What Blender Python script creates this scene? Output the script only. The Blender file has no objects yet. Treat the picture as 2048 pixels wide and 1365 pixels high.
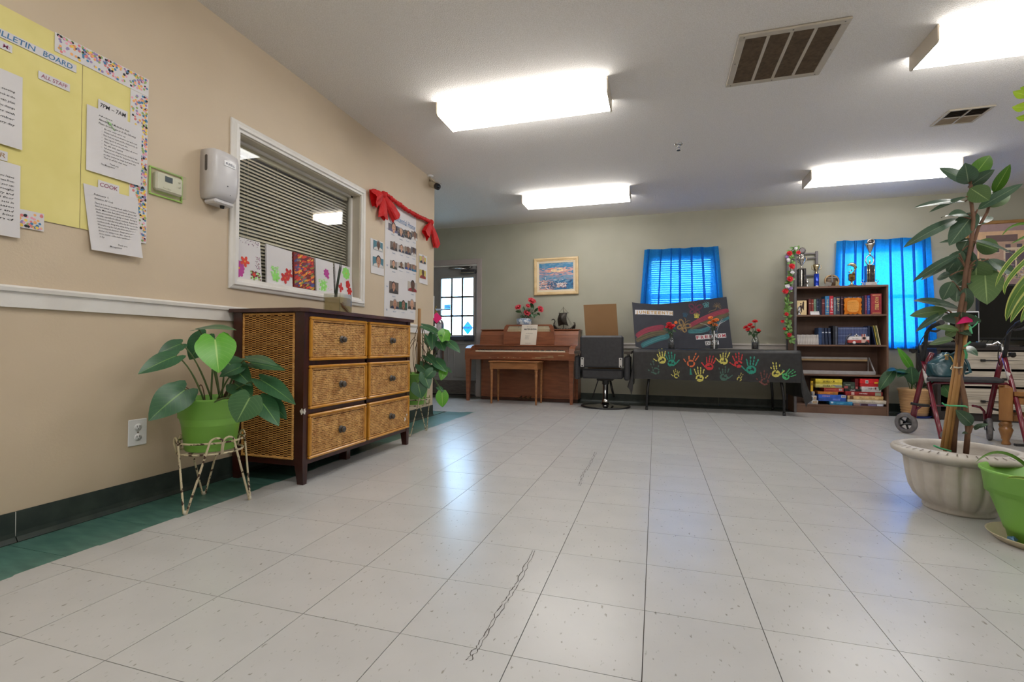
import bpy, bmesh, math, random
from math import sin, cos, pi, radians, sqrt, atan2
from mathutils import Vector as V, Matrix
random.seed(7)
S = bpy.context.scene
COL = S.collection

# ------------------------------------------------------------------ camera
F_PX, YAW, PIT, ROL, CAM_H = 957.07, -0.29133, 0.01223, 0.00768, 0.7511
WL, H, D = -2.3205, 2.5656, 6.7398          # left wall x, ceiling z, far wall y
_f0 = V((sin(YAW), cos(YAW), 0)); _r0 = V((cos(YAW), -sin(YAW), 0)); _u0 = V((0, 0, 1))
C_F = cos(PIT)*_f0 + sin(PIT)*_u0
_u1 = -sin(PIT)*_f0 + cos(PIT)*_u0
C_R = cos(ROL)*_r0 + sin(ROL)*_u1
C_U = -sin(ROL)*_r0 + cos(ROL)*_u1
C_P = V((0, 0, CAM_H))
cd = bpy.data.cameras.new('camera'); cam = bpy.data.objects.new('camera', cd); COL.objects.link(cam)
cd.sensor_fit = 'HORIZONTAL'; cd.sensor_width = 36; cd.lens = F_PX/2048*36; cd.clip_start = 0.02
cam.matrix_world = Matrix(((C_R.x, C_U.x, -C_F.x, 0), (C_R.y, C_U.y, -C_F.y, 0), (C_R.z, C_U.z, -C_F.z, CAM_H), (0, 0, 0, 1)))
S.camera = cam

# ------------------------------------------------------------------ world, light level
S.view_settings.view_transform = 'Standard'; S.view_settings.look = 'None'
S.view_settings.gamma = 1; S.view_settings.use_curve_mapping = False
S.view_settings.exposure = 0.08
LAMP = 9.2            # strength of the ceiling lamp lenses
w = bpy.data.worlds.new('sky'); S.world = w; w.use_nodes = True
bg = w.node_tree.nodes['Background']; bg.inputs[0].default_value = (0.42, 0.68, 1.0, 1); bg.inputs[1].default_value = 14.0
S.cycles.max_bounces = 10; S.cycles.diffuse_bounces = 5; S.cycles.glossy_bounces = 4; S.cycles.transparent_max_bounces = 16
S.cycles.transmission_bounces = 6; S.cycles.sample_clamp_indirect = 6; S.cycles.use_denoising = True
S.cycles.caustics_reflective = False; S.cycles.caustics_refractive = False

# ------------------------------------------------------------------ measuring helpers (pixel of the 2048x1365 photo -> point on a plane)
def ray(px, py):
    return (C_F*F_PX + C_R*(px-1024) - C_U*(py-682.5))/F_PX
def at(px, py, ax, val):
    d = ray(px, py); t = (val - C_P[ax])/d[ax]; return C_P + d*t
def onx(px, py, x=WL): return at(px, py, 0, x)
def ony(px, py, y=D): return at(px, py, 1, y)
def onz(px, py, z=0.0): return at(px, py, 2, z)

# ------------------------------------------------------------------ materials
def lin(c):
    return tuple(((x/255)/12.92 if x/255 <= .04045 else ((x/255+.055)/1.055)**2.4) for x in c[:3]) + (1,)
MC = {}
def mat(name, c1, c2=None, scale=30, rough=.5, metal=0, bump=0, bscale=None, spec=.5, coat=0, stretch=(1, 1, 1), rnd=0, detail=3, fac=(.35, .65), trans=0):
    """procedural surface: two colours mixed by noise, optional bump, optional variation from object to object"""
    if name in MC: return MC[name]
    m = bpy.data.materials.new(name); MC[name] = m; m.use_nodes = True
    nt = m.node_tree; N = nt.nodes; L = nt.links
    b = N['Principled BSDF']
    tc = N.new('ShaderNodeTexCoord'); mp = N.new('ShaderNodeMapping'); mp.inputs['Scale'].default_value = stretch
    L.new(tc.outputs['Object'], mp.inputs[0])
    no = N.new('ShaderNodeTexNoise'); no.inputs['Scale'].default_value = scale; no.inputs['Detail'].default_value = detail
    L.new(mp.outputs[0], no.inputs['Vector'])
    cr = N.new('ShaderNodeValToRGB'); cr.color_ramp.elements[0].position = fac[0]; cr.color_ramp.elements[1].position = fac[1]
    cr.color_ramp.elements[0].color = lin(c1); cr.color_ramp.elements[1].color = lin(c2 or [min(255, x*1.06) for x in c1])
    L.new(no.outputs['Fac'], cr.inputs[0])
    out = cr.outputs[0]
    if rnd:
        oi = N.new('ShaderNodeObjectInfo'); mr = N.new('ShaderNodeMapRange'); mr.inputs[3].default_value = 1-rnd; mr.inputs[4].default_value = 1+rnd
        L.new(oi.outputs['Random'], mr.inputs[0])
        hs = N.new('ShaderNodeHueSaturation'); L.new(mr.outputs[0], hs.inputs['Value']); L.new(out, hs.inputs['Color']); out = hs.outputs[0]
    L.new(out, b.inputs['Base Color'])
    b.inputs['Roughness'].default_value = rough; b.inputs['Metallic'].default_value = metal
    b.inputs['Specular IOR Level'].default_value = spec; b.inputs['Coat Weight'].default_value = coat; b.inputs['Coat Roughness'].default_value = .15
    if bump:
        n2 = N.new('ShaderNodeTexNoise'); n2.inputs['Scale'].default_value = bscale or scale; n2.inputs['Detail'].default_value = 4
        L.new(mp.outputs[0], n2.inputs['Vector'])
        bp = N.new('ShaderNodeBump'); bp.inputs['Strength'].default_value = bump; bp.inputs['Distance'].default_value = .01
        L.new(n2.outputs['Fac'], bp.inputs['Height']); L.new(bp.outputs[0], b.inputs['Normal'])
    if trans:
        tr = N.new('ShaderNodeBsdfTranslucent'); L.new(out, tr.inputs[0]); mx = N.new('ShaderNodeMixShader'); mx.inputs[0].default_value = trans
        L.new(b.outputs[0], mx.inputs[1]); L.new(tr.outputs[0], mx.inputs[2]); L.new(mx.outputs[0], N['Material Output'].inputs[0])
    return m
def glass(name, tint=(1, 1, 1), refl=.06, rough=.0):
    if name in MC: return MC[name]
    m = bpy.data.materials.new(name); MC[name] = m; m.use_nodes = True; nt = m.node_tree; N = nt.nodes; L = nt.links
    N.remove(N['Principled BSDF'])
    t = N.new('ShaderNodeBsdfTransparent'); t.inputs[0].default_value = (*tint, 1)
    g = N.new('ShaderNodeBsdfGlossy'); g.inputs['Roughness'].default_value = rough
    fr = N.new('ShaderNodeLayerWeight'); fr.inputs[0].default_value = .5; pw = N.new('ShaderNodeMath'); pw.operation = 'POWER'; pw.inputs[1].default_value = 4; L.new(fr.outputs['Facing'], pw.inputs[0])
    mr = N.new('ShaderNodeMapRange'); mr.inputs[3].default_value = refl; mr.inputs[4].default_value = .8; L.new(pw.outputs[0], mr.inputs[0])
    mx = N.new('ShaderNodeMixShader'); L.new(mr.outputs[0], mx.inputs[0]); L.new(t.outputs[0], mx.inputs[1]); L.new(g.outputs[0], mx.inputs[2])
    L.new(mx.outputs[0], N['Material Output'].inputs[0])
    return m
def emit(name, col, strength):
    if name in MC: return MC[name]
    m = bpy.data.materials.new(name); MC[name] = m; m.use_nodes = True; b = m.node_tree.nodes['Principled BSDF']
    b.inputs['Base Color'].default_value = lin(col); b.inputs['Emission Color'].default_value = lin(col); b.inputs['Emission Strength'].default_value = strength
    return m
def leafmat(name, c1, c2, vein, rough=.35, stripe=None, rnd=.15, trans=.12):
    """leaf: UV.x along the midrib, UV.y across; midrib and side veins lighter"""
    if name in MC: return MC[name]
    m = bpy.data.materials.new(name); MC[name] = m; m.use_nodes = True; nt = m.node_tree; N = nt.nodes; L = nt.links
    b = N['Principled BSDF']; b.inputs['Roughness'].default_value = rough
    uv = N.new('ShaderNodeUVMap'); sp = N.new('ShaderNodeSeparateXYZ'); L.new(uv.outputs[0], sp.inputs[0])
    def mth(op, a, c=None, d=None):
        n = N.new('ShaderNodeMath'); n.operation = op
        for i, q in enumerate((a, c, d)):
            if q is None: continue
            if isinstance(q, (int, float)): n.inputs[i].default_value = q
            else: L.new(q, n.inputs[i])
        return n.outputs[0]
    av = mth('ABSOLUTE', mth('SUBTRACT', sp.outputs[1], .5))
    mid = mth('LESS_THAN', av, .022)
    side = mth('LESS_THAN', mth('FRACT', mth('MULTIPLY', mth('SUBTRACT', sp.outputs[0], mth('MULTIPLY', av, .55)), 9)), .08)
    no = N.new('ShaderNodeTexNoise'); no.inputs['Scale'].default_value = 18
    tc = N.new('ShaderNodeTexCoord'); L.new(tc.outputs['Object'], no.inputs['Vector'])
    m1 = N.new('ShaderNodeMix'); m1.data_type = 'RGBA'; m1.inputs[6].default_value = lin(c1); m1.inputs[7].default_value = lin(c2); L.new(no.outputs['Fac'], m1.inputs[0])
    m2 = N.new('ShaderNodeMix'); m2.data_type = 'RGBA'; L.new(m1.outputs[2], m2.inputs[6]); m2.inputs[7].default_value = lin(vein)
    L.new(mth('MAXIMUM', mth('MULTIPLY', mid, .8), mth('MULTIPLY', side, .18)), m2.inputs[0]); out = m2.outputs[2]
    if stripe:
        m3 = N.new('ShaderNodeMix'); m3.data_type = 'RGBA'; L.new(out, m3.inputs[6]); m3.inputs[7].default_value = lin(stripe)
        L.new(mth('GREATER_THAN', av, .36), m3.inputs[0]); out = m3.outputs[2]
    oi = N.new('ShaderNodeObjectInfo'); mr = N.new('ShaderNodeMapRange'); mr.inputs[3].default_value = 1-rnd; mr.inputs[4].default_value = 1+rnd
    L.new(oi.outputs['Random'], mr.inputs[0]); hs = N.new('ShaderNodeHueSaturation'); L.new(mr.outputs[0], hs.inputs['Value']); L.new(out, hs.inputs['Color'])
    L.new(hs.outputs[0], b.inputs['Base Color'])
    tr = N.new('ShaderNodeBsdfTranslucent'); L.new(hs.outputs[0], tr.inputs[0]); mx = N.new('ShaderNodeMixShader'); mx.inputs[0].default_value = trans
    L.new(b.outputs[0], mx.inputs[1]); L.new(tr.outputs[0], mx.inputs[2]); L.new(mx.outputs[0], N['Material Output'].inputs[0])
    return m

# ------------------------------------------------------------------ text
_tc = {}
def glyphs(s, bold=0.0, res=2, shear=0.0):
    k = (s, bold, res, shear)
    if k not in _tc:
        c = bpy.data.curves.new('lettering_curve', 'FONT'); c.body = s; c.resolution_u = res; c.offset = bold; c.shear = shear; c.fill_mode = 'FRONT'
        o = bpy.data.objects.new('lettering_curve', c)
        me = bpy.data.meshes.new_from_object(o)
        vs = [tuple(v.co) for v in me.vertices]; fs = [tuple(p.vertices) for p in me.polygons]
        bpy.data.objects.remove(o); bpy.data.curves.remove(c); bpy.data.meshes.remove(me)
        xs = [v[0] for v in vs] or [0, 1]; ys = [v[1] for v in vs] or [0, 1]
        _tc[k] = (vs, fs, min(xs), max(xs), min(ys), max(ys))
    return _tc[k]

# ------------------------------------------------------------------ mesh builder
class B:
    def __init__(s): s.v = []; s.f = []; s.m = []; s.s = []; s.uv = {}
    def add(s, vs, fs, mi=0, sm=False):
        o = len(s.v); s.v += [V(p) for p in vs]; s.f += [tuple(i+o for i in f) for f in fs]
        s.m += [mi]*len(fs); s.s += [sm]*len(fs); return o
    def box(s, x0, x1, y0, y1, z0, z1, mi=0, bev=0, T=None):
        x0, x1 = min(x0, x1), max(x0, x1); y0, y1 = min(y0, y1), max(y0, y1); z0, z1 = min(z0, z1), max(z0, z1)
        if bev <= 0:
            vs = [(x, y, z) for x in (x0, x1) for y in (y0, y1) for z in (z0, z1)]
            fs = [(0, 1, 3, 2), (4, 6, 7, 5), (0, 4, 5, 1), (2, 3, 7, 6), (0, 2, 6, 4), (1, 5, 7, 3)]
        else:
            e = min(bev, (x1-x0)*.49, (y1-y0)*.49, (z1-z0)*.49); vs = []; ix = {}
            for a in (0, 1):
                for b in (0, 1):
                    for c in (0, 1):
                        P = ((x0, x1)[a], (y0, y1)[b], (z0, z1)[c]); sg = (1-2*a, 1-2*b, 1-2*c)
                        for k in range(3):
                            q = [P[j]+(0 if j == k else sg[j]*e) for j in range(3)]; ix[a, b, c, k] = len(vs); vs.append(q)
            fs = []
            for k in range(3):
                i, j = [(1, 2), (2, 0), (0, 1)][k]
                for d in (0, 1):
                    def K(p, q):
                        t = [0, 0, 0]; t[k] = d; t[i] = p; t[j] = q; return ix[t[0], t[1], t[2], k]
                    r = [K(0, 0), K(1, 0), K(1, 1), K(0, 1)]; fs.append(tuple(r if d else r[::-1]))
            for k in range(3):
                i, j = [(1, 2), (2, 0), (0, 1)][k]
                for p in (0, 1):
                    for q in (0, 1):
                        def K(d, ax):
                            t = [0, 0, 0]; t[k] = d; t[i] = p; t[j] = q; return ix[t[0], t[1], t[2], ax]
                        r = [K(0, i), K(1, i), K(1, j), K(0, j)]; fs.append(tuple(r if p == q else r[::-1]))
            for a in (0, 1):
                for b in (0, 1):
                    for c in (0, 1):
                        r = [ix[a, b, c, 0], ix[a, b, c, 1], ix[a, b, c, 2]]; fs.append(tuple(r if (a+b+c) % 2 else r[::-1]))
        if T is not None: vs = [T @ V(p) for p in vs]
        s.add(vs, fs, mi); return s
    def poly(s, pts, mi=0): s.add(pts, [tuple(range(len(pts)))], mi); return s
    def prism(s, pts, ext, mi=0):
        """pts: outline of 3-D points, ext: extrusion vector"""
        n = len(pts); e = V(ext); vs = [V(p) for p in pts]+[V(p)+e for p in pts]
        fs = [tuple(range(n))[::-1], tuple(range(n, 2*n))]+[(i, (i+1) % n, n+(i+1) % n, n+i) for i in range(n)]
        s.add(vs, fs, mi); return s
    def tube(s, path, r, n=8, mi=0, cap=True, closed=False, sm=True):
        P = [V(p) for p in path]; R = r if isinstance(r, (list, tuple)) else [r]*len(P); k = len(P); vs = []; prev = None
        for i in range(k):
            a = P[i-1] if (i or closed) else P[i]; b = P[(i+1) % k] if (i < k-1 or closed) else P[i]
            t = (b-a).normalized() if (b-a).length > 1e-9 else V((0, 0, 1))
            if prev is None:
                u = t.orthogonal().normalized()
            else:
                u = prev-t*prev.dot(t); u = u.normalized() if u.length > 1e-6 else t.orthogonal().normalized()
            prev = u; w_ = t.cross(u)
            vs += [P[i]+(u*cos(2*pi*j/n)+w_*sin(2*pi*j/n))*R[i] for j in range(n)]
        fs = []
        for i in range(k if closed else k-1):
            for j in range(n):
                i2 = (i+1) % k; fs.append((i*n+j, i*n+(j+1) % n, i2*n+(j+1) % n, i2*n+j))
        s.add(vs, fs, mi, sm)
        if cap and not closed:
            o = len(s.v)-k*n; s.f += [tuple(o+j for j in range(n))[::-1], tuple(o+(k-1)*n+j for j in range(n))]; s.m += [mi]*2; s.s += [False]*2
        return s
    def lathe(s, prof, c=(0, 0, 0), n=24, mi=0, sm=True, ax=None, mod=None):
        """prof: (radius, height) pairs turned about the z axis (or ax) through c; mod(angle, i) scales the radius"""
        c = V(c); vs = []; k = len(prof)
        Q = V((0, 0, 1)).rotation_difference(V(ax)).to_matrix() if ax is not None else Matrix.Identity(3)
        for i, (r, z) in enumerate(prof):
            for j in range(n):
                a = 2*pi*j/n; q = max(r, 1e-5)*(mod(a, i) if mod else 1); vs.append(c+Q @ V((q*cos(a), q*sin(a), z)))
        fs = [(i*n+j, i*n+(j+1) % n, (i+1)*n+(j+1) % n, (i+1)*n+j) for i in range(k-1) for j in range(n)]
        s.add(vs, fs, mi, sm); return s
    def ball(s, c, r, n=10, mi=0, T=None):
        r = r if isinstance(r, (tuple, list)) else (r, r, r); c = V(c); m = max(4, n//2+1); vs = []
        for i in range(m+1):
            th = pi*i/m
            for j in range(n):
                a = 2*pi*j/n; q = V((r[0]*sin(th)*cos(a), r[1]*sin(th)*sin(a), r[2]*cos(th))); vs.append(c+(T @ q if T is not None else q))
        fs = [(i*n+j, (i+1)*n+j, (i+1)*n+(j+1) % n, i*n+(j+1) % n) for i in range(m) for j in range(n)]
        s.add(vs, fs, mi, True); return s
    def disc(s, c, u, v, r1, r2=None, n=12, mi=0):
        c, u, v = V(c), V(u).normalized(), V(v).normalized(); r2 = r2 or r1
        s.add([c+u*cos(2*pi*j/n)*r1+v*sin(2*pi*j/n)*r2 for j in range(n)], [tuple(range(n))], mi); return s
    def text(s, t, o, u, v, h, mi=0, bold=0, align='L', res=2, shear=0, width=None):
        """h: height of the capitals' box; u, v: writing and up directions"""
        vs, fs, x0, x1, y0, y1 = glyphs(t, bold, res, shear); k = h/.70; kx = k if width is None else width/max(1e-6, (x1-x0))
        off = {'L': x0, 'C': (x0+x1)/2, 'R': x1}[align]; o, u, v = V(o), V(u).normalized(), V(v).normalized()
        s.add([o+u*((p[0]-off)*kx)+v*(p[1]*k) for p in vs], fs, mi); return s
    def leaf(s, base, tip, wid, nrm, kind='oval', curl=.1, fold=.15, n=9, mi=0):
        """one leaf blade from base to tip; nrm: rough facing direction; curl bends the tip down along -nrm, fold lifts both halves"""
        b, t = V(base), V(tip); d = t-b; Ln = d.length; d.normalize(); nn = V(nrm)-d*V(nrm).dot(d)
        nn = nn.normalized() if nn.length > 1e-4 else d.orthogonal().normalized(); w_ = d.cross(nn); vs = []; uv = []
        ac = (-1, -.82, -.58, -.28, 0, .28, .58, .82, 1) if kind == 'heart' else (-1, -.6, -.25, 0, .25, .6, 1)
        for i in range(n+1):
            u = i/n
            if kind == 'heart': hw = (sin(pi*min(1, (u*.80+.20))**.85)**.8 if u < 1 else 0)*(1.04-.10*u)
            elif kind == 'strap': hw = min(1, u*5+.25)*(1-u**2.2)**.8 if u < 1 else 0
            else: hw = sin(pi*u**.85)**.72 if 0 < u < 1 else 0
            hw = max(hw, .015)*wid/2
            for a in ac:
                back = .20*Ln*(sin(pi*abs(a)**1.1)**.8 if 0 < abs(a) < 1 else 0)*(1-u)**4 if kind == 'heart' else 0
                z = -curl*Ln*(u-.25)**2*1.4 + fold*abs(a)*hw
                vs.append(b+d*(u*Ln-back)+w_*(a*hw)+nn*z); uv.append((u, .5+a/2))
        m = len(ac); fs = [(i*m+j, (i+1)*m+j, (i+1)*m+j+1, i*m+j+1) for i in range(n) for j in range(m-1)]
        o = s.add(vs, fs, mi, True)
        for i, q in enumerate(uv): s.uv[o+i] = q
        return s
    def mesh(s, name, mats, M=None):
        me = bpy.data.meshes.new(name); Mi = M.inverted() if M is not None else None
        me.from_pydata([tuple(Mi @ p) if Mi is not None else tuple(p) for p in s.v], [], s.f)
        for m in (mats if isinstance(mats, (list, tuple)) else [mats]): me.materials.append(m)
        me.polygons.foreach_set('material_index', s.m); me.polygons.foreach_set('use_smooth', s.s)
        if s.uv:
            ul = me.uv_layers.new(name='UVMap'); d = [0.0]*(2*len(me.loops))
            for i, lp in enumerate(me.loops):
                q = s.uv.get(lp.vertex_index, (0, .5)); d[2*i] = q[0]; d[2*i+1] = q[1]
            ul.data.foreach_set('uv', d)
        me.update(); return me
    def obj(s, name, mats, parent=None):
        """ONE mesh object built in world coordinates; under a parent the coordinates become local to it"""
        M = WM.get(parent) if parent is not None else None
        o = bpy.data.objects.new(name, s.mesh(name, mats, M)); COL.objects.link(o)
        if parent is not None: o.parent = parent; WM[o] = M
        else: WM[o] = Matrix.Identity(4)
        return o
WM = {}      # world matrix of every object made here
def thing(name, label, cat, loc=(0, 0, 0), rz=0, group=None):
    """an Empty at the thing's base that parents its parts"""
    o = bpy.data.objects.new(name, None); o.empty_display_size = .05; COL.objects.link(o)
    o.location = loc; o.rotation_euler = (0, 0, rz); o['label'] = label; o['category'] = cat
    if group: o['group'] = group
    WM[o] = Matrix.Translation(V(loc)) @ Matrix.Rotation(rz, 4, 'Z'); return o
def tag(o, label, cat, group=None):
    o['label'] = label; o['category'] = cat
    if group: o['group'] = group
    return o
def own(o, loc):
    """move a one-mesh thing's origin to its base without moving the mesh"""
    loc = V(loc); o.data.transform(Matrix.Translation(-loc)); o.location = loc; WM[o] = Matrix.Translation(loc); return o
def struct(o): o['kind'] = 'structure'; return o
def copyobj(o, parent, loc=None):
    c = o.copy(); COL.objects.link(c); c.parent = parent
    if loc is not None: c.location = loc
    return c
X3, Y3, Z3 = V((1, 0, 0)), V((0, 1, 0)), V((0, 0, 1))
def lerp(a, b, t): return V(a)*(1-t)+V(b)*t
def bez(a, b, c, n=8):
    a, b, c = V(a), V(b), V(c); return [a*(1-t)**2+b*2*t*(1-t)+c*t*t for t in [i/n for i in range(n+1)]]
# ================================================================== SETTING
T = 0.3048; TX0, TY0 = -0.3315, 1.1244; BX = -1.9864        # floor tile grid, edge of the dark border
XR, YB, XA = 6.6, -3.6, -4.3                                   # right wall, back wall, alcove wall beyond the corner
YC = 4.745                                                     # where the left wall ends
m_wallL = mat('tan_wall_paint', (203, 185, 159), (207, 189, 163), 3, rough=.55, bump=.06, bscale=120)
m_wallF = mat('sage_wall_paint', (166, 164, 147), (171, 169, 152), 3, rough=.6, bump=.06, bscale=120)
m_ceil = mat('stippled_ceiling', (232, 227, 220), (246, 242, 238), 170, rough=.95, bump=.75, bscale=150, spec=.1)
m_trim = mat('white_trim_paint', (222, 218, 212), (230, 227, 222), 8, rough=.4)
m_base = mat('dark_cove_base', (38, 48, 45), (54, 64, 58), 14, rough=.45)
m_sub = mat('dark_tile_joint', (58, 53, 47), (70, 63, 56), 20, rough=.9)
m_border = mat('dark_green_vinyl', (66, 108, 99), (88, 132, 121), 9, rough=.28, stretch=(1, 3, 1))
m_fborder = mat('dark_olive_vinyl', (70, 76, 70), (86, 90, 82), 9, rough=.3)

def tile_material():
    m = mat('vinyl_tile', (191, 191, 190), (195, 195, 194), 6, rough=.27, rnd=.022)
    nt = m.node_tree; N = nt.nodes; L = nt.links; b = N['Principled BSDF']
    g = N.new('ShaderNodeNewGeometry'); mp = N.new('ShaderNodeMapping'); mp.inputs['Scale'].default_value = (95, 42, 1); mp.inputs['Rotation'].default_value = (0, 0, .5)
    L.new(g.outputs['Position'], mp.inputs[0])
    vo = N.new('ShaderNodeTexNoise'); vo.inputs['Scale'].default_value = 1; vo.inputs['Detail'].default_value = 2; L.new(mp.outputs[0], vo.inputs['Vector'])
    r = N.new('ShaderNodeValToRGB'); r.color_ramp.elements[0].position = .665; r.color_ramp.elements[1].position = .74; L.new(vo.outputs['Fac'], r.inputs[0])
    src = b.inputs['Base Color'].links[0].from_socket
    mx = N.new('ShaderNodeMix'); mx.data_type = 'RGBA'; L.new(src, mx.inputs[6]); mx.inputs[7].default_value = lin((150, 147, 140)); L.new(r.outputs[0], mx.inputs[0])
    L.new(mx.outputs[2], b.inputs['Base Color'])
    return m
m_tile = tile_material()

# ---- floor: a dark bed, 300 single tiles, the rest joined
fl = struct(B().box(XA-.2, XR+.2, YB-.2, D+.2, -.12, -.0035).obj('floor', m_sub))
tb = B().box(-T/2+.0011, T/2-.0011, -T/2+.0009, T/2-.0009, -.0035, 0)
tmesh = tb.mesh('tile', m_tile)
cells = []
for i in range(-6, 24):
    for j in range(-16, 20):
        xa, xb = TX0+T*i, TX0+T*(i+1); ya, yb = TY0+T*j, TY0+T*(j+1)
        if ya > D-.31 or yb < YB or xa > XR: continue
        if xb < BX+.02: continue
        yb2 = min(yb, D-.31); xa2 = max(xa, BX)
        c = V(((xa+xb)/2, (ya+yb)/2, 0)); d = c-C_P; z = d.dot(C_F)
        vis = z > .3 and abs(d.dot(C_R)/z) < 1.13 and abs(d.dot(C_U)/z) < .78
        cells.append((0 if vis else 1, z, xa2, xb, ya, yb2, xa2 == xa and yb2 == yb))
for i in range(-13, -5):                       # light tile beyond the wall's end, in front of the door
    for j in range(13, 20):
        xa, xb = TX0+T*i, TX0+T*(i+1); ya, yb = TY0+T*j, TY0+T*(j+1)
        ya2, yb2, xb2 = max(ya, YC+.31), min(yb, D-.31), min(xb, BX)
        if yb2-ya2 < .02 or xb2-xa < .02: continue
        d = V(((xa+xb)/2, (ya+yb)/2, 0))-C_P
        cells.append((0, d.dot(C_F), xa, xb2, ya2, yb2, xb2 == xb and ya2 == ya and yb2 == yb))
cells.sort(); rest = B(); n = 0
for vis, z, xa, xb, ya, yb, whole in cells:
    if vis == 0 and n < 300:
        n += 1
        if whole: o = bpy.data.objects.new('tile', tmesh); o.location = ((xa+xb)/2, (ya+yb)/2, 0)
        else:
            w2, h2 = (xb-xa)/2, (yb-ya)/2
            o = bpy.data.objects.new('tile', B().box(-w2+.001, w2-.001, -h2+.001, h2-.001, -.0035, 0).mesh('tile', m_tile)); o.location = ((xa+xb)/2, (ya+yb)/2, 0)
        o.rotation_euler = (random.uniform(-.0008, .0008), random.uniform(-.0008, .0008), 0)
        COL.objects.link(o); o.parent = fl
    else: rest.box(xa+.001, xb-.001, ya+.001, yb-.001, -.0035, 0)
o = rest.obj('tile_field', m_tile, fl); o['kind'] = 'stuff'
for j in range(-16, 13):                        # dark green border along the left wall
    ya, yb = TY0+T*j+.05, TY0+T*(j+1)+.05
    if yb < YB or ya > YC+.3: continue
    o = bpy.data.objects.new('border_tile', tmesh.copy()); o.data.materials[0] = m_border
    o.location = ((BX+WL+.01)/2+.012, (ya+yb)/2, 0); o.scale = (1.06, 1, 1); COL.objects.link(o); o.parent = fl
for i in range(7):                              # and round the corner
    o = bpy.data.objects.new('border_tile', bpy.data.objects['border_tile'].data); o.location = (WL-T*(i+.5), YC+T/2+.002, 0); COL.objects.link(o); o.parent = fl
fb = B()
for i in range(-13, 24): fb.box(TX0+T*i+.001, TX0+T*(i+1)-.001, D-.309, D-.002, -.0035, 0)
fb.obj('far_border', m_fborder, fl)
def crack(pts, name='crack'):
    b = B(); rr = random.Random(3)
    for k in range(2):
        P = []
        for a, c in zip(pts, pts[1:]):
            for t in range(11): P.append(lerp(onz(*a), onz(*c), t/11)+V((rr.uniform(-.004, .004)+k*.010, 0, .0006)))
        for a, c in zip(P, P[1:]):
            wd = V((rr.uniform(.0004, .0013), 0, 0)); b.poly([a-wd, a+wd, c+wd, c-wd])
    return b.obj(name, m_sub, fl)
crack([(1066, 1102), (1030, 1170), (1003, 1210), (955, 1290), (930, 1325)])
crack([(1190, 905), (1178, 930), (1165, 948), (1155, 975)])

# ---- walls and ceiling
struct(B().box(XA-.2, XR+.2, YB-.2, D+.2, H, H+.12).obj('ceiling', m_ceil))
OY0, OY1, OZ0, OZ1 = 2.19, 3.385, 1.135, 1.985           # office window opening
b = B(); x0, x1 = WL-.14, WL
b.box(x0, x1, YB, OY0, 0, H); b.box(x0, x1, OY1, YC, 0, H); b.box(x0, x1, OY0, OY1, 0, OZ0); b.box(x0, x1, OY0, OY1, OZ1, H)
struct(b.obj('wall_left', m_wallL))
W1 = (-.10, .74, .93, 1.98); W2 = (2.14, 3.03, .80, 1.98); DR = (-3.43, -2.575, 0, 1.995)
def holes(xs, zs, hl, y0, y1, name, m):
    b = B()
    for xa, xb in zip(xs, xs[1:]):
        for za, zb in zip(zs, zs[1:]):
            cx, cz = (xa+xb)/2, (za+zb)/2
            if any(h[0] < cx < h[1] and h[2] < cz < h[3] for h in hl): continue
            b.box(xa, xb, y0, y1, za, zb)
    return struct(b.obj(name, m))
xs = sorted({XA-.2, XR+.2, W1[0], W1[1], W2[0], W2[1], DR[0], DR[1]}); zs = sorted({0, .80, .93, 1.98, 1.995, H})
holes(xs, zs, [W1, W2, DR], D, D+.15, 'wall_far', m_wallF)
struct(B().box(XR, XR+.15, YB, D, 0, H).obj('wall_right', m_wallF))
struct(B().box(XA, XR, YB-.15, YB, 0, H).obj('wall_back', m_wallL))
struct(B().box(XA-.15, XA, YB, D, 0, H).obj('wall_alcove', m_wallF))
struct(B().box(XA, WL-.14, YC-.14, YC, 0, H).obj('wall_return', m_wallL))
m_office = mat('office_green_paint', (74, 112, 94), (84, 122, 104), 5, rough=.7)
struct(B().box(-3.9, -3.8, .4, YC-.14, 0, H).obj('wall_office', m_office))
struct(B().box(-3.8, WL-.14, .3, .4, 0, H).obj('wall_office_side', m_office))

# ---- baseboards
def cove(path_y0, path_y1, name):
    """vinyl cove base along the left wall in lengths with open seams"""
    root = struct(B().box(WL, WL+.004, path_y0, path_y1, .002, .112).obj(name, m_base)); y = path_y0
    seams = [y for y in (1.203-1.22*3, 1.203-1.22*2, 1.203-1.22, 1.203, 2.42, 3.64) if path_y0 < y < path_y1]+[path_y1]; y = path_y0
    for s_ in seams:
        prof = [(WL+.003, .001), (WL+.020, .001), (WL+.018, .005), (WL+.010, .018), (WL+.008, .035), (WL+.007, .114), (WL+.003, .114)]
        B().prism([(p[0], y+.0015, p[1]) for p in prof], (0, s_-y-.003, 0)).obj('base_strip', m_base, root); y = s_
    B().box(WL+.0041, WL+.0062, 1.2015, 1.2045, .02, .112).obj('seam', m_trim, root)
cove(YB, YC, 'baseboard_left')
b = B()
prof = [(D-.003, .001), (D-.020, .001), (D-.018, .005), (D-.010, .018), (D-.008, .035), (D-.007, .114), (D-.003, .114)]
for xa, xb in ((DR[1]+.1, -1.1), (-1.1, .79), (.79, 2.0), (2.0, 3.2), (3.2, 4.4), (4.4, XR)):
    b.prism([(xa+.002, p[0], p[1]) for p in prof], (xb-xa-.004, 0, 0))
struct(b.obj('baseboard_far', m_base))
b = B(); b.prism([(x, YC+.003, z) for x, z in ((WL-.003, .001), (WL-.003, .114), (XA, .114), (XA, .001))], (0, .008, 0)); struct(b.obj('baseboard_return', m_base))

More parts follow.
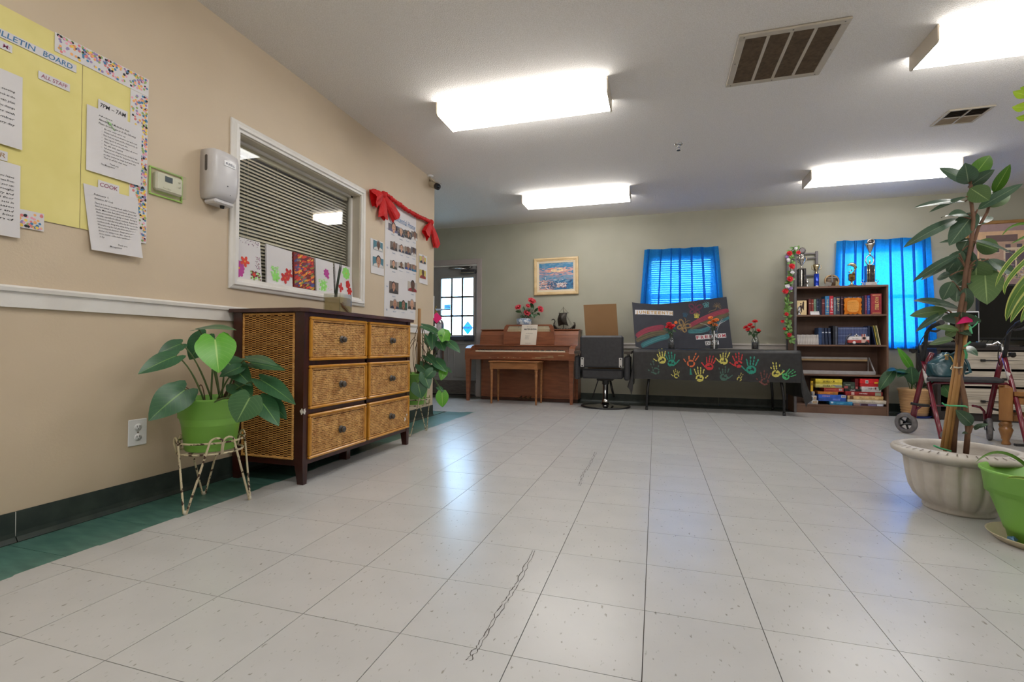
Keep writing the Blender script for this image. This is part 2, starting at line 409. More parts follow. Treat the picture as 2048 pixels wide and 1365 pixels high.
# ---- chair rails
def rail_left(y0, y1, name):
    b = B(); z0, z1 = .886, .968; x = WL
    b.prism([(x, y0, z0), (x+.014, y0, z0), (x+.015, y0, z1-.024), (x+.024, y0, z1-.022), (x+.026, y0, z1-.008), (x+.018, y0, z1), (x, y0, z1)], (0, y1-y0, 0))
    return struct(b.obj(name, m_trim))
rail_left(YB, YC-.002, 'trim_1')
b = B(); z0, z1 = .742, .815
for nm_, xa, xb in (('trim_2', DR[1]+.10, W2[0]-.06), ('trim_4', W2[1]+.06, XR)):
    b = B()
    b.prism([(xa, D, z0), (xa, D-.014, z0), (xa, D-.015, z1-.022), (xa, D-.025, z1-.02), (xa, D-.025, z1-.006), (xa, D-.018, z1), (xa, D, z1)], (xb-xa, 0, 0))
    struct(b.obj(nm_, mat('grey_trim_paint', (200, 194, 188), (206, 200, 194), 8, rough=.45)))

# ---- office window in the left wall
w1 = struct(B().box(WL-.135, WL-.13, OY0, OY1, OZ0-.001, OZ0+.004).obj('window_1', m_trim))
def casing(ya, yb, za, zb, horiz, name='window_frame'):
    b = B(); x = WL
    prof = [(0, 0), (.010, 0), (.012, .014), (.020, .020), (.022, .034), (.016, .042), (.013, .054), (.009, .060), (0, .060)]   # (proud, from the inner edge)
    return b, prof, x
for side in ('bottom', 'top', 'near', 'far'):
    b = B(); prof = [(0, 0), (.010, 0), (.012, .014), (.022, .020), (.024, .036), (.016, .044), (.013, .056), (.009, .062), (0, .062)]
    n_ = len(prof); ends = []
    for e in (0, 1):
        for p, q in prof:
            if side == 'bottom': ends.append((WL+p, (OY0-q) if e == 0 else (OY1+q), OZ0-q))
            elif side == 'top': ends.append((WL+p, (OY0-q) if e == 0 else (OY1+q), OZ1+q))
            elif side == 'near': ends.append((WL+p, OY0-q, (OZ0-q) if e == 0 else (OZ1+q)))
            else: ends.append((WL+p, OY1+q, (OZ0-q) if e == 0 else (OZ1+q)))
    b.add(ends, [(i, (i+1) % n_, n_+(i+1) % n_, n_+i) for i in range(n_)]+[tuple(range(n_)), tuple(range(n_, 2*n_))])
    b.obj('window_frame', m_trim, w1)
m_jamb = mat('cream_jamb_paint', (196, 188, 172), (202, 194, 178), 8, rough=.5)
b = B(); b.box(WL-.14, WL-.002, OY1-.006, OY1, OZ0, OZ1); b.obj('jamb', m_jamb, w1)
b = B(); b.box(WL-.14, WL-.002, OY0, OY0+.006, OZ0, OZ1); b.obj('jamb', m_jamb, w1)
b = B(); b.box(WL-.14, WL-.002, OY0, OY1, OZ1-.006, OZ1); b.obj('jamb', m_jamb, w1)
b = B(); b.box(WL-.14, WL-.002, OY0, OY1, OZ0, OZ0+.006); b.obj('sill', m_trim, w1)
b = B(); xg = WL-.082
b.box(xg-.012, xg+.012, OY1-.03, OY1-.006, OZ0, OZ1); b.box(xg-.012, xg+.012, OY0+.006, OY0+.02, OZ0, OZ1); b.box(xg-.012, xg+.012, OY0, OY1, OZ1-.02, OZ1-.006); b.box(xg-.012, xg+.012, OY0, OY1, OZ0+.006, OZ0+.018)
b.obj('stop_bead', m_trim, w1)
B().box(xg-.002, xg+.002, OY0+.01, OY1-.01, OZ0+.01, OZ1-.01).obj('window_pane', glass('clear_pane', (.97, .98, .97), .05), w1)

# ---- exterior windows behind the curtains
m_vinyl = mat('white_vinyl', (226, 228, 230), (234, 236, 238), 8, rough=.35)
def ext_window(name, Wn):
    xa, xb, za, zb = Wn; r = struct(B().box(xa, xb, D+.02, D+.15, za-.02, za).obj(name, m_vinyl))
    for q in ((xa, xa+.045, za, zb), (xb-.045, xb, za, zb), (xa, xb, zb-.045, zb), (xa, xb, za, za+.045), (xa+.04, xb-.04, (za+zb)/2-.02, (za+zb)/2+.02)):
        B().box(q[0], q[1], D+.05, D+.10, q[2], q[3], bev=.004).obj('sash', m_vinyl, r)
    B().box(xa+.04, xb-.04, D+.073, D+.077, za+.04, zb-.04).obj('window_pane', glass('clear_pane'), r)
    return r
ext_window('window_2', W1); B().box(W2[0]-.05, W2[1]+.05, D-.024, D+.02, W2[2]-.035, W2[2], bev=.004).obj('window_sill', m_vinyl, ext_window('window_3', W2))

# ---- outside the windows: a pale yard
m_yard = mat('pale_concrete_yard', (214, 214, 208), (222, 222, 216), 2, rough=.9)
struct(B().box(-14, 16, D+.2, D+22, -.3, -.18).obj('ground_outside', m_yard))
# ================================================================== CEILING
m_lens = emit('lit_lens', (255, 253, 250), LAMP); m_lens2 = emit('lit_lens_side', (255, 253, 250), LAMP*1.55)
m_pan = mat('white_enamel_pan', (225, 218, 206), (231, 224, 212), 8, rough=.4)
m_cap = mat('cream_end_cap', (206, 194, 176), (212, 200, 182), 8, rough=.45)
def ceiling_light(cx, cy, label):
    t = thing('ceiling_light', label, 'light', (cx, cy, H), 0, 'wraparound fluorescent ceiling lights'); L2, w2 = .62, .152
    B().box(cx-L2, cx+L2, cy-w2+.012, cy+w2-.012, H-.02, H-.001, bev=.003).obj('pan', m_pan, t)
    prof = [(-w2, -.016), (-w2, -.082), (-w2+.004, -.089), (-w2+.012, -.092), (0, -.089), (w2-.012, -.092), (w2-.004, -.089), (w2, -.082), (w2, -.016)]
    b = B(); n_ = len(prof); xs_ = (cx-L2+.004, cx+L2-.004)
    b.add([(x, cy+p[0], H+p[1]) for x in xs_ for p in prof], [(i, i+1, n_+i+1, n_+i) for i in range(n_-1)], 0, False); b.m[0] = b.m[-1] = 1
    b.obj('lens', [m_lens, m_lens2], t)
    for sx in (-1, 1):
        b = B(); p2 = [(-w2-.004, -.001), (-w2-.004, -.088), (-w2+.006, -.098), (w2-.006, -.098), (w2+.004, -.088), (w2+.004, -.001)]
        xe = cx+sx*L2; b.prism([(xe, cy+p[0], H+p[1]) for p in p2], (sx*.009, 0, 0)); b.obj('end_cap', m_cap, t)
    return t
ceiling_light(-.94, 3.375, 'ceiling light nearest the tan wall and office window')
ceiling_light(-.91, 5.64, 'small looking ceiling light farthest back, above the piano and seascape')
ceiling_light(2.13, 5.64, 'ceiling light behind the top leaves of the rubber plant')
ceiling_light(2.125, 3.36, 'ceiling light cut off at the upper corner beside the small vent')
for cx, cy, nm in ((-.94, 1.1, 'ceiling light overhead before the bulletin board, out of view'), (2.13, 1.1, 'ceiling light overhead right of the camera, out of view'),  # unseen fixtures, added for their light and spaced like the visible ones
                   (-.94, -1.2, 'ceiling light behind the camera on the tan wall side, out of view'), (2.13, -1.2, 'ceiling light behind the camera on the open side, out of view'),
                   (5.2, 1.1, 'ceiling light far to the side of the open room, out of view'), (5.2, 3.36, 'ceiling light by the side wall, out of view')):
    ceiling_light(cx, cy, nm)

m_vent = mat('cream_vent_enamel', (186, 176, 158), (194, 184, 168), 12, rough=.45)
m_dust = mat('dusty_louver', (80, 65, 49), (104, 85, 65), 40, rough=.7)
m_hole = mat('dark_duct', (26, 22, 18), (32, 28, 22), 20, rough=.9)
m_screw = mat('screw_steel', (90, 84, 74), (110, 104, 94), 60, rough=.4, metal=.8)
t = thing('return_air_grille', 'large louvred air grille in the ceiling with four dark slatted bays', 'vent', (.74, 3.28, H))
xa, xb, ya, yb = .455, 1.022, 2.995, 3.565; zt = H-.001
B().box(xa+.03, xb-.03, ya+.03, yb-.03, H-.004, zt).obj('duct_opening', m_hole, t)
for q in ((xa, xb, ya, ya+.042), (xa, xb, yb-.042, yb), (xa, xa+.042, ya+.042, yb-.042), (xb-.042, xb, ya+.042, yb-.042)):
    B().box(*q, H-.014, zt, bev=.004).obj('frame', m_vent, t)
bw = (xb-xa-.084)/4
for k in range(1, 4):
    x = xa+.042+bw*k; B().box(x-.009, x+.009, ya+.042, yb-.042, H-.013, zt, bev=.002).obj('divider', m_vent, t)
b = B()
for k in range(34):
    y = ya+.05+k*(yb-ya-.1)/33
    b.prism([(xa+.042, y-.004, H-.004), (xa+.042, y-.003, H-.0035), (xa+.042, y+.007, H-.0115), (xa+.042, y+.006, H-.012)], (xb-xa-.084, 0, 0))
b.obj('louvers', m_dust, t)
for x, y in ((xa+.03, ya+.02), (xb-.03, ya+.02), (xa+.03, yb-.02), (xb-.03, yb-.02), (xa+.02, (ya+yb)/2), (xb-.02, (ya+yb)/2), ((xa+xb)/2, ya+.02), ((xa+xb)/2, yb-.02)):
    B().lathe([(0, -.0165), (.004, -.0155), (.005, -.013)], (x, y, H), 8).obj('screw', m_screw, t)
t = thing('supply_air_vent', 'small square ceiling vent split in four, near the hanging green leaves', 'vent', (2.26, 4.51, H))
xa, xb, ya, yb = 2.115, 2.40, 4.375, 4.655; m_tanv = mat('tan_vent_blade', (150, 132, 108), (162, 144, 120), 20, rough=.5)
B().box(xa+.02, xb-.02, ya+.02, yb-.02, H-.004, zt).obj('duct_opening', m_hole, t)
for q in ((xa, xb, ya, ya+.02), (xa, xb, yb-.02, yb), (xa, xa+.02, ya+.02, yb-.02), (xb-.02, xb, ya+.02, yb-.02)):
    B().box(*q, H-.011, zt, bev=.003).obj('frame', m_vent, t)
xm, ym = (xa+xb)/2, (ya+yb)/2
B().box(xm-.006, xm+.006, ya+.02, yb-.02, H-.011, zt).obj('divider', m_vent, t)
B().box(xa+.02, xm-.006, ym-.004, ym+.004, H-.011, zt).obj('divider', m_vent, t); B().box(xm+.006, xb-.02, ym-.004, ym+.004, H-.011, zt).obj('divider', m_vent, t)
for x0, x1 in ((xa+.02, xm-.006), (xm+.006, xb-.02)):
    for (y0, y1, mm, sl) in ((ya+.02, ym-.004, m_dust, 1), (ym+.004, yb-.02, m_tanv, -1)):
        b = B()
        for k in range(7):
            y = y0+(k+.5)*(y1-y0)/7; b.prism([(x0, y-.006, H-.006-sl*.003), (x0, y-.006, H-.005-sl*.003), (x0, y+.006, H-.005+sl*.003), (x0, y+.006, H-.006+sl*.003)], (x1-x0, 0, 0))
        b.obj('louvers', mm, t)

m_chrome = mat('chrome', (200, 200, 200), (214, 214, 214), 20, rough=.12, metal=1)
t = thing('fire_sprinkler', 'chrome fire sprinkler head hanging from the open ceiling', 'sprinkler', (.189, 4.47, H))
B().lathe([(0, -.012), (.03, -.011), (.038, -.002), (.038, 0)], (.189, 4.47, H), 20).obj('escutcheon', m_chrome, t)
B().lathe([(0, -.030), (.010, -.030), (.012, -.012), (0, -.011)], (.189, 4.47, H), 12).tube([(.179, 4.47, H-.03), (.175, 4.47, H-.045), (.189, 4.47, H-.056)], .002, 6).tube([(.199, 4.47, H-.03), (.203, 4.47, H-.045), (.189, 4.47, H-.056)], .002, 6).obj('head', m_chrome, t)
b = B(); b.lathe([(0, -.056), (.016, -.057), (.017, -.060), (0, -.060)], (.189, 4.47, H), 12)
b.obj('deflector', mat('dark_brass', (60, 70, 78), (80, 90, 96), 30, rough=.3, metal=.9), t)

# ================================================================== TAN WALL
m_paper = mat('white_paper', (216, 213, 214), (222, 219, 220), 4, rough=.8)
m_yellow = mat('yellow_poster_paper', (224, 212, 132), (232, 220, 144), 5, rough=.7)
m_ink = mat('black_ink', (42, 42, 44), (52, 52, 54), 40, rough=.8)
m_blue_ink = mat('blue_print', (62, 112, 156), (78, 130, 172), 40, rough=.7)
m_plum_ink = mat('plum_print', (140, 62, 96), (152, 72, 106), 40, rough=.7)
m_conf = [mat('confetti_'+n_, c, None, 40, rough=.7) for n_, c in (('orange', (232, 168, 104)), ('pink', (226, 158, 178)), ('green', (150, 172, 104)), ('blue', (70, 128, 168)), ('black', (38, 38, 44)), ('gold', (236, 198, 88)), ('lilac', (148, 132, 178)), ('rose', (214, 128, 128)))]
UY, UZ = V((0, 1, 0)), V((0, 0, 1))
def wp(y, z, d=0): return V((WL+d, y, z))
bb = thing('bulletin_board', 'yellow paper bulletin board with confetti dot border on the tan wall', 'bulletin board', (WL, 1.2, 1.2))
rb = random.Random(5)
def wavy_sheet(y0, y1, z0, z1, d, name, m, parent, corner=None, curl=0, nz=8, ny=6, skew=(0, 0, 0, 0), thick=.0006):
    """a thin sheet on the wall; skew shifts bl, br, tr, tl in y; curl lifts the bottom edge off the wall"""
    b = B(); vs = []
    for i in range(nz+1):
        for j in range(ny+1):
            t_, s_ = i/nz, j/ny
            ya = (y0+skew[0])*(1-t_)+(y0+skew[3])*t_; yb = (y1+skew[1])*(1-t_)+(y1+skew[2])*t_
            vs.append(wp(ya*(1-s_)+yb*s_, z0*(1-t_)+z1*t_, d+curl*(1-t_)**2*(.4+.6*s_)))
    o_ = len(vs); vs += [p-V((thick, 0, 0)) for p in vs]; fs = []; w_ = ny+1
    for i in range(nz):
        for j in range(ny):
            a = i*w_+j; fs.append((a, a+1, a+w_+1, a+w_)); fs.append((o_+a, o_+a+w_, o_+a+w_+1, o_+a+1))
    ring = [j for j in range(ny+1)]+[i*w_+ny for i in range(1, nz+1)]+[nz*w_+j for j in range(ny-1, -1, -1)]+[i*w_ for i in range(nz-1, 0, -1)]
    b.add(vs, fs, 0, True)
    for a, c in zip(ring, ring[1:]+ring[:1]): b.poly([vs[c], vs[a], vs[o_+a], vs[o_+c]])
    return b
for y0, y1, z0, z1 in ((.42, .91, 1.65, 2.0), (.42, .91, 1.24, 1.65), (.91, 1.395, 1.64, 2.0), (.91, 1.395, 1.235, 1.64), (1.397, 1.655, 1.53, 2.0), (1.397, 1.655, 1.235, 1.532)):
    wavy_sheet(y0, y1, z0, z1, .003+rb.uniform(0, .0008), 'paper_sheet', m_yellow, bb).obj('paper_sheet', m_yellow, bb)
def strip(pts, name, seed, dense_side):
    """scalloped border strip with printed dots, packed towards one long edge"""
    b = B(); b.prism(pts, (.0007, 0, 0)); r = random.Random(seed); P0, P1, P3 = pts[0], pts[1], pts[3]; e1, e2 = P1-P0, P3-P0
    Ln, Wd = e1.length, e2.length; u, v = e1.normalized(), e2.normalized(); k = 0; nd = int(Ln*Wd*7600)
    for k in range(nd):
        q = r.random()**2.0; q = q if dense_side else 1-q; a = r.uniform(.008, Ln-.008); c = .007+q*(Wd-.014)
        b.disc(P0+u*a+v*c+V((.0010+k*.000002, 0, 0)), u, v, r.uniform(.0045, .0062), n=8, mi=1+r.randrange(8))
    return b.obj(name, [m_paper]+m_conf, bb)
strip([wp(1.296, 1.925, .0055), wp(1.296, 2.005, .0055), wp(1.668, 2.012, .0055), wp(1.668, 1.927, .0055)][::-1][0:4] if 0 else [wp(1.296, 2.003, .0055), wp(1.668, 2.010, .0055), wp(1.668, 1.926, .0055), wp(1.296, 1.926, .0055)], 'border_strip', 1, True)
strip([wp(1.667, 1.925, .0048), wp(1.669, 1.227, .0048), wp(1.589, 1.227, .0048), wp(1.587, 1.925, .0048)], 'border_strip', 2, True)
strip([wp(1.273, 1.192, .0050), wp(.75, 1.192, .0050), wp(.75, 1.262, .0050), wp(1.273, 1.262, .0050)], 'border_strip', 3, True)
def slip(y0, y1, z0, z1, txt, m, name='heading_slip', bold=.01, th=None, lines=None, rot=0, d=.0062):
    b = B(); u = V((0, cos(rot), sin(rot))); v = V((0, -sin(rot), cos(rot))); o = wp(y0, z0, d); w_, h_ = y1-y0, z1-z0
    b.prism([o, o+u*w_, o+u*w_+v*h_, o+v*h_], (.0007, 0, 0))
    for (tx, yy, zz, hh, ww, al) in (lines or [(txt, w_/2, h_*.3, h_*.46 if th is None else th, w_*.84, 'C')]):
        b.text(tx, o+u*yy+v*zz+V((.0012, 0, 0)), u, v, hh, 1, bold, al, 3, .12, ww)
    return b.obj(name, [m_paper, m], bb)
slip(.99, 1.372, 1.878, 1.910, '', m_blue_ink, 'title_slip', .012, lines=[('BULLETIN', .10, .006, .021, .145, 'L'), ('BOARD', .268, .006, .021, .100, 'L')], rot=.0)
slip(1.245, 1.350, 1.787, 1.818, 'ALL STAFF', m_plum_ink)
slip(1.08, 1.165, 1.838, 1.866, '', m_plum_ink, lines=[('M:', .078, .007, .014, .020, 'R')])
slip(1.455, 1.575, 1.735, 1.812, '', m_ink, lines=[('7PM – 7AM', .060, .046, .018, .105, 'C'), ('MEDICATION', .060, .012, .015, .108, 'C')])
slip(1.46, 1.545, 1.425, 1.462, 'COOK', m_plum_ink)
slip(1.08, 1.158, 1.427, 1.462, '', mat('ochre_print', (150, 120, 90), (160, 130, 100), 40, rough=.7), lines=[('ER', .072, .010, .017, .032, 'R')])
def notice(y0, y1, z0, z1, lines, label, skew=(0, 0, 0, 0), curl=.006, pin=None):
    t = thing('notice', label, 'paper notice', wp((y0+y1)/2, z0), 0, 'typed notices on the bulletin board')
    d = .0075; wavy_sheet(y0, y1, z0, z1, d, 'sheet', m_paper, t, curl=curl, skew=skew).obj('sheet', m_paper, t)
    b = B(); hh = z1-z0
    for (tx, yy, zz, w_, al, hh_) in lines:
        tt = zz; dd = d+curl*(1-zz)**2*.75+.0012
        k = (1-zz); sl = skew[0]*k+skew[3]*(1-k)
        b.text(tx, wp(y0+sl+yy, z0+zz*hh, dd), UY, UZ, hh_, 0, .004, al, 1, .18, w_)
    b.obj('lettering', m_ink, t)
    if pin: B().ball(wp(pin[0], pin[1], .0115), (.004, .006, .006), 8).tube([wp(pin[0], pin[1], .012), wp(pin[0]+.018, pin[1]-.024, .014)], .0016, 6).tube([wp(pin[0], pin[1], .012), wp(pin[0]-.015, pin[1]+.008, .014)], .0014, 6).obj('push_pin', mat('pale_green_plastic', (150, 196, 130), None, 20, rough=.4), t)
    return t
L2 = [('Notice', .045, .895, .055, 'L', .006), ('Attention: All Medication Aide', .045, .830, .125, 'L', .0085), ('Please do not forget to do the following:', .045, .772, .155, 'L', .0085)]
for i, tx in enumerate(('Be sure every cart is set', 'Always lock the medication cart and room', 'Please check your supplies and fill in all sheets for the day', 'Give report to the next aide', 'Please report to the supervisor all errors', 'No calls while passing', 'Tell about any changes you see during the day', 'Thank you very much for doing your job properly', 'so that everyone stays well and safe', 'That is all for this time')):
    L2.append(((('•   ' if i < 7 else '')+tx), .045+(.012 if i < 7 else .02), .715-i*.05, min(.15, .0034*len(tx)+.012), 'L', .0066))
L2 += [('Thank you', .09, .19, .035, 'L', .0066), ('The Management', .055, .15, .055, 'L', .0066)]
notice(1.412, 1.634, 1.488, 1.768, L2, 'white typed notice pinned under the 7PM heading slip', skew=(0, 0, .006, 0), pin=(1.50, 1.722))
L3 = [('February 1,', .035, .865, .060, 'L', .0075), ('Attention: All Cook', .035, .805, .075, 'L', .0075)]
for i, tx in enumerate(('There is to be no serving meals early if you have', 'fixed and served, so you can put hands, gloves, and', 'masks. Make sure that plates and utensils are set', 'There are residents not going on meals. Serving is', 'everyday, especially the diabetic residents. Request the', 'residents to wait that they all be fed. Do not let the', 'residents in the dining area unless doing supervision.', 'When you ring the bell, give them time for snacks in', 'the morning and afternoon. Always sweep and mop the', 'kitchen and dining room. Also, clean the microwave', 'stove, toaster, coffee maker and bread counter after', 'a day.')):
    L3.append((tx, .035, .735-i*.047, .17 if len(tx) > 10 else .02, 'L', .0072))
L3 += [('Thank you,', .105, .135, .04, 'L', .0072), ('Management', .07, .09, .05, 'L', .0072)]
notice(1.404, 1.626, 1.152, 1.428, L3, 'white typed notice below the COOK slip, its lower edge curling off the wall', skew=(.030, .012, 0, 0), curl=.022)
LA = [(tx, .02, .74-i*.075, .17, 'L', .008) for i, tx in enumerate(('for the coming week in serving', 'schedule posted at the desk look at the', 'board so that everyone can plan', 'ahead of time. Ask before you change', 'a shift or trade hours with', 'another staff member', 'and sign the book every day'))]
notice(.985, 1.197, 1.484, 1.763, LA, 'white typed notice cut by the frame edge, under the M: slip')
LB = [(tx, .02, .80-i*.058, .172, 'L', .008) for i, tx in enumerate(('please make sure before you leave', 'the rooms that everything you use from', 'the closet is put back where you can', 'find it again, all linens brought', 'down and washed. Dry and', 'fold, then store on its floor', 'so residents have clean sets in', 'winter and every season', 'Mop the hall daily and', 'empty the trash bins', 'at the end'))]
notice(.985, 1.196, 1.148, 1.424, LB, 'white typed notice cut by the frame edge, under the ER slip')

# thermostat in a clear cover
m_wp = mat('cream_plastic', (214, 208, 190), (220, 214, 196), 10, rough=.4)
m_clear = glass('clear_plastic', (.985, .995, .98), .02, .05); m_green_e = mat('green_acrylic_edge', (160, 200, 96), (176, 214, 112), 10, rough=.3)
t = thing('thermostat', 'cream thermostat in a clear plastic box with green edge, beside the bulletin board', 'thermostat', wp(1.76, 1.47))
y0, y1, z0, z1 = 1.678, 1.846, 1.470, 1.606
for q in ((y0, y1, z0, z0+.008), (y0, y1, z1-.008, z1), (y0, y0+.008, z0+.008, z1-.008), (y1-.008, y1, z0+.008, z1-.008)): B().box(WL, WL+.008, *q, bev=.002).obj('cover_rim', m_green_e, t)
b = B(); b.box(WL+.045, WL+.047, y0+.01, y1-.012, z0+.014, z1-.012); b.box(WL+.008, WL+.045, y0+.01, y0+.012, z0+.014, z1-.012); b.box(WL+.008, WL+.045, y1-.014, y1-.012, z0+.014, z1-.012); b.box(WL+.008, WL+.045, y0+.01, y1-.012, z0+.012, z0+.014); b.box(WL+.008, WL+.045, y0+.01, y1-.012, z1-.014, z1-.012)
b.obj('clear_cover', m_clear, t)
B().box(WL, WL+.028, 1.695, 1.832, 1.495, 1.585, bev=.008).obj('body', m_wp, t)
B().box(WL+.027, WL+.0292, 1.738, 1.775, 1.545, 1.572).obj('screen', mat('lcd_screen', (62, 74, 84), (70, 82, 92), 10, rough=.2), t)
for y, z in ((1.810, 1.562), (1.810, 1.538)): B().lathe([(0, .0325), (.005, .032), (.006, .027)], wp(y, z), 12, ax=(1, 0, 0)).obj('button', m_wp, t)
for y in (1.738, 1.760): B().box(WL+.027, WL+.030, y-.008, y+.008, 1.510, 1.517, bev=.001).obj('button', m_wp, t)

# soap dispenser
m_disp = mat('white_abs', (206, 204, 206), (212, 210, 212), 8, rough=.28)
t = thing('hand_sanitizer_dispenser', 'white wall mounted hand sanitizer dispenser beside the office window', 'dispenser', wp(2.04, 1.51))
b = B(); y0, y1, z0, z1 = 1.945, 2.105, 1.530, 1.795
secs = [(z0, .055, .010), (z0+.008, .085, .004), (z0+.04, .100, 0), (z0+.10, .108, 0), (z1-.05, .108, 0), (z1-.012, .100, .002), (z1, .082, .012)]; ring = []
for z, dp, ins in secs:
    ya, yb = y0+ins, y1-ins; c = .026
    ring.append([(WL, ya, z), (WL+dp-c, ya, z), (WL+dp-c*.3, ya+c*.35, z), (WL+dp, ya+c*1.2, z), (WL+dp+.004, (ya+yb)/2, z), (WL+dp, yb-c*1.2, z), (WL+dp-c*.3, yb-c*.35, z), (WL+dp-c, yb, z), (WL, yb, z)])
n_ = 9; b.add([p for r in ring for p in r], [(i*n_+j, i*n_+(j+1) % n_, (i+1)*n_+(j+1) % n_, (i+1)*n_+j) for i in range(len(ring)-1) for j in range(n_)]+[tuple(range(n_))[::-1], tuple((len(ring)-1)*n_+j for j in range(n_))], 0, True)
b.obj('body', m_disp, t)
b = B(); b.add([], []); b.prism([(WL+.042+.009*cos(a), y0-.0008, 1.715+(.034 if sin(a) > 0 else -.034)+.009*sin(a)) for a in [2*pi*k/16 for k in range(16)]], (0, .002, 0)); b.obj('level_window', mat('grey_smoked_plastic', (84, 80, 78), (92, 88, 86), 10, rough=.25), t)
m_white = mat('bright_white_plastic', (236, 236, 238), (240, 240, 242), 8, rough=.35); m_navy = mat('navy_print', (40, 52, 84), (48, 60, 92), 30, rough=.5)
b = B(); zc = 1.724; b.box(WL+.1115, WL+.1138, 1.992, 2.066, zc-.014, zc+.014, bev=.001)
b.text('PURELL', (WL+.1142, 2.029, zc-.006), UY, UZ, .012, 1, .02, 'C', 3); b.obj('name_plate', [m_white, m_navy], t)
B().box(WL+.004, WL+.085, 1.965, 2.085, 1.506, 1.531, bev=.008).obj('drip_base', m_disp, t)
B().lathe([(0, -.02), (.010, -.02), (.013, 0), (0, 0)], (WL+.06, 2.03, 1.512), 12).obj('nozzle', mat('black_plastic', (28, 28, 30), (34, 34, 36), 30, rough=.35), t)
for q in ((WL+.109, 2.02, 1.605), (WL+.099, 2.045, 1.565)): B().lathe([(0, .001), (.003, .0005), (.0035, -.001)], q, 10, ax=(1, 0, 0)).obj('sensor_eye', m_ink, t)

# outlet
t = thing('power_outlet', 'white double power outlet low on the tan wall beside the potted plant', 'outlet', wp(1.645, .275))
b = B(); b.box(WL, WL+.006, 1.603, 1.688, .277, .400, bev=.004); b.obj('plate', m_white, t)
for z in (.362, .315):
    b = B(); b.lathe([(.0165, .0055), (.0165, .0085), (0, .0088)], wp(1.6455, z), 20, ax=(1, 0, 0)); b.obj('socket', m_white, t)
    b = B()
    for dy in (-.006, .006): b.box(WL+.0088, WL+.0094, 1.6455+dy-.0011, 1.6455+dy+.0011, z+.000, z+.009)
    b.disc(wp(1.6455, z-.007, .0092), UY, UZ, .0022, n=8); b.obj('slot', m_ink, t)
B().lathe([(0, .0085), (.003, .008), (.0035, .006)], wp(1.6455, .3385), 10, ax=(1, 0, 0)).obj('screw', m_screw, t)

# security camera at the corner
m_cam = mat('beige_camera_shell', (178, 166, 142), (186, 174, 150), 12, rough=.35); m_blk = MC['black_plastic']
cp = V((WL+.03, 4.63, H-.085)); t = thing('security_camera', 'beige bullet security camera at the ceiling over the wall corner', 'camera', (cp.x-.01, 4.60, H))
B().lathe([(0, -.014), (.028, -.012), (.034, -.002), (.034, 0)], (cp.x-.01, 4.60, H), 20).obj('mount', m_white, t)
B().tube([(cp.x-.01, 4.60, H-.012), (cp.x-.005, 4.605, H-.04), (cp.x, 4.62, H-.060)], .009, 8).obj('arm', m_cam, t)
dd = V((.80, -.30, -.42)).normalized(); c0 = cp-dd*.05; c1 = cp+dd*.10
B().lathe([(0, 0), (.026, .002), (.032, .010), (.034, .02), (.034, .115), (.030, .118)], c0, 20, ax=dd).obj('housing', m_cam, t)
b = B(); b.lathe([(.030, .112), (.034, .116), (.033, .152), (.027, .155), (.024, .146), (0, .146)], c0, 20, ax=dd); b.obj('lens_hood', m_blk, t)
B().lathe([(.018, .1465), (.016, .150), (.009, .152), (0, .153)], c0, 16, ax=dd).obj('lens', mat('dark_lens', (14, 14, 22), (24, 24, 34), 20, rough=.05), t)
sd = dd.cross(Z3).normalized(); up = sd.cross(dd)
b = B(); q = [c0+dd*.0+up*.036-sd*.022, c0+dd*.0+up*.036+sd*.022, c0+dd*.165+up*.038+sd*.022, c0+dd*.165+up*.038-sd*.022]; b.prism(q, up*.004); b.obj('sun_shield', m_cam, t)
# ---- venetian blind behind the office window
m_slat = mat('cream_blind_slat', (236, 226, 204), (240, 230, 208), 12, rough=.4)
t = thing('venetian_blind', 'cream horizontal slat blind behind the office window glass', 'blind', (WL-.115, 2.78, OZ0))
xb_ = WL-.118
B().box(xb_-.014, xb_+.014, 2.205, 3.36, OZ1-.045, OZ1-.012, bev=.003).obj('head_rail', m_slat, t)
b = B(); dsl = V((cos(radians(50)), 0, -sin(radians(50)))); ns = V((sin(radians(50)), 0, cos(radians(50)))); pf = []
for q in (-1, -.5, 0, .5, 1): pf.append(dsl*(q*.0125)+ns*(.0018*(1-q*q)))
pf2 = [p-ns*.0007 for p in pf]; out = pf+pf2[::-1]; n_ = len(out)
b.add([V((0, y, 0))+p for y in (-.573, .573) for p in out], [(i, (i+1) % n_, n_+(i+1) % n_, n_+i) for i in range(n_)]+[tuple(range(n_))[::-1], tuple(range(n_, 2*n_))], 0, True)
sm_ = b.mesh('slat', m_slat); zz = OZ0+.022; k = 0
while zz < OZ1-.055:
    o = bpy.data.objects.new('slat', sm_); COL.objects.link(o); o.parent = t
    o.location = WM[t].inverted() @ V((xb_, 2.783, zz)); o.rotation_euler = (random.uniform(-.0015, .0015), random.uniform(-.05, .05), random.uniform(-.001, .001)); zz += .0222; k += 1
for y in (2.36, 2.60, 2.93, 3.20):
    B().tube([(xb_+.013, y, OZ0+.01), (xb_+.013, y, OZ1-.04)], .0009, 5).tube([(xb_-.013, y, OZ0+.01), (xb_-.013, y, OZ1-.04)], .0009, 5).obj('ladder_cord', m_slat, t)
B().box(xb_-.012, xb_+.012, 2.205, 3.36, OZ0+.007, OZ0+.016, bev=.003).obj('bottom_rail', m_slat, t)

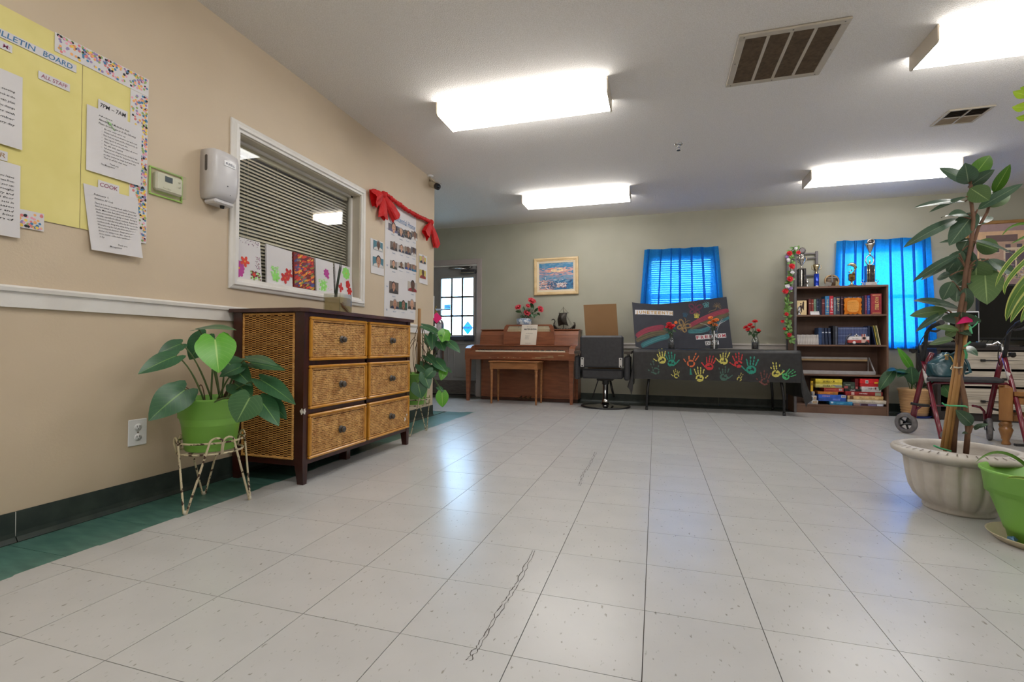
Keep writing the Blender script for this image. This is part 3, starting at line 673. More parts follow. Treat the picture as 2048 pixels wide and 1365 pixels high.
# ---- five little paintings standing on the window sill
def blob(b, P, u, v, cy, cz, r, n, k, mi, d, ph=0, sq=1):
    """flat flower or splash: n lobes"""
    pts = []
    for i in range(n*6):
        a = 2*pi*i/(n*6); q = r*(1-k+k*abs(cos(n*a/2+ph))); pts.append(P+u*(cy+q*cos(a))+v*(cz+q*sin(a)*sq)+u.cross(v)*d)
    b.poly(pts, mi)
pal = {n_: mat('paint_'+n_, c, None, 60, rough=.55) for n_, c in dict(magenta=(176, 52, 140), red=(190, 36, 36), scarlet=(214, 60, 36), lime=(140, 214, 104), pale=(190, 226, 170), gold=(226, 160, 48), maroon=(112, 30, 38), blue=(62, 70, 128), violet=(92, 44, 96), orange=(226, 122, 40), olive=(130, 140, 60), grey=(120, 112, 118)).items()}
PN = list(pal); PM = [m_paper]+list(pal.values())
def pid(n_): return 1+PN.index(n_)
def canvas(y0, y1, h, rot, label, art, base=None, mm=None):
    t = thing('canvas_painting', label, 'painting', (WL-.05, (y0+y1)/2, OZ0+.006), 0, 'small paintings on the office window sill')
    u = V((0, cos(rot), sin(rot))); v = V((-.075, -sin(rot), cos(rot))).normalized(); u = (u-v*u.dot(v)).normalized(); nn = u.cross(v); w_ = y1-y0
    P = V((WL-.046, y0, OZ0+.0065+max(0, -sin(rot))*w_))
    B().prism([P, P+u*w_, P+u*w_+v*h, P+v*h], -nn*.012).obj('canvas', mm or m_paper, t)
    b = B(); art(b, P, u, v, w_, h); b.obj('paintwork', PM, t)
def spl(b, P, u, v, w_, h, n, names, ya, yb, za, zb, seed, r0=.0015, r1=.004):
    r = random.Random(seed)
    for i in range(n): blob(b, P, u, v, w_*r.uniform(ya, yb), h*r.uniform(za, zb), r.uniform(r0, r1), 3, .5, pid(r.choice(names)), .0004+i*.00002, r.random()*3, r.uniform(.6, 1.3))
def art1(b, P, u, v, w_, h):
    spl(b, P, u, v, w_, h, 46, ['grey', 'violet', 'maroon'], .05, .95, .84, .99, 1); spl(b, P, u, v, w_, h, 40, ['violet', 'maroon', 'magenta'], .80, .96, .32, .62, 2); spl(b, P, u, v, w_, h, 26, ['magenta', 'pale', 'grey'], .04, .1, .4, .85, 3)
    for cz in (.32, .18): blob(b, P, u, v, w_*.22, h*cz, .036, 7, .25, pid('magenta'), .0012)
    blob(b, P, u, v, w_*.22, h*.26, .040, 9, .12, pid('magenta'), .0014); blob(b, P, u, v, w_*.22, h*.26, .007, 5, .3, pid('gold'), .002)
    blob(b, P, u, v, w_*.42, h*.44, .036, 5, .62, pid('scarlet'), .0016, .4); blob(b, P, u, v, w_*.42, h*.44, .006, 5, .3, pid('gold'), .0022)
    spl(b, P, u, v, w_, h, 60, ['lime', 'pale', 'olive', 'maroon'], .6, .97, .03, .24, 4, .003, .008); blob(b, P, u, v, w_*.72, h*.17, .026, 5, .6, pid('maroon'), .0024, 1); blob(b, P, u, v, w_*.72, h*.17, .014, 5, .5, pid('scarlet'), .0028, 1)
def art2(b, P, u, v, w_, h):
    spl(b, P, u, v, w_, h, 70, ['lime', 'pale', 'lime'], .14, .45, .10, .46, 5, .004, .010); blob(b, P, u, v, w_*.33, h*.2, .036, 6, .5, pid('lime'), .0016, .5)
    blob(b, P, u, v, w_*.68, h*.22, .040, 5, .6, pid('red'), .002, .3); blob(b, P, u, v, w_*.84, h*.36, .040, 5, .6, pid('red'), .0022, .9)
    for y, z in ((.68, .22), (.84, .36)): blob(b, P, u, v, w_*y, h*z, .005, 5, .3, pid('gold'), .003)
def art3(b, P, u, v, w_, h):
    r = random.Random(11); k = 0
    for i in range(240):
        c = pid(r.choice(['maroon', 'red', 'orange', 'maroon', 'scarlet', 'gold', 'violet', 'olive', 'grey', 'blue', 'maroon'] if i > 4 else ['maroon']))
        y, z = r.random(), r.random(); L_ = r.uniform(.02, .055); wd = r.uniform(.004, .009); a = radians(r.uniform(15, 38)); y0 = min(max(y*w_, .022), w_-.022); z0 = min(max(z*h, .016), h-.016)
        pts = []
        for q in range(10):
            g = 2*pi*q/10; e, f = cos(g)*L_/2, sin(g)*wd; pts.append(P+u*min(max(y0+e*cos(a)-f*sin(a), .001), w_-.001)+v*min(max(z0+e*sin(a)+f*cos(a), .001), h-.001)+u.cross(v)*(.0006+i*.00001))
        b.poly(pts, c)
def art4(b, P, u, v, w_, h):
    blob(b, P, u, v, w_*.58, h*.62, .034, 7, .3, pid('magenta'), .001); blob(b, P, u, v, w_*.66, h*.50, .016, 4, .5, pid('magenta'), .0012)
    spl(b, P, u, v, w_, h, 60, ['lime', 'pale'], .12, .6, .06, .40, 6, .004, .010); blob(b, P, u, v, w_*.38, h*.22, .042, 6, .5, pid('lime'), .0014, .2); blob(b, P, u, v, w_*.38, h*.22, .010, 5, .4, pid('pale'), .002)
    for y, z in ((.75, .12), (.66, .15), (.85, .14)): blob(b, P, u, v, w_*y, h*z, .003, 4, .4, pid('red'), .002)
def art5(b, P, u, v, w_, h):
    blob(b, P, u, v, w_*.64, h*.76, .050, 8, .18, pid('lime'), .001); blob(b, P, u, v, w_*.64, h*.76, .006, 5, .3, pid('gold'), .002)
    blob(b, P, u, v, w_*.72, h*.40, .030, 5, .2, pid('red'), .0012, 0, 1.2); blob(b, P, u, v, w_*.80, h*.20, .034, 6, .35, pid('red'), .0014); blob(b, P, u, v, w_*.28, h*.26, .030, 4, .6, pid('red'), .0016, .5, 1.4)
canvas(2.203, 2.42, .256, 0, 'white canvas with a big magenta flower and a speckled border', art1)
canvas(2.462, 2.685, .25, -.035, 'white canvas with two red star flowers and pale green splashes', art2)
canvas(2.700, 2.905, .245, -.045, 'canvas covered edge to edge in maroon and orange brush strokes', art3, mm=mat('raw_maroon_canvas', (130, 40, 38), None, 30, rough=.6))
canvas(2.928, 3.125, .248, -.02, 'white canvas with a small magenta flower above a green splash', art4)
canvas(3.152, 3.36, .248, -.012, 'white canvas with a green flower over red petals, behind the reeds', art5)

# ---- residents poster, side strips, red garland
SK = [mat('print_skin_'+str(i), c, None, 40, rough=.6) for i, c in enumerate(((196, 150, 124), (120, 84, 66), (92, 64, 52), (176, 128, 104), (150, 108, 88)))]
HC = [mat('print_hair_'+n_, c, None, 40, rough=.6) for n_, c in (('black', (34, 30, 32)), ('grey', (150, 148, 146)), ('brown', (70, 50, 40)))]
CL = [mat('print_cloth_'+str(i), c, None, 40, rough=.6) for i, c in enumerate(((96, 92, 128), (44, 52, 76), (58, 54, 56), (200, 196, 192), (40, 66, 130), (136, 44, 50), (70, 76, 66), (38, 110, 150)))]
BGM = [mat('print_ground_'+str(i), c, None, 6, rough=.6) for i, c in enumerate(((128, 112, 98), (150, 140, 134), (104, 90, 82), (176, 168, 158), (70, 120, 136), (196, 180, 96), (40, 96, 80), (92, 86, 96)))]
PHM = [m_paper]+SK+HC+CL+BGM
def photo(y0, y1, z0, z1, par, seed, bgi=None, cli=None, ski=None, hai=None, d=.004):
    """flat printed portrait: head, hair and shoulders in front of a wall"""
    r = random.Random(seed); b = B(); w_, h = y1-y0, z1-z0; bgi = r.randrange(4) if bgi is None else bgi; cli = r.randrange(8) if cli is None else cli; ski = r.randrange(5) if ski is None else ski; hai = r.randrange(3) if hai is None else hai
    b.prism([wp(y0, z0, d), wp(y1, z0, d), wp(y1, z1, d), wp(y0, z1, d)], (.0005, 0, 0), 17+bgi)
    cy = y0+w_*r.uniform(.45, .58); hz = z0+h*.62; hr = w_*r.uniform(.17, .21)
    b.poly([wp(y0+w_*.02, z0+h*.01, d+.0008), wp(y1-w_*.02, z0+h*.01, d+.0008), wp(cy+w_*.42, z0+h*.26, d+.0008), wp(cy+w_*.16, z0+h*.40, d+.0008), wp(cy-w_*.16, z0+h*.40, d+.0008), wp(max(y0, cy-w_*.42), z0+h*.26, d+.0008)], 9+cli)
    b.disc(wp(cy, hz+hr*.35, d+.0009), UY, UZ, hr*1.16, hr*1.25, 14, 6+hai); b.disc(wp(cy, hz-hr*.9, d+.0010), UY, UZ, hr*.5, hr*.8, 10, 1+ski); b.disc(wp(cy, hz, d+.0012), UY, UZ, hr, hr*1.25, 14, 1+ski)
    for s_ in (-1, 1): b.disc(wp(cy+s_*hr*.38, hz+hr*.2, d+.0014), UY, UZ, hr*.14, hr*.09, 6, 6)
    b.disc(wp(cy, hz-hr*.55, d+.0014), UY, UZ, hr*.34, hr*.08, 6, 6); b.poly([wp(cy-hr*.1, hz-hr*.2, d+.0014), wp(cy+hr*.1, hz-hr*.2, d+.0014), wp(cy, hz+hr*.12, d+.0014)], 6)
    return b.obj('photo', PHM, par)
t = thing('residents_poster', 'tall white poster of resident portraits under red tissue bows', 'poster', wp(4.05, 1.016))
wavy_sheet(3.755, 4.335, 1.016, 1.385, .0020, 'sheet', m_paper, t, nz=3, ny=4).obj('poster_sheet', m_paper, t); wavy_sheet(3.755, 4.335, 1.383, 1.70, .0024, 's', m_paper, t, nz=3, ny=4).obj('poster_sheet', m_paper, t); wavy_sheet(3.755, 4.33, 1.698, 2.06, .0028, 's', m_paper, t, nz=3, ny=4).obj('poster_sheet', m_paper, t)
b = B(); m_sbp = mat('steel_blue_print', (70, 106, 150), (86, 122, 166), 30, rough=.4); b.text('Presidential Home', wp(3.86, 1.918, .0045), V((0, 1, -.02)), UZ, .055, 1, .012, 'L', 3, .1, .45); b.obj('lettering', [m_paper, m_sbp], t); b = B(); b.text('RESIDENTS', wp(3.90, 1.818, .0045), V((0, 1, -.02)), UZ, .055, 1, .016, 'L', 3, 0, .35); b.obj('lettering', [m_paper, m_sbp], t)
def zq(x, y): return onx(730+x/5.053, 370+y/5.053)
rows = [[(233, 368, 325, 517), (328, 415, 394, 560), (398, 437, 460, 577), (465, 452, 525, 592)], [(253, 552, 323, 697), (335, 590, 394, 715), (398, 605, 458, 735), (462, 612, 514, 752)], [(250, 745, 323, 883), (333, 768, 390, 873), (398, 770, 463, 888), (468, 790, 518, 905)], [(243, 958, 333, 1130), (430, 960, 520, 1110)], [(250, 1155, 340, 1280), (343, 1165, 420, 1290), (430, 1158, 510, 1285)]]
sd_ = 20; cap = B()
spec = [(7, 0, 0, 0), (1, 1, 0, 1), (0, 2, 3, 0), (2, 3, 1, 0), (2, 2, 1, 1), (1, 1, 0, 0), (0, 1, 1, 2), (7, 3, 2, 0), (1, 6, 0, 0), (3, 2, 1, 0), (2, 4, 3, 1), (0, 7, 3, 0), (2, 2, 3, 0), (3, 5, 2, 0), (0, 1, 3, 1), (6, 6, 4, 0), (0, 2, 0, 1)]
for row in rows:
    for (x0, y0, x1, y1) in row:
        a, c = zq(x0, y0), zq(x1, y1); s4 = spec[sd_-20]; photo(a.y, c.y, c.z+.02, a.z-.012, t, sd_, *s4); sd_ += 1
        cap.text('Resident', wp((a.y+c.y)/2, c.z-.012, .0045), UY, UZ, .011, 0, .005, 'C', 1, .2)
for i, zr in enumerate((1.83, 1.66, 1.50, 1.31, 1.10)): cap.text('R%d' % (i+1), wp(3.785, zr-.03, .0045), UY, UZ, .016, 0, .005, 'L', 1)
cap.obj('caption', MC['steel_blue_print'], t)
def photostrip(y0, y1, z0, z1, ph, label, sd_, bgi, cl, tilt=.012):
    t = thing('photo_strip', label, 'photo', wp((y0+y1)/2, z0))
    wavy_sheet(y0, y1, z0, z1, .0025, 's', m_paper, t, nz=4, ny=3, curl=.004, skew=(tilt, tilt, 0, 0)).obj('sheet', m_paper, t)
    for k, (x0, yy0, x1, yy1) in enumerate(ph):
        a, c = zq(x0, yy0), zq(x1, yy1); photo(a.y+.004, c.y-.004, c.z+.012, a.z-.006, t, sd_+k, bgi, cl[k], None, None, d=.0055)
photostrip(3.528, 3.728, 1.372, 1.668, [(78, 548, 175, 695), (72, 712, 182, 862)], 'white strip of two portraits with teal grounds, window side of the poster', 60, 4, (3, 3))
photostrip(4.395, 4.578, 1.40, 1.700, [(545, 708, 612, 817), (545, 845, 612, 970)], 'white strip of two portraits with yellow grounds, corner side of the poster', 70, 5, (1, 5))

m_red = mat('red_tissue', (206, 24, 28), (226, 40, 40), 14, rough=.6, trans=.25, bump=.3, bscale=40)
t = thing('tissue_garland', 'red crinkled tissue garland with a bow at each end over the poster', 'garland', wp(4.1, 2.05))
r = random.Random(4); A, C_ = wp(3.70, 2.095, .034), wp(4.62, 2.075, .034); pts = []; rad = []
for i in range(61):
    q = i/60; p = lerp(A, C_, q); pts.append(p+V((0, 0, -.03*sin(pi*q)+.003*sin(i*1.9)))); rad.append(.017+.006*sin(i*2.3)+r.uniform(-.003, .003))
B().tube(pts, rad, 8).obj('twisted_rope', m_red, t)
def bowlobe(c, tip, w0, seed, name='bow_loop'):
    rr = random.Random(seed); c, tip = V(c), V(tip); b = B(); ax = (tip-c); L_ = ax.length; ax.normalize(); sd2 = ax.cross(V((1, 0, 0))).normalized(); n1, n2 = 10, 18; vs = []
    for i in range(n1+1):
        q = i/n1; wd = w0*(.22+.78*sin(min(1, q*1.15)*pi/2))
        for j in range(n2):
            a = 2*pi*j/n2; k = 1+.16*sin(5*a+seed)*q+rr.uniform(-.05, .05); vs.append(c+ax*(q*L_*(1+.05*sin(3*a+seed)*q))+sd2*cos(a)*wd*k+V((1, 0, 0))*(max(sin(a), -.45)*wd*.55*k+.036))
    b.add(vs, [(i*n2+j, i*n2+(j+1) % n2, (i+1)*n2+(j+1) % n2, (i+1)*n2+j) for i in range(n1) for j in range(n2)], 0, False); return b.obj(name, m_red, t)
bowlobe(wp(3.66, 2.075), wp(3.50, 1.985), .07, 1); bowlobe(wp(3.67, 2.06), wp(3.66, 1.865), .055, 2); bowlobe(wp(3.68, 2.075), wp(3.88, 1.93), .06, 3)
bowlobe(wp(4.60, 2.065), wp(4.47, 1.90), .06, 4); bowlobe(wp(4.60, 2.06), wp(4.74, 1.845), .06, 5)
for y, z in ((3.67, 2.075), (4.60, 2.066)): B().ball(wp(y, z, .036), (.028, .03, .032), 10).obj('bow_knot', m_red, t)

# ================================================================== DRESSER
m_dw = mat('dark_mahogany', (48, 20, 15), (70, 30, 22), 7, rough=.32, coat=.25, stretch=(1, 6, 1), fac=(.3, .7))
m_dwt = mat('worn_mahogany_top', (58, 32, 28), (86, 58, 50), 9, rough=.35, coat=.2, fac=(.4, .75))
m_rat = mat('rattan_weave', (172, 118, 56), (224, 176, 108), 26, rough=.5, fac=(.3, .7))
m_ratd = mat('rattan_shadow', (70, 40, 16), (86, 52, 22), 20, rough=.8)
m_rim = mat('golden_rattan_rim', (190, 128, 36), (206, 146, 52), 14, rough=.3, coat=.3)
m_wick = mat('wicker_strand', (184, 130, 60), (222, 172, 98), 18, rough=.5, fac=(.3, .7), stretch=(1, 1, 3))
m_knob = mat('pewter_knob', (74, 70, 68), (96, 92, 88), 40, rough=.4, metal=.7)
t = thing('dresser', 'dark wood dresser with six woven rattan drawers against the tan wall', 'dresser', (-2.05, 2.72, 0))
xF, xK, yN, yR = -1.805, -2.285, 2.138, 3.296
b = B(); c_ = .03
b.prism([(xK-.012, yN-.022, .932), (xF+.022-c_, yN-.022, .932), (xF+.022, yN-.022+c_, .932), (xF+.022, yR+.045-c_, .932), (xF+.022-c_, yR+.045, .932), (xK-.012, yR+.045, .932)], (0, 0, .021)); b.obj('top', m_dwt, t)
for (x, y, sx, sy) in ((xF-.03, yN+.022, 1, -1), (xF-.03, yR-.022, 1, 1), (xK+.03, yN+.022, -1, -1), (xK+.03, yR-.022, -1, 1)):
    b = B(); h1, h2 = .030, .022
    secs = [(0, .019, .014, sx*.014), (.13, .028, .021, 0), (.932, .030, .022, 0)]
    b.add([(x+dx*hx+ox*.6, y+dy*hy+sy*0*ox, z) for z, hx, hy, ox in secs for dx, dy in ((-1, -1), (1, -1), (1, 1), (-1, 1))], [(i*4+j, i*4+(j+1) % 4, i*4+4+(j+1) % 4, i*4+4+j) for i in range(2) for j in range(4)]+[(3, 2, 1, 0), (8, 9, 10, 11)])
    b.obj('leg', m_dw, t)
b = B()
b.box(xF-.05, xF-.006, yN+.03, yR-.03, .910, .932); b.box(xF-.05, xF-.006, yN+.03, yR-.03, .105, .130)
for z in (.653, .388): b.box(xF-.05, xF-.008, yN+.03, yR-.03, z-.014, z+.014)
b.box(xF-.05, xF-.008, 2.711, 2.735, .12, .92); b.obj('front_frame', m_dw, t)
b = B()
for y in (yN+.004, yR-.006): b.box(xK+.05, xF-.05, y, y+.004, .1, .93)
b.box(xK, xK+.01, yN+.03, yR-.03, .10, .93); b.box(xK+.01, xF-.05, yN+.03, yR-.03, .10, .112); b.obj('carcass', m_dw, t)
b = B(); b.box(-2.0, -1.94, 2.71, 2.75, 0, .10, bev=.003); b.obj('centre_foot', m_dw, t)
# woven side
def pillow(b, P, u, v, w_, h, d, mi=0):
    n = u.cross(v); P = V(P); vs = [P, P+u*w_*.5, P+u*w_, P+v*h*.5+n*d*.35, P+u*w_*.5+v*h*.5+n*d, P+u*w_+v*h*.5+n*d*.35, P+v*h, P+u*w_*.5+v*h, P+u*w_+v*h]
    b.add(vs, [(0, 1, 4, 3), (1, 2, 5, 4), (3, 4, 7, 6), (4, 5, 8, 7)], mi, True)
def rope(b, A, C_, r, mi=0, pitch=.016):
    A, C_ = V(A), V(C_); L_ = (C_-A).length; n = max(2, int(L_/pitch*5)); ax = (C_-A).normalized(); u = ax.orthogonal().normalized(); v = ax.cross(u)
    for ph in (0, pi): b.tube([A+ax*(L_*i/n)+(u*cos(2*pi*L_*i/n/pitch+ph)+v*sin(2*pi*L_*i/n/pitch+ph))*r*.55 for i in range(n+1)], r*.6, 5, mi)
ys_ = yN+.004; X0, X1, Z0, Z1 = -2.215, -1.868, .135, .926
b = B(); b.box(X0, X1, ys_-.002, ys_+.002, Z0, Z1, 1); nc = 13; pz = .0062; nr = int((Z1-Z0-.02)/pz)
for c in range(nc):
    x0 = X0+.012+(X1-X0-.024)*c/nc; w_ = (X1-X0-.024)/nc
    for k in range(nr):
        if (k+c) % 2 == 0: pillow(b, (x0-w_*.02, ys_-.002, Z0+.01+k*pz), X3, Z3, w_*1.04, pz*1.1, .008)
        else: pillow(b, (x0+w_*.1, ys_-.002, Z0+.01+k*pz), X3, Z3, w_*.8, pz*.6, .0008, 1)
b.obj('wicker_side', [m_wick, m_ratd], t)['kind'] = 'stuff'
b = B()
for A, C_ in (((X0+.004, ys_-.004, Z0), (X0+.004, ys_-.004, Z1)), ((X1-.004, ys_-.004, Z0), (X1-.004, ys_-.004, Z1)), ((X0, ys_-.004, Z1-.004), (X1, ys_-.004, Z1-.004)), ((X0, ys_-.004, Z0+.004), (X1, ys_-.004, Z0+.004))): rope(b, A, C_, .007)
b.obj('braid_edge', m_wick, t)
# drawers
ry = random.Random(9)
for (z0, z1) in ((.667, .909), (.402, .641), (.131, .375)):
    for (y0, y1) in ((2.178, 2.709), (2.737, 3.276)):
        x = xF+.004
        dr = B().box(xF-.30, x-.002, y0+.010, y1-.010, z0+.010, z1-.010).obj('drawer', m_ratd, t)
        b = B()
        for q in ((y0, y1, z1-.016, z1), (y0, y1, z0, z0+.016), (y0, y0+.016, z0+.016, z1-.016), (y1-.016, y1, z0+.016, z1-.016)): b.box(xF-.012, x+.010, *q, bev=.005)
        b.obj('drawer_rim', m_rim, dr)
        b = B()
        for A, C_ in (((x, y0+.022, z0+.022), (x, y1-.022, z0+.022)), ((x, y0+.022, z1-.022), (x, y1-.022, z1-.022)), ((x, y0+.022, z0+.022), (x, y0+.022, z1-.022)), ((x, y1-.022, z0+.022), (x, y1-.022, z1-.022))): rope(b, A, C_, .0055, 0, .018)
        nc, nr = 30, 17; w_ = (y1-y0-.060)/nc; h_ = (z1-z0-.060)/nr
        for c in range(nc):
            for k in range(nr):
                up = (c//1+k) % 2; j = ry.uniform(-.0015, .0015)
                pillow(b, (x-.002, y0+.030+c*w_-w_*.08+(w_*.5 if k % 2 else 0)*.6, z0+.030+k*h_+j-h_*.1), UY, UZ, w_*(1.02), h_*.98, ry.uniform(.006, .010) if up else ry.uniform(.0025, .005))
        o = b.obj('woven_panel', m_rat, dr); o['kind'] = 'stuff'
        kc = V((x+.006, (y0+y1)/2+.005, (z0+z1)/2)); B().lathe([(.022, 0), (.021, .003), (.012, .006), (.010, .010), (.017, .014), (.019, .021), (.014, .027), (0, .029)], kc, 18, ax=(1, 0, 0)).obj('knob', m_knob, dr)
m_chip = mat('chipped_white', (214, 208, 200), None, 30, rough=.7)
b = B(); blob(b, V((xF-.004, yN-.0012, .395)), V((1, 0, 0)), V((0, 0, 1)), -.004, 0, .012, 4, .4, 0, .0008, .3, 1.5); blob(b, V((xF+.0006, yN+.006, .395)), UY, UZ, .004, 0, .010, 5, .4, 0, .0004, .1, 1.8); b.obj('chipped_patch', m_chip, t)
b = B(); blob(b, V((xF+.016, 3.200, .205)), UY, UZ, 0, 0, .014, 3, .6, 0, .0004, .3, 1.3); blob(b, V((xF+.016, 3.225, .235)), UY, UZ, 0, 0, .010, 4, .6, 0, .0004, .9); b.obj('paint_spot', m_chip, t)
# glass vase with reeds on the dresser
t = thing('reed_vase', 'square glass vase with dark reeds and a dried frond on the dresser', 'vase', (-2.10, 2.812, .953))
vx0, vx1, vy0, vy1, vz = -2.165, -2.035, 2.748, 2.880, .954
m_gl = glass('vase_glass', (.90, .90, .86), .07, .02)
b = B()
for q in ((vx0, vx0+.005, vy0, vy1), (vx1-.005, vx1, vy0, vy1), (vx0, vx1, vy0, vy0+.005), (vx0, vx1, vy1-.005, vy1)): b.box(*q, vz, vz+.150)
b.box(vx0, vx1, vy0, vy1, vz, vz+.012); b.obj('glass_body', m_gl, t)
B().box(vx0+.006, vx1-.006, vy0+.006, vy1-.006, vz+.012, vz+.125).obj('pale_sand', mat('cream_filler', (206, 186, 140), (216, 196, 150), 20, rough=.6), t)
m_frond = mat('dried_frond', (104, 62, 26), (136, 86, 40), 30, rough=.7); b = B(); A = V((vx1-.003, vy0+.01, vz+.085)); C_ = V((vx1-.003, vy1-.008, vz+.012))
b.tube([A, C_], .002, 5)
for i in range(22):
    q = i/22; p = lerp(A, C_, q); s_ = 1 if i % 2 else -1; e = p+V((.001, .030, -.012+s_*.022))*(1-q*.55); b.leaf(p, e, .006, (1, 0, 0), 'strap', 0, 0, 3)
b.obj('frond', m_frond, t)
m_reed = mat('dark_reed', (34, 46, 34), (52, 66, 46), 20, rough=.5); r = random.Random(3)
for i in range(6):
    a = V((-2.10+r.uniform(-.01, .01), 2.775+r.uniform(-.008, .008), vz+.02)); e = V((-2.10+r.uniform(-.02, .02), 2.825+r.uniform(-.02, .035), 1.30+r.uniform(-.02, .05)))
    B().tube([a, lerp(a, e, .5)+V((0, -.008, 0)), e], [.004, .0035, .0015], 5).obj('reed', m_reed, t)
# ================================================================== POTTED PLANTS AT THE TAN WALL
m_pot = mat('lime_green_plastic', (128, 186, 78), (136, 194, 84), 4, rough=.38)
m_soil = mat('potting_soil', (44, 34, 26), (70, 54, 40), 60, rough=.95, bump=.6)
m_rust = mat('chipped_cream_wire', (214, 200, 168), (74, 50, 36), 46, rough=.5, fac=(.56, .62), detail=2)
m_lf = leafmat('philodendron_leaf', (46, 90, 60), (62, 114, 74), (120, 166, 90))
m_lfy = leafmat('young_leaf', (84, 158, 40), (102, 176, 52), (168, 206, 110), rnd=.08)
m_stem = mat('green_stem', (76, 104, 58), (96, 112, 66), 20, rough=.5); m_bstem = mat('brown_aerial_root', (84, 62, 44), (108, 82, 58), 30, rough=.7)
def pot_with_band(name, c, r0, r1, zb, zt, par, band=.62, m=None):
    h = zt-zb; zs_ = zb+h*band
    prof = [(0, zb), (r0*.96, zb), (r0, zb+.006), (r0*1.0+(r1-r0)*band*.8, zs_-.002), (r0+(r1-r0)*band*.8+.010, zs_+.004), (r1-.006, zt-.012), (r1, zt-.010), (r1+.002, zt-.002), (r1-.002, zt), (r1-.008, zt-.004), (r1-.014, zs_), (r0*.9, zb+.02), (0, zb+.02)]
    B().lathe(prof, (c[0], c[1], 0), 40).obj(name, m or m_pot, par)
    B().lathe([(0, zt-.045), (r1*.5, zt-.040), (r1-.016, zt-.050)], (c[0], c[1], 0), 28).obj('soil', m_soil, par)
def wire_stand(c, rU, zU, rL, zL, feet, label):
    t = thing('plant_stand', label, 'plant stand', (c[0], c[1], 0)); cx, cy = c
    for r_, z_ in ((rU, zU), (rL, zL)):
        B().tube([(cx+r_*cos(2*pi*k/40), cy+r_*sin(2*pi*k/40), z_) for k in range(40)], .0048, 7, closed=True).obj('ring', m_rust, t)
    for fx, fy in feet:
        a0 = atan2(fy-cy, fx-cx); b = B(); path = []
        for s_ in (-1, 1):
            aa = a0+s_*.50; top = V((cx+rU*cos(aa), cy+rU*sin(aa), zU-.006)); path.append([V((fx+.006*s_*-sin(a0), fy+.006*s_*cos(a0), .004)), top])
        A, C_ = path[0][1], path[1][1]
        def hook(T_, s_):
            aa = a0+s_*.50; out = []
            for k in range(9):
                th = pi*k/8; am = aa+s_*(.20-.20*cos(th)); rr = rU+.006; out.append(V((cx+rr*cos(am), cy+rr*sin(am), zU-.006+.030*sin(th))))
            out.append(V((cx+rL*cos(aa+s_*.40), cy+rL*sin(aa+s_*.40), zL))); return out
        P = hook(A, -1)[::-1]+[path[0][0], V((fx, fy, .002)), path[1][0]]+hook(C_, 1)
        B().tube(P, .0048, 7).obj('leg', m_rust, t)
        B().lathe([(0, 0), (.008, 0), (.007, .016), (0, .018)], (fx, fy, 0), 8).obj('foot_cap', MC['cream_plastic'], t)
    for k in range(3):
        a = 2*pi*k/3+.4; B().tube([(cx+rL*cos(a), cy+rL*sin(a), zL), (cx, cy, zL-.002)], .0035, 6).obj('cross_wire', m_rust, t)
    return t
S1 = (-2.035, 1.785); wire_stand(S1, .138, .300, .134, .250, [(-1.983, 1.617), (-1.882, 1.868), (-2.16, 1.86)], 'chipped cream wire plant stand in front of the dresser')
S2 = (-1.995, 3.71); wire_stand(S2, .138, .300, .134, .250, [(-1.95, 3.87), (-1.95, 3.57), (-2.15, 3.71)], 'chipped cream wire plant stand beyond the dresser')
def plant(name, label, cat, c): return thing(name, label, cat, (c[0], c[1], .255))
def wleaf(t, bpx, tpx, yb, yt, wpx, root, kind='heart', m=None, up=.35, curl=.12, fold=.12, stem=True, face=None, sm=None, name='leaf', sr=.0032):
    """leaf measured on the photo: base and tip pixels with their depths"""
    P, Q = ony(*bpx, yb), ony(*tpx, yt); dpt = ((P+Q)/2-C_P).dot(C_F); w_ = wpx*dpt/F_PX
    n = (C_P-(P+Q)/2).normalized()+V((0, 0, up)) if face is None else V(face)
    B().leaf(P, Q, w_, n, kind, curl, fold).obj(name, m or m_lf, t)
    if stem:
        root = V(root); mid = (P+root)/2+V((0, 0, abs(P.z-root.z)*.25+.02)); B().tube(bez(root, mid, P, 8), [sr*1.3]*4+[sr]*5, 6).obj('stem', sm or m_stem, t)
t = plant('philodendron', 'heart leaved philodendron in a lime green pot before the dresser', 'potted plant', S1)
pot_with_band('pot', S1, .106, .142, .255, .500, t)
R1 = V((S1[0], S1[1], .47)); y = 1.785
def rt(dx, dy): return R1+V((dx, dy, 0))
wleaf(t, (397, 658), (468, 650), y-.02, y-.12, 26, rt(0, .05), up=1.0, curl=.1)
wleaf(t, (430, 678), (437, 741), y-.14, y-.20, 72, rt(.03, -.03), m=m_lfy, up=.1, curl=.15, sm=MC['green_stem'])
wleaf(t, (352, 712), (277, 744), y-.10, y-.26, 40, rt(-.04, 0), up=.7)
wleaf(t, (362, 688), (317, 706), y-.04, y-.14, 30, rt(-.04, .04), up=.5)
wleaf(t, (412, 672), (377, 721), y+.05, y+.02, 44, rt(0, .05), up=.3)
wleaf(t, (370, 780), (298, 836), y-.15, y-.30, 66, rt(-.05, -.05), up=.5, curl=.2)
wleaf(t, (452, 722), (501, 767), y+.02, y-.02, 46, rt(.04, .02), up=.4)
wleaf(t, (480, 735), (440, 752), y+.0, y-.10, 26, rt(.03, 0), up=.6)
wleaf(t, (494, 716), (551, 722), y+.02, y-.08, 28, rt(.05, .02), up=.9)
wleaf(t, (502, 726), (567, 736), y+.06, y+.05, 26, rt(.05, .04), up=.5)
wleaf(t, (522, 760), (587, 801), y-.02, y-.10, 40, rt(.06, 0), up=.5)
wleaf(t, (520, 800), (556, 847), y-.06, y-.12, 44, rt(.06, -.02), up=.4)
wleaf(t, (535, 800), (572, 836), y-.02, y-.04, 34, rt(.06, 0), up=.3)
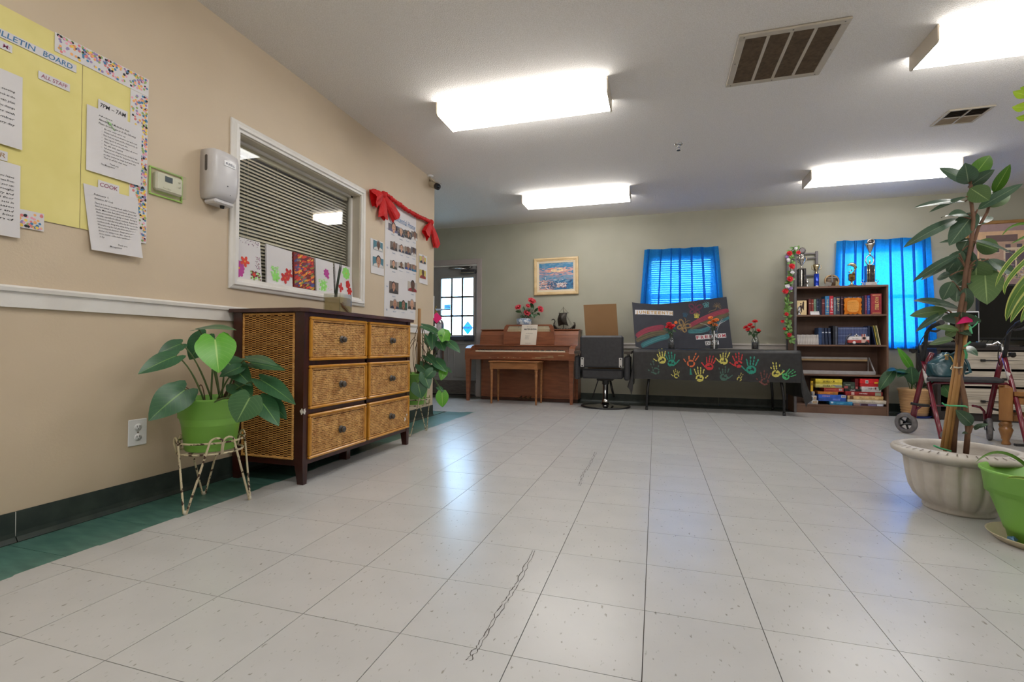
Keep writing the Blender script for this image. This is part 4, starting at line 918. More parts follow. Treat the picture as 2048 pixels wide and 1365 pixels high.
wleaf(t, (500, 795), (472, 846), y-.18, y-.22, 64, rt(.05, -.06), up=.3, m=leafmat('grey_green_leaf', (62, 104, 66), (80, 122, 78), (150, 186, 120)))
wleaf(t, (470, 768), (502, 790), y+.02, y-.02, 46, rt(.04, .02), up=.4)
r = random.Random(8)
for i in range(9):
    a = r.uniform(0, 6.3); p = R1+V((cos(a)*.06, sin(a)*.06, 0)); q = R1+V((cos(a)*.13, sin(a)*.13, r.uniform(.03, .10))); B().tube(bez(p, (p+q)/2+V((0, 0, .09)), q, 7), .0026, 5).obj('root', m_bstem, t)
e = ony(503, 830, y-.10); B().tube(bez(R1+V((.10, -.06, .03)), V((S1[0]+.245, S1[1]-.03, .52)), e, 10), .0026, 5).obj('root', m_bstem, t)

t = plant('climbing_philodendron', 'trailing philodendron on a brown pole beyond the dresser', 'potted plant', S2)
pot_with_band('pot', S2, .106, .142, .255, .520, t)
m_pole = mat('bamboo_pole', (128, 92, 52), (156, 116, 70), 16, rough=.6, stretch=(1, 1, .2))
B().lathe([(0, .46), (.015, .46), (.014, 1.073), (0, 1.074)], (-1.940, 3.70, 0), 14).obj('support_pole', m_pole, t)
R2 = V((S2[0]+.05, S2[1], .47)); y = 3.70
def r2(dx, dy): return R2+V((dx, dy, 0))
for (bp, tp, yb, yt, w_, up, mm) in (((846, 652), (884, 668), y, y-.12, 18, .9, None), ((884, 664), (898, 681), y-.05, y-.1, 24, .3, m_lfy), ((890, 663), (884, 684), y-.06, y-.12, 26, .3, m_lfy), ((880, 684), (888, 701), y-.05, y-.1, 24, .4, None), ((896, 684), (920, 703), y-.03, y-.1, 20, .9, None), ((866, 668), (864, 700), y-.02, y-.1, 20, .2, None),
        ((853, 712), (872, 728), y-.02, y-.10, 20, .7, None), ((872, 722), (892, 742), y-.05, y-.12, 24, .5, None), ((888, 736), (903, 744), y+.02, y-.05, 12, .8, None), ((888, 740), (882, 761), y-.06, y-.1, 18, .2, m_lfy), ((848, 748), (858, 777), y-.12, y-.16, 26, .3, None), ((836, 768), (843, 797), y-.16, y-.18, 34, .2, None), ((853, 735), (880, 742), y, y-.05, 18, .6, None), ((840, 730), (862, 750), y-.05, y-.1, 26, .5, None), ((876, 775), (888, 783), y-.1, y-.12, 10, .6, None), ((884, 786), (885, 815), y-.12, y-.14, 26, .2, m_lfy), ((858, 690), (850, 668), y+.05, y+.05, 14, .4, None), ((866, 742), (850, 757), y-.1, y-.14, 22, .4, None)):
    wleaf(t, bp, tp, yb, yt, w_, r2(random.uniform(-.04, .05), random.uniform(-.05, .05)) if bp[1] < 770 else ony(860, 752, y-.06), m=mm, up=up, sr=.0028)
for i in range(16):
    a = r.uniform(0, 6.3); p = R2+V((cos(a)*.05, sin(a)*.05, 0)); q = V((-1.940+cos(a)*.03, 3.70+sin(a)*.03, r.uniform(.55, .95))); B().tube(bez(p, (p+q)/2+V((cos(a)*.12, sin(a)*.10, .05)), q, 7), .0026, 5).obj('root', m_bstem, t)

# ---- extinguisher at the wall's end
m_steel = mat('brushed_steel_cylinder', (112, 110, 112), (140, 138, 140), 10, rough=.22, metal=.9, stretch=(8, 8, 1))
m_brass = mat('brass_valve', (176, 150, 84), (196, 168, 98), 20, rough=.3, metal=.9)
EC = V((-2.362, 4.90, 0)); t = thing('fire_extinguisher', 'steel fire extinguisher with a pink tag hung at the wall end by the door', 'extinguisher', (EC.x, EC.y, .55))
B().lathe([(0, .55), (.085, .55), (.090, .57), (.090, 1.00), (.075, 1.04), (.035, 1.065), (.022, 1.075), (.022, 1.09), (0, 1.09)], EC, 28).obj('cylinder', m_steel, t)
b = B(); b.lathe([(.018, 1.09), (.026, 1.095), (.026, 1.12), (.014, 1.13), (.014, 1.15), (0, 1.15)], EC, 16); b.obj('valve', m_brass, t)
B().prism([EC+V((.01, -.012, 1.15)), EC+V((.11, -.012, 1.158)), EC+V((.11, -.012, 1.170)), EC+V((-.01, -.012, 1.172))], (0, .024, 0)).obj('lever', MC['chrome'], t)
B().tube([EC+V((-.01, 0, 1.15)), EC+V((-.01, 0, 1.185)), EC+V((.005, 0, 1.20))], .006, 8).obj('handle', m_brass, t)
B().tube(bez(EC+V((-.03, -.0, 1.11)), EC+V((-.02, -.16, 1.05)), EC+V((.06, -.10, .66)), 14), .010, 8).obj('hose', m_blk, t)
pc = EC+V((.055, -.10, 1.065)); u = V((.95, .25, -.08)).normalized(); B().prism([pc+u*.062, pc+V((0, 0, .060)), pc-u*.062, pc-V((0, 0, .060))], (0, .0015, 0)).obj('diamond_tag', mat('hot_pink_card', (236, 34, 122), None, 8, rough=.6), t)
q0 = EC+V((.005, -.098, .80)); B().prism([q0, q0+V((.065, .01, 0)), q0+V((.065, .01, .10)), q0+V((0, 0, .10))], (0, .0012, 0)).obj('inspection_tag', m_paper, t)
B().box(EC.x-.09, EC.x-.01, YC+.003, EC.y-.075, .88, .94, bev=.003).obj('wall_bracket', m_blk, t)
t = thing('wall_notice', 'narrow white sign edge at the end of the tan wall above the extinguisher', 'sign', (WL-.06, YC, 1.02))
B().box(WL-.14, WL+.006, YC+.002, YC+.010, 1.06, 1.30, bev=.002).obj('sign_plate', m_white, t)

# ================================================================== DOOR
m_door = mat('grey_door_paint', (142, 138, 136), (150, 146, 144), 5, rough=.45)
m_dframe = mat('mauve_grey_trim', (168, 156, 152), (174, 162, 158), 5, rough=.45)
dr = struct(B().box(DR[0]-.02, DR[1]+.02, D+.005, D+.15, -.02, .012).obj('door_1', mat('dark_threshold', (72, 66, 62), None, 10, rough=.5)))
x0, x1 = DR[0], DR[1]; gx0, gx1, gz0, gz1 = -3.175, -2.645, .928, 1.795; yd0, yd1 = D+.02, D+.064
b = B()
b.box(x0+.01, gx0, yd0, yd1, .012, 1.985); b.box(gx1, x1-.01, yd0, yd1, .012, 1.985); b.box(gx0, gx1, yd0, yd1, gz1, 1.985); b.box(gx0, gx1, yd0, yd1, .012, gz0); b.obj('door_slab', m_door, dr)
for (xa, xb) in ((x0+.12, -3.04), (-2.96, -2.70)):
    for q in ((xa, xb, .28, .30), (xa, xb, .78, .80), (xa, xa+.02, .30, .78), (xb-.02, xb, .30, .78)): B().box(q[0], q[1], yd0-.008, yd0, q[2], q[3], bev=.003).obj('panel_moulding', m_door, dr)
B().box(x0+.03, x1-.03, yd0-.004, yd0, .035, .235).obj('kick_plate', mat('worn_kick_plate', (92, 84, 80), (108, 100, 96), 12, rough=.5, stretch=(1, 1, 5)), dr)
B().box(x0+.03, x1-.03, yd0-.006, yd0, .012, .030).obj('door_sweep', m_blk, dr)
for q in ((gx0-.03, gx1+.03, gz1, gz1+.03), (gx0-.03, gx1+.03, gz0-.03, gz0), (gx0-.03, gx0, gz0, gz1), (gx1, gx1+.03, gz0, gz1)): B().box(q[0], q[1], yd0-.010, yd0, q[2], q[3], bev=.004).obj('lite_frame', m_door, dr)
m_munt = mat('dark_muntin', (70, 68, 70), (78, 76, 78), 10, rough=.5); gw, gh = (gx1-gx0)/3, (gz1-gz0)/3
for k in (1, 2):
    B().box(gx0+gw*k-.013, gx0+gw*k+.013, yd0-.004, yd0+.012, gz0, gz1, bev=.002).obj('muntin', m_munt, dr)
    B().box(gx0, gx1, yd0-.004, yd0+.011, gz0+gh*k-.013, gz0+gh*k+.013, bev=.002).obj('muntin', m_munt, dr)
for i in range(3):
    for j in range(3): B().box(gx0+gw*i, gx0+gw*(i+1), yd0+.014, yd0+.018, gz0+gh*j, gz0+gh*(j+1)).obj('pane', glass('clear_pane'), dr)
B().box(x0+.06, x1-.05, yd0-.055, yd0-.022, .845, .905, bev=.006).obj('push_bar', mat('dark_bar', (52, 54, 66), (60, 62, 74), 10, rough=.4), dr)
B().box(x1-.20, x1-.04, yd0-.048, yd0-.002, .83, .918, bev=.006).obj('bar_end', MC['dark_bar'], dr)
b = B(); b.box(-2.83, -2.60, yd0-.05, yd0-.002, 1.85, 1.915, bev=.006); b.obj('door_closer', mat('dark_closer', (54, 52, 56), (62, 60, 64), 10, rough=.35), dr)
B().box(-2.84, -2.62, yd0-.056, yd0-.05, 1.858, 1.875, bev=.002).obj('closer_cover', MC['chrome'], dr)
b = B(); b.tube([(-2.72, yd0-.03, 1.92), (-2.86, yd0-.11, 1.935), (-3.02, yd0-.07, 1.94)], .010, 6); b.tube([(-2.72, yd0-.03, 1.93), (-2.66, yd0-.06, 1.957)], .012, 6); b.obj('closer_arm', MC['chrome'], dr)
B().box(-3.03, -2.66, yd0-.045, yd0-.005, 1.948, 1.965, bev=.003).obj('closer_track', MC['brushed_steel_cylinder'], dr)
for z in (1.90, 1.0, .25): B().lathe([(0, -.05), (.008, -.05), (.008, .05), (0, .05)], (x1-.012, yd0-.012, z), 10).obj('hinge', MC['chrome'], dr)
fr = struct(B().box(x1, x1+.075, D-.020, D+.02, 0, 2.075, bev=.004).obj('trim_3', m_dframe)); B().box(x0-.075, x0, D-.020, D+.02, 0, 2.075, bev=.004).obj('side_casing', m_dframe, fr); B().box(x0, x1, D-.020, D+.02, 1.995, 2.075, bev=.004).obj('head_casing', m_dframe, fr)
B().box(x0, x1, D+.0, D+.02, 1.975, 1.996).obj('weather_strip', m_trim, fr)
B().box(x1-.008, x1+.0, D+.0, D+.02, 0.012, 1.99).obj('weather_strip', m_dframe, fr)
m_sky = mat('sticker_blue', (28, 128, 176), (40, 140, 188), 20, rough=.4, trans=.5); m_stw = mat('sticker_white', (236, 236, 238), None, 8, rough=.35, trans=.6)
sc = V((-2.735, yd0+.0125, 1.035)); b = B(); n_ = .088
b.poly([sc+V((n_, 0, 0)), sc+V((0, 0, n_*1.2)), sc+V((-n_, 0, 0)), sc+V((0, 0, -n_*1.2))], 0); d_ = V((0, -.0006, 0))
b.poly([sc+d_+V((-n_*.99, 0, 0)), sc+d_+V((-n_*.86, 0, -n_*.17)), sc+d_+V((n_*.86, 0, -n_*.17)), sc+d_+V((n_*.99, 0, 0)), sc+d_+V((n_*.80, 0, n_*.24)), sc+d_+V((-n_*.80, 0, n_*.24))], 1)
b.text('SECURITY', sc+d_*2+V((0, 0, -n_*.10)), X3, Z3, .026, 0, .02, 'C', 2, .0, .13)
b.poly([sc+d_+V((-.022, 0, .045)), sc+d_+V((0, 0, .038)), sc+d_+V((.022, 0, .045)), sc+d_+V((.016, 0, .075)), sc+d_+V((0, 0, .085)), sc+d_+V((-.016, 0, .075))], 1)
b.obj('security_sticker', [m_sky, m_stw], dr)
b = B(); b.box(-3.13, -3.02, yd0+.0115, yd0+.013, 1.31, 1.40); b.box(-3.125, -3.025, yd0+.0105, yd0+.0115, 1.312, 1.325, 1)
for k in range(3): b.box(-3.12+.004*k, -3.03-.004*k, yd0+.0105, yd0+.0115, 1.345+.016*k, 1.352+.016*k, 1)
b.obj('paper_sticker', [mat('pale_blue_sticker', (150, 190, 220), None, 10, rough=.5, trans=.6), mat('slate_print', (90, 108, 126), None, 10, rough=.5, trans=.4)], dr)
# ================================================================== FAR WALL
# ---- curtains and the blind behind the first one
def curtain_mat():
    m = mat('blue_curtain', (8, 130, 210), (18, 140, 220), 60, rough=.8, trans=.5)
    nt = m.node_tree; N = nt.nodes; L = nt.links; out = N['Material Output']; sh = out.inputs[0].links[0].from_socket
    tp = N.new('ShaderNodeBsdfTransparent'); tp.inputs[0].default_value = (.25, .72, 1, 1); mx = N.new('ShaderNodeMixShader'); mx.inputs[0].default_value = .16
    L.new(sh, mx.inputs[1]); L.new(tp.outputs[0], mx.inputs[2]); L.new(mx.outputs[0], out.inputs[0])
    return m
m_cur = curtain_mat()
m_cur2 = m_cur.copy(); m_cur2.name = 'thick_blue_curtain'
for n_ in m_cur2.node_tree.nodes:
    if n_.type == 'MIX_SHADER' and abs(n_.inputs[0].default_value-.16) < .01: n_.inputs[0].default_value = .03
def curtain(xt, xb_, zt, zb, folds, label, seed):
    t = thing('curtain', label, 'curtain', ((xt[0]+xt[1])/2, D-.06, zb)); b = B(); r = random.Random(seed); nz = 14
    # cross-section: a gently waving sheet with pinched tucks where three layers lie on each other
    sec = []; cs = [(k+.5+r.uniform(-.18, .18))/folds for k in range(folds)]; tw = .011; u = 0.0; W_ = xt[1]-xt[0]
    for c in cs+[None]:
        e = c-tw/W_ if c is not None else 1.0; n_ = 9
        for i in range(n_): sec.append((u+(e-u)*i/n_, 0, 0))
        if c is None: sec.append((1.0, 0, 0)); break
        k_ = r.uniform(.7, 1.3)
        for i in range(4): sec.append((c+tw/W_*k_*(-1+2*i/3), -.0015*i, 1))
        for i in range(1, 4): sec.append((c+tw/W_*k_*(1-2*i/3), -.006-.001*i, 1))
        for i in range(1, 4): sec.append((c+tw/W_*k_*(-1+2*i/3), -.0105+.002*i, 1))
        u = c+tw/W_*k_
    ph = r.uniform(0, 6); vs = []; nx = len(sec)-1
    for i in range(nz+1):
        q = i/nz; z = zt*(1-q)+zb*q
        for s_, yo, tk in sec:
            x = (xt[0]*(1-s_)+xt[1]*s_)*(1-q)+(xb_[0]*(1-s_)+xb_[1]*s_)*q
            vs.append(V((x+.010*q*sin(13*s_+ph), D-.043+yo*(1+.5*q)+(.006+.006*q)*sin(2*pi*folds*s_+ph), z+.004*sin(20*s_)*(1-q))))
    w_ = nx+1; fs = [(i*w_+j, i*w_+j+1, (i+1)*w_+j+1, (i+1)*w_+j) for i in range(nz) for j in range(nx)]
    b.add(vs, fs, 0, True); b.obj('fabric', m_cur if seed == 1 else m_cur2, t)
    b = B(); b.tube([(xt[0]+.005, D-.026, zt-.014), (xt[1]-.005, D-.026, zt-.014)], .004, 8); b.obj('curtain_rod', m_white, t)
    for x in (xt[0]+.008, xt[1]-.008): B().tube([(x, D-.026, zt-.014), (x, D-.001, zt-.014)], .004, 6).obj('rod_bracket', m_white, t)
    return t
curtain((-.147, .777), (-.235, .875), 2.078, .92, 7, 'blue curtain with blind slats glowing through, behind the black poster board', 1)
curtain((2.105, 3.052), (2.06, 3.115), 2.068, .765, 8, 'blue curtain behind the trophies and the bookcase end', 2)
t = thing('window_blind', 'white slat blind glowing through the curtain behind the poster board', 'blind', (.32, D+.02, .95))
b = B(); b.prism([(-.40, -.009, -.0105), (-.40, -.0095, -.0100), (-.40, .0085, .0110), (-.40, .009, .0105)], (.80, 0, 0)); ws = b.mesh('slat', m_vinyl)
for k in range(34):
    o = bpy.data.objects.new('slat', ws); COL.objects.link(o); o.parent = t; o.location = WM[t].inverted() @ V((.32, D+.024, .965+k*.0285))
B().box(-.08, .72, D+.008, D+.040, 1.945, 1.975, bev=.003).obj('head_rail', m_vinyl, t)

# ---- seascape
m_gf = mat('cream_gold_frame', (214, 184, 136), (226, 198, 152), 14, rough=.4, stretch=(1, 1, 1)); m_liner = mat('linen_liner', (224, 206, 178), (230, 214, 188), 60, rough=.8)
t = thing('framed_seascape', 'cream framed seascape of a pink sunset and a lighthouse over the piano', 'painting', (-1.37, D, 1.50))
fx0, fx1, fz0, fz1 = -1.690, -1.045, 1.500, 2.033; c0 = V(((fx0+fx1)/2, D-.003, (fz0+fz1)/2)); tilt = .012
def FT(p): return c0+Matrix.Rotation(-tilt, 3, 'Y') @ (V(p)-c0)
def frame_ring(x0, x1, z0, z1, prof, name, m, par):
    """mitred frame: prof = (inset, proud) pairs from the outer edge"""
    b = B(); k = len(prof); vs = []
    for (sx, sz) in ((0, 0), (1, 0), (1, 1), (0, 1)):
        for i_, p in prof: vs.append(FT(V((x0+i_ if sx == 0 else x1-i_, D-.003-p, z0+i_ if sz == 0 else z1-i_))))
    b.add(vs, [(c*k+i, ((c+1) % 4)*k+i, ((c+1) % 4)*k+i+1, c*k+i+1) for c in range(4) for i in range(k-1)]); return b.obj(name, m, par)
frame_ring(fx0, fx1, fz0, fz1, [(0, 0), (0, .022), (.006, .030), (.022, .032), (.030, .024), (.042, .022), (.048, .012)], 'frame', m_gf, t)
frame_ring(fx0+.046, fx1-.046, fz0+.046, fz1-.046, [(0, .010), (0, .016), (.026, .012), (.030, .006), (.030, .002)], 'liner', m_liner, t)
def P3(u, v, d=.008): return FT(V((fx0+.074+u*(fx1-fx0-.148), D-.003-d, fz0+.074+v*(fz1-fz0-.148))))
cols = dict(a=(66, 130, 170), b=(120, 150, 176), c=(206, 158, 150), d=(232, 200, 158), e=(220, 140, 116), f=(150, 140, 160), g=(52, 110, 150), h=(36, 78, 122), i=(206, 170, 162), j=(150, 110, 116), k=(226, 220, 216), l=(70, 90, 120), m=(110, 128, 150))
cn = list(cols); cm = [mat('oil_'+k_, v_, [min(255, x*1.1) for x in v_], 30, rough=.5) for k_, v_ in cols.items()]
b = B(); b.prism([P3(0, 0, .006), P3(1, 0, .006), P3(1, 1, .006), P3(0, 1, .006)], (0, .003, 0), 0); b.obj('canvas', cm, t)
r = random.Random(2); b = B(); ki = [0]
def dab(u, v, l, w_, a, c):
    ki[0] += 1; cu, su = cos(a), sin(a); pts = []
    for q in range(9):
        g = 2*pi*q/9; e, f = cos(g)*l, sin(g)*w_; pts.append(P3(min(1, max(0, u+e*cu-f*su)), min(1, max(0, v+(e*su+f*cu)*1.2)), .0064+ki[0]*.000003))
    b.poly(pts[::-1], cn.index(c))
for i in range(700):
    u, v = r.random(), r.random(); l, w_, a = r.uniform(.04, .10), r.uniform(.010, .022), r.gauss(.1, .15)
    if v > .36:
        d2 = ((u-.58)/.25)**2+((v-.72)/.10)**2
        c = 'd' if d2 < .6 and r.random() < .8 else ('e' if d2 < 1.6 and r.random() < .22 else (r.choice('aab') if v > .82 or r.random() < .2 else (r.choice('ccf') if v > .55 else r.choice('fbb'))))
    else:
        c = r.choice('gghgb') if u > .45 else r.choice('iijckm'); a = r.gauss(0, .3); l *= .7
    dab(u, v, l, w_, a, c)
for i in range(60): dab(r.uniform(.5, .8), r.uniform(.08, .24), .03, .012, r.gauss(.2, .5), r.choice('kijki'))
for i in range(40): dab(r.uniform(.25, .5), r.uniform(.05, .30), .03, .016, r.gauss(0, .5), r.choice('lmhl'))
for i in range(16): dab(.38+i*.04, .36+.01*sin(i), .04, .007, .05, r.choice('gka'))
for i in range(7): dab(.19, .40+i*.014, .010-.0007*i, .010, 0, 'k')
dab(.195, .505, .010, .010, 0, 'l'); b.obj('brushwork', cm, t)

# ---- upright piano
m_pia = mat('walnut_piano_veneer', (120, 68, 43), (148, 88, 57), 5, rough=.34, coat=.25, stretch=(1, 4, 6), fac=(.3, .7)); m_piad = mat('dark_walnut', (58, 32, 22), (74, 42, 30), 6, rough=.4)
m_scuff = mat('bare_wood_scuff', (176, 150, 112), (190, 164, 124), 40, rough=.7)
t = thing('upright_piano', 'small walnut upright piano with open keys under the seascape', 'piano', (-1.76, 6.5, 0)); px0, px1 = -2.535, -1.005; yf, yb_, yk = 6.46, 6.725, 6.20
zc = lambda px, py, y_: ony(px, py, y_).z
ztop = .985; zk = .705; zkb = .575
B().box(px0+.14, px1+.005, yf, yb_, .04, zkb+.06, bev=.004).obj('lower_case', m_pia, t)
B().box(px0+.17, px1-.03, yf-.008, yf, .07, zkb-.01, bev=.003).obj('lower_panel', m_pia, t)
B().box(px0+.15, px1, yf-.012, yf+.1, .0, .04).obj('toe_rail', m_piad, t)
b = B(); b.prism([(px0+.12, yf-.03, .74), (px0+.12, yf+.02, .92), (px0+.12, yf+.06, ztop-.012), (px0+.12, yf+.085, ztop), (px0+.12, yb_, ztop), (px0+.12, yb_, .62), (px0+.12, yf-.03, .62)], (px1-px0-.12, 0, 0)); b.obj('upper_case', m_pia, t)
B().box(px0+.10, px1+.02, yf+.06, yb_+.004, ztop, ztop+.016, bev=.005).obj('lid', m_pia, t)
B().box(px0+.04, px1-.0, yk, yf+.02, zkb, zkb+.062, bev=.004).obj('key_bed', m_pia, t)
B().box(px0+.04, px1-.0, yk-.012, yk+.012, zkb+.0, zk-.022, bev=.004).obj('key_slip', m_pia, t)
b = B(); r = random.Random(6)
for i in range(22):
    x = r.uniform(px0+.35, px1-.15); z = zkb+.02+r.uniform(0, .045)*(1 if x > -1.6 else .2); l = r.uniform(.02, .14) if x > -1.6 else .02; b.box(x, x+l, yk-.0128, yk-.0118, z, z+r.uniform(.003, .010))
b.obj('veneer_scuff', m_scuff, t)['kind'] = 'stuff'
for s_, x in ((-1, px0), (1, px1-.075)):
    b = B(); b.prism([(x, yk-.02, zkb-.005), (x, yk-.022, zk-.04), (x, yk+.0, zk+.025), (x, yk+.06, zk+.055), (x, yf, zk+.075), (x, yf+.03, zk+.075), (x, yf+.03, zkb-.005)], (.078, 0, 0)); b.obj('key_cheek', m_pia, t)
xk0, xk1 = px0+.145, px1-.13; m_ivory = mat('ivory_keys', (226, 214, 192), (234, 222, 200), 20, rough=.3); nk = 52; kw = (xk1-xk0)/nk
b = B()
for i in range(nk): b.box(xk0+kw*i+.0008, xk0+kw*(i+1)-.0008, yk+.012, yk+.155, zk-.026, zk-.004, bev=.0012)
o = b.obj('white_keys', m_ivory, t); o['kind'] = 'stuff'
b = B()
for i in range(nk-1):
    if (i+5) % 7 in (0, 1, 3, 4, 5): b.box(xk0+kw*(i+1)-.0055, xk0+kw*(i+1)+.0055, yk+.062, yk+.155, zk-.006, zk+.008, bev=.0015)
o = b.obj('black_keys', m_blk, t); o['kind'] = 'stuff'
for xa, xb2 in ((px0+.078, xk0-.002), (xk1+.002, px1-.075)): B().box(xa, xb2, yk+.008, yk+.158, zk-.026, zk-.002, bev=.003).obj('key_block', m_pia, t)
b = B(); b.prism([(px0+.078, yk+.158, zk-.02), (px0+.078, yk+.165, zk+.055), (px0+.078, yk+.135, zk+.060), (px0+.078, yk+.135, zk+.072), (px0+.078, yf+.0, zk+.076), (px0+.078, yf+.0, zk-.02)], (px1-px0-.153, 0, 0)); b.obj('fall_board', m_pia, t)
xd0, xd1, zd0, zd1, yd = -2.045, -1.325, zk+.077, 1.062, yf-.035
def desk(z0, z1, x0, x1, name, m, y_=0): B().box(x0, x1, yd-.012+y_, yd+.004+y_, z0, z1, bev=.003).obj(name, m, t)
desk(zd0, .965, xd0+.01, xd1-.01, 'music_desk', m_pia)
for s_, x in ((1, xd0), (-1, xd1)):
    b = B(); b.prism([(x, yd-.014, zd0), (x, yd-.014, zd1-.075), (x+s_*.012, yd-.014, zd1-.03), (x+s_*.04, yd-.014, zd1), (x+s_*.075, yd-.014, zd1-.02), (x+s_*.045, yd-.014, zd1-.09), (x+s_*.045, yd-.014, zd0)][::s_], (0, .02, 0)); b.obj('desk_end', m_pia, t)
desk(zd1-.022, zd1, xd0+.04, xd1-.04, 'desk_rail', m_pia)
m_cane = mat('pale_cane', (200, 184, 150), (212, 196, 162), 30, rough=.6); b = B(); z0, z1, x0, x1 = .965, zd1-.022, xd0+.05, xd1-.05
for i in range(int((x1-x0)/.0135)): b.box(x0+.0135*i, x0+.0135*i+.0042, yd-.005, yd-.003, z0, z1)
for i in range(int((z1-z0)/.0135)): b.box(x0, x1, yd-.0045, yd-.0025, z0+.0135*i, z0+.0135*i+.0042)
for i in range(int((x1-x0+z1-z0)/.0135)):
    for d_ in (1, -1):
        c = x0-(z1-z0)*(d_ > 0)+.0135*i; za, zb2 = z0, z1; p = [(c, za), (c+d_*(z1-z0), zb2)] if d_ > 0 else [(c, za), (c-(z1-z0), zb2)]
        (xa, za), (xb2, zb2) = p
        if xa < x0 or xb2 > x1 or xa > x1 or xb2 < x0: continue
        b.poly([(xa-.001, yd-.0035, za), (xa+.001, yd-.0035, za), (xb2+.001, yd-.0035, zb2), (xb2-.001, yd-.0035, zb2)])
o = b.obj('cane_grille', m_cane, t); o['kind'] = 'stuff'
def taper_leg(x, y_, zt, name='leg', m=None, par=None, r0=.017, r1=.030):
    B().lathe([(0, 0), (r0*.8, 0), (r0, .02), (r1, zt-.10), (r1*1.15, zt-.07), (r1*.8, zt-.06), (r1*1.1, zt-.035), (r1*1.2, zt), (0, zt)], (x, y_, 0), 4 if par is None else 16).obj(name, m or m_pia, par or t)
for x in (px0+.035, px1-.045):
    b = B(); secs = [(0, .017), (.02, .019), (zkb-.10, .030), (zkb-.06, .032), (zkb, .034)]
    b.add([(x+dx*h_, yk+.03+dy*h_, z) for z, h_ in secs for dx, dy in ((-1, -1), (1, -1), (1, 1), (-1, 1))], [(i*4+j, i*4+(j+1) % 4, i*4+4+(j+1) % 4, i*4+4+j) for i in range(4) for j in range(4)]+[(3, 2, 1, 0), (16, 17, 18, 19)]); b.obj('leg', m_pia, t)
for k in range(3):
    x = -1.79+.065*k; b = B(); b.prism([(x-.010, yf-.085, .045), (x-.018, yf-.12, .040), (x+.018, yf-.12, .040), (x+.010, yf-.085, .045), (x+.008, yf+.01, .06), (x-.008, yf+.01, .06)], (0, 0, .008)); b.obj('pedal', mat('aged_brass', (96, 80, 52), (116, 98, 64), 30, rough=.4, metal=.8), t)
# sheet of music
t = thing('sheet_music', 'cream sheet music booklet leaning on the piano music desk', 'sheet music', (-1.67, yd-.02, zk+.078))
pA, pB, pC, pD = [ony(*q, yd-.03+o_) for q, o_ in (((1040, 690), 0), ((1071.8, 690.5), 0), ((1075.5, 650), .012), ((1044, 650), .012))]; uu = (pB-pA).normalized(); vv = (pD-pA); vl = vv.length; vv.normalize(); nn = uu.cross(vv)
b = B(); b.prism([pA, pB, pC, pD], (0, .004, 0)); b.obj('cover', mat('cream_paper', (226, 216, 202), (232, 222, 208), 6, rough=.7), t)
b = B(); Wd = (pB-pA).length; o0 = pA+V((0, -.0008, 0))
b.text('MASTER EDITION', o0+uu*Wd*.56+vv*vl*.74, uu, vv, .020, 0, .03, 'C', 2, .25, Wd*.78); b.text('The Complete', o0+uu*Wd*.5+vv*vl*.88, uu, vv, .010, 0, 0, 'C', 1); b.text('for the piano', o0+uu*Wd*.52+vv*vl*.55, uu, vv, .013, 0, 0, 'C', 1)
for k in range(5): b.text('Sonata in C', o0+uu*Wd*.27+vv*vl*(.46-.045*k), uu, vv, .009, 0, 0, 'L', 1)
b.text('Published edition', o0+uu*Wd*.5+vv*vl*.07, uu, vv, .009, 0, 0, 'C', 1); b.obj('lettering', m_ink, t)

# ---- flowers
def bloom(c, r_, dirv, par, m, seed, name='flower', rows=((3, .35, .9), (5, .7, .55), (7, 1.0, .15))):
    rr = random.Random(seed); b = B(); c = V(c); dv = V(dirv).normalized(); u = dv.orthogonal().normalized(); v = dv.cross(u)
    for n_, k, lift in rows:
        for i in range(n_):
            a = 2*pi*i/n_+rr.uniform(-.2, .2)+k*2; o = u*cos(a)+v*sin(a); tip = c+(o*(1-lift*.6)+dv*(lift))*r_*k*rr.uniform(.9, 1.1)
            b.leaf(c-dv*r_*.25+o*r_*.05, tip, r_*k*1.25, dv-o*.3, 'oval', .25, .35, 5)
    b.ball(c+dv*r_*.1, r_*.28, 8); return b.obj(name, m, par)
m_rose = mat('coral_rose_petal', (196, 40, 56), (228, 92, 104), 40, rough=.6, trans=.1); m_redp = mat('red_petal', (192, 22, 34), (222, 50, 54), 40, rough=.6, trans=.1); m_orp = mat('orange_petal', (238, 120, 48), (248, 152, 80), 30, rough=.6, trans=.1)
m_fl = leafmat('silk_leaf', (40, 74, 44), (58, 96, 56), (120, 150, 100)); m_fst = mat('wire_stem', (46, 74, 44), (60, 90, 52), 20, rough=.6)
def pxp(px, py, y_): return ony(px, py, y_)
def bouquet(par, base, fl, y_, leaves, m, seed, rad):
    rr = random.Random(seed); base = V(base)
    for i, (px, py, r_px) in enumerate(fl):
        yy = y_+rr.uniform(-.05, .03); c = ony(px, py, yy); rd = r_px*(c-C_P).dot(C_F)/F_PX
        dv = (c-base).normalized()*.7+(C_P-c).normalized()*.55; bloom(c, rd, dv, par, m if not isinstance(m, list) else m[i % len(m)], seed+i)
        B().tube(bez(base, (base+c)/2+V((0, 0, .03)), c-dv.normalized()*rd*.2, 7), .0028, 5).obj('stem', m_fst, par)
    for (px, py, qx, qy, w_) in leaves:
        a, e = ony(px, py, y_+rr.uniform(-.06, .04)), ony(qx, qy, y_+rr.uniform(-.06, .04)); B().leaf(a, e, w_*(a-C_P).dot(C_F)/F_PX, (C_P-a).normalized()+V((0, 0, .5)), 'oval', .15, .15, 6).obj('leaf', m_fl, par)
        B().tube([base, a], .002, 4).obj('stem', m_fst, par)
vb = V((-1.80, 6.60, ztop+.0165)); t = thing('rose_vase', 'blue and white vase of coral roses on top of the piano', 'vase', vb)
m_bw = mat('blue_white_ceramic', (206, 210, 216), (128, 144, 168), 26, rough=.25, fac=(.45, .55))
zt_ = zc(1058, 637, 6.6)
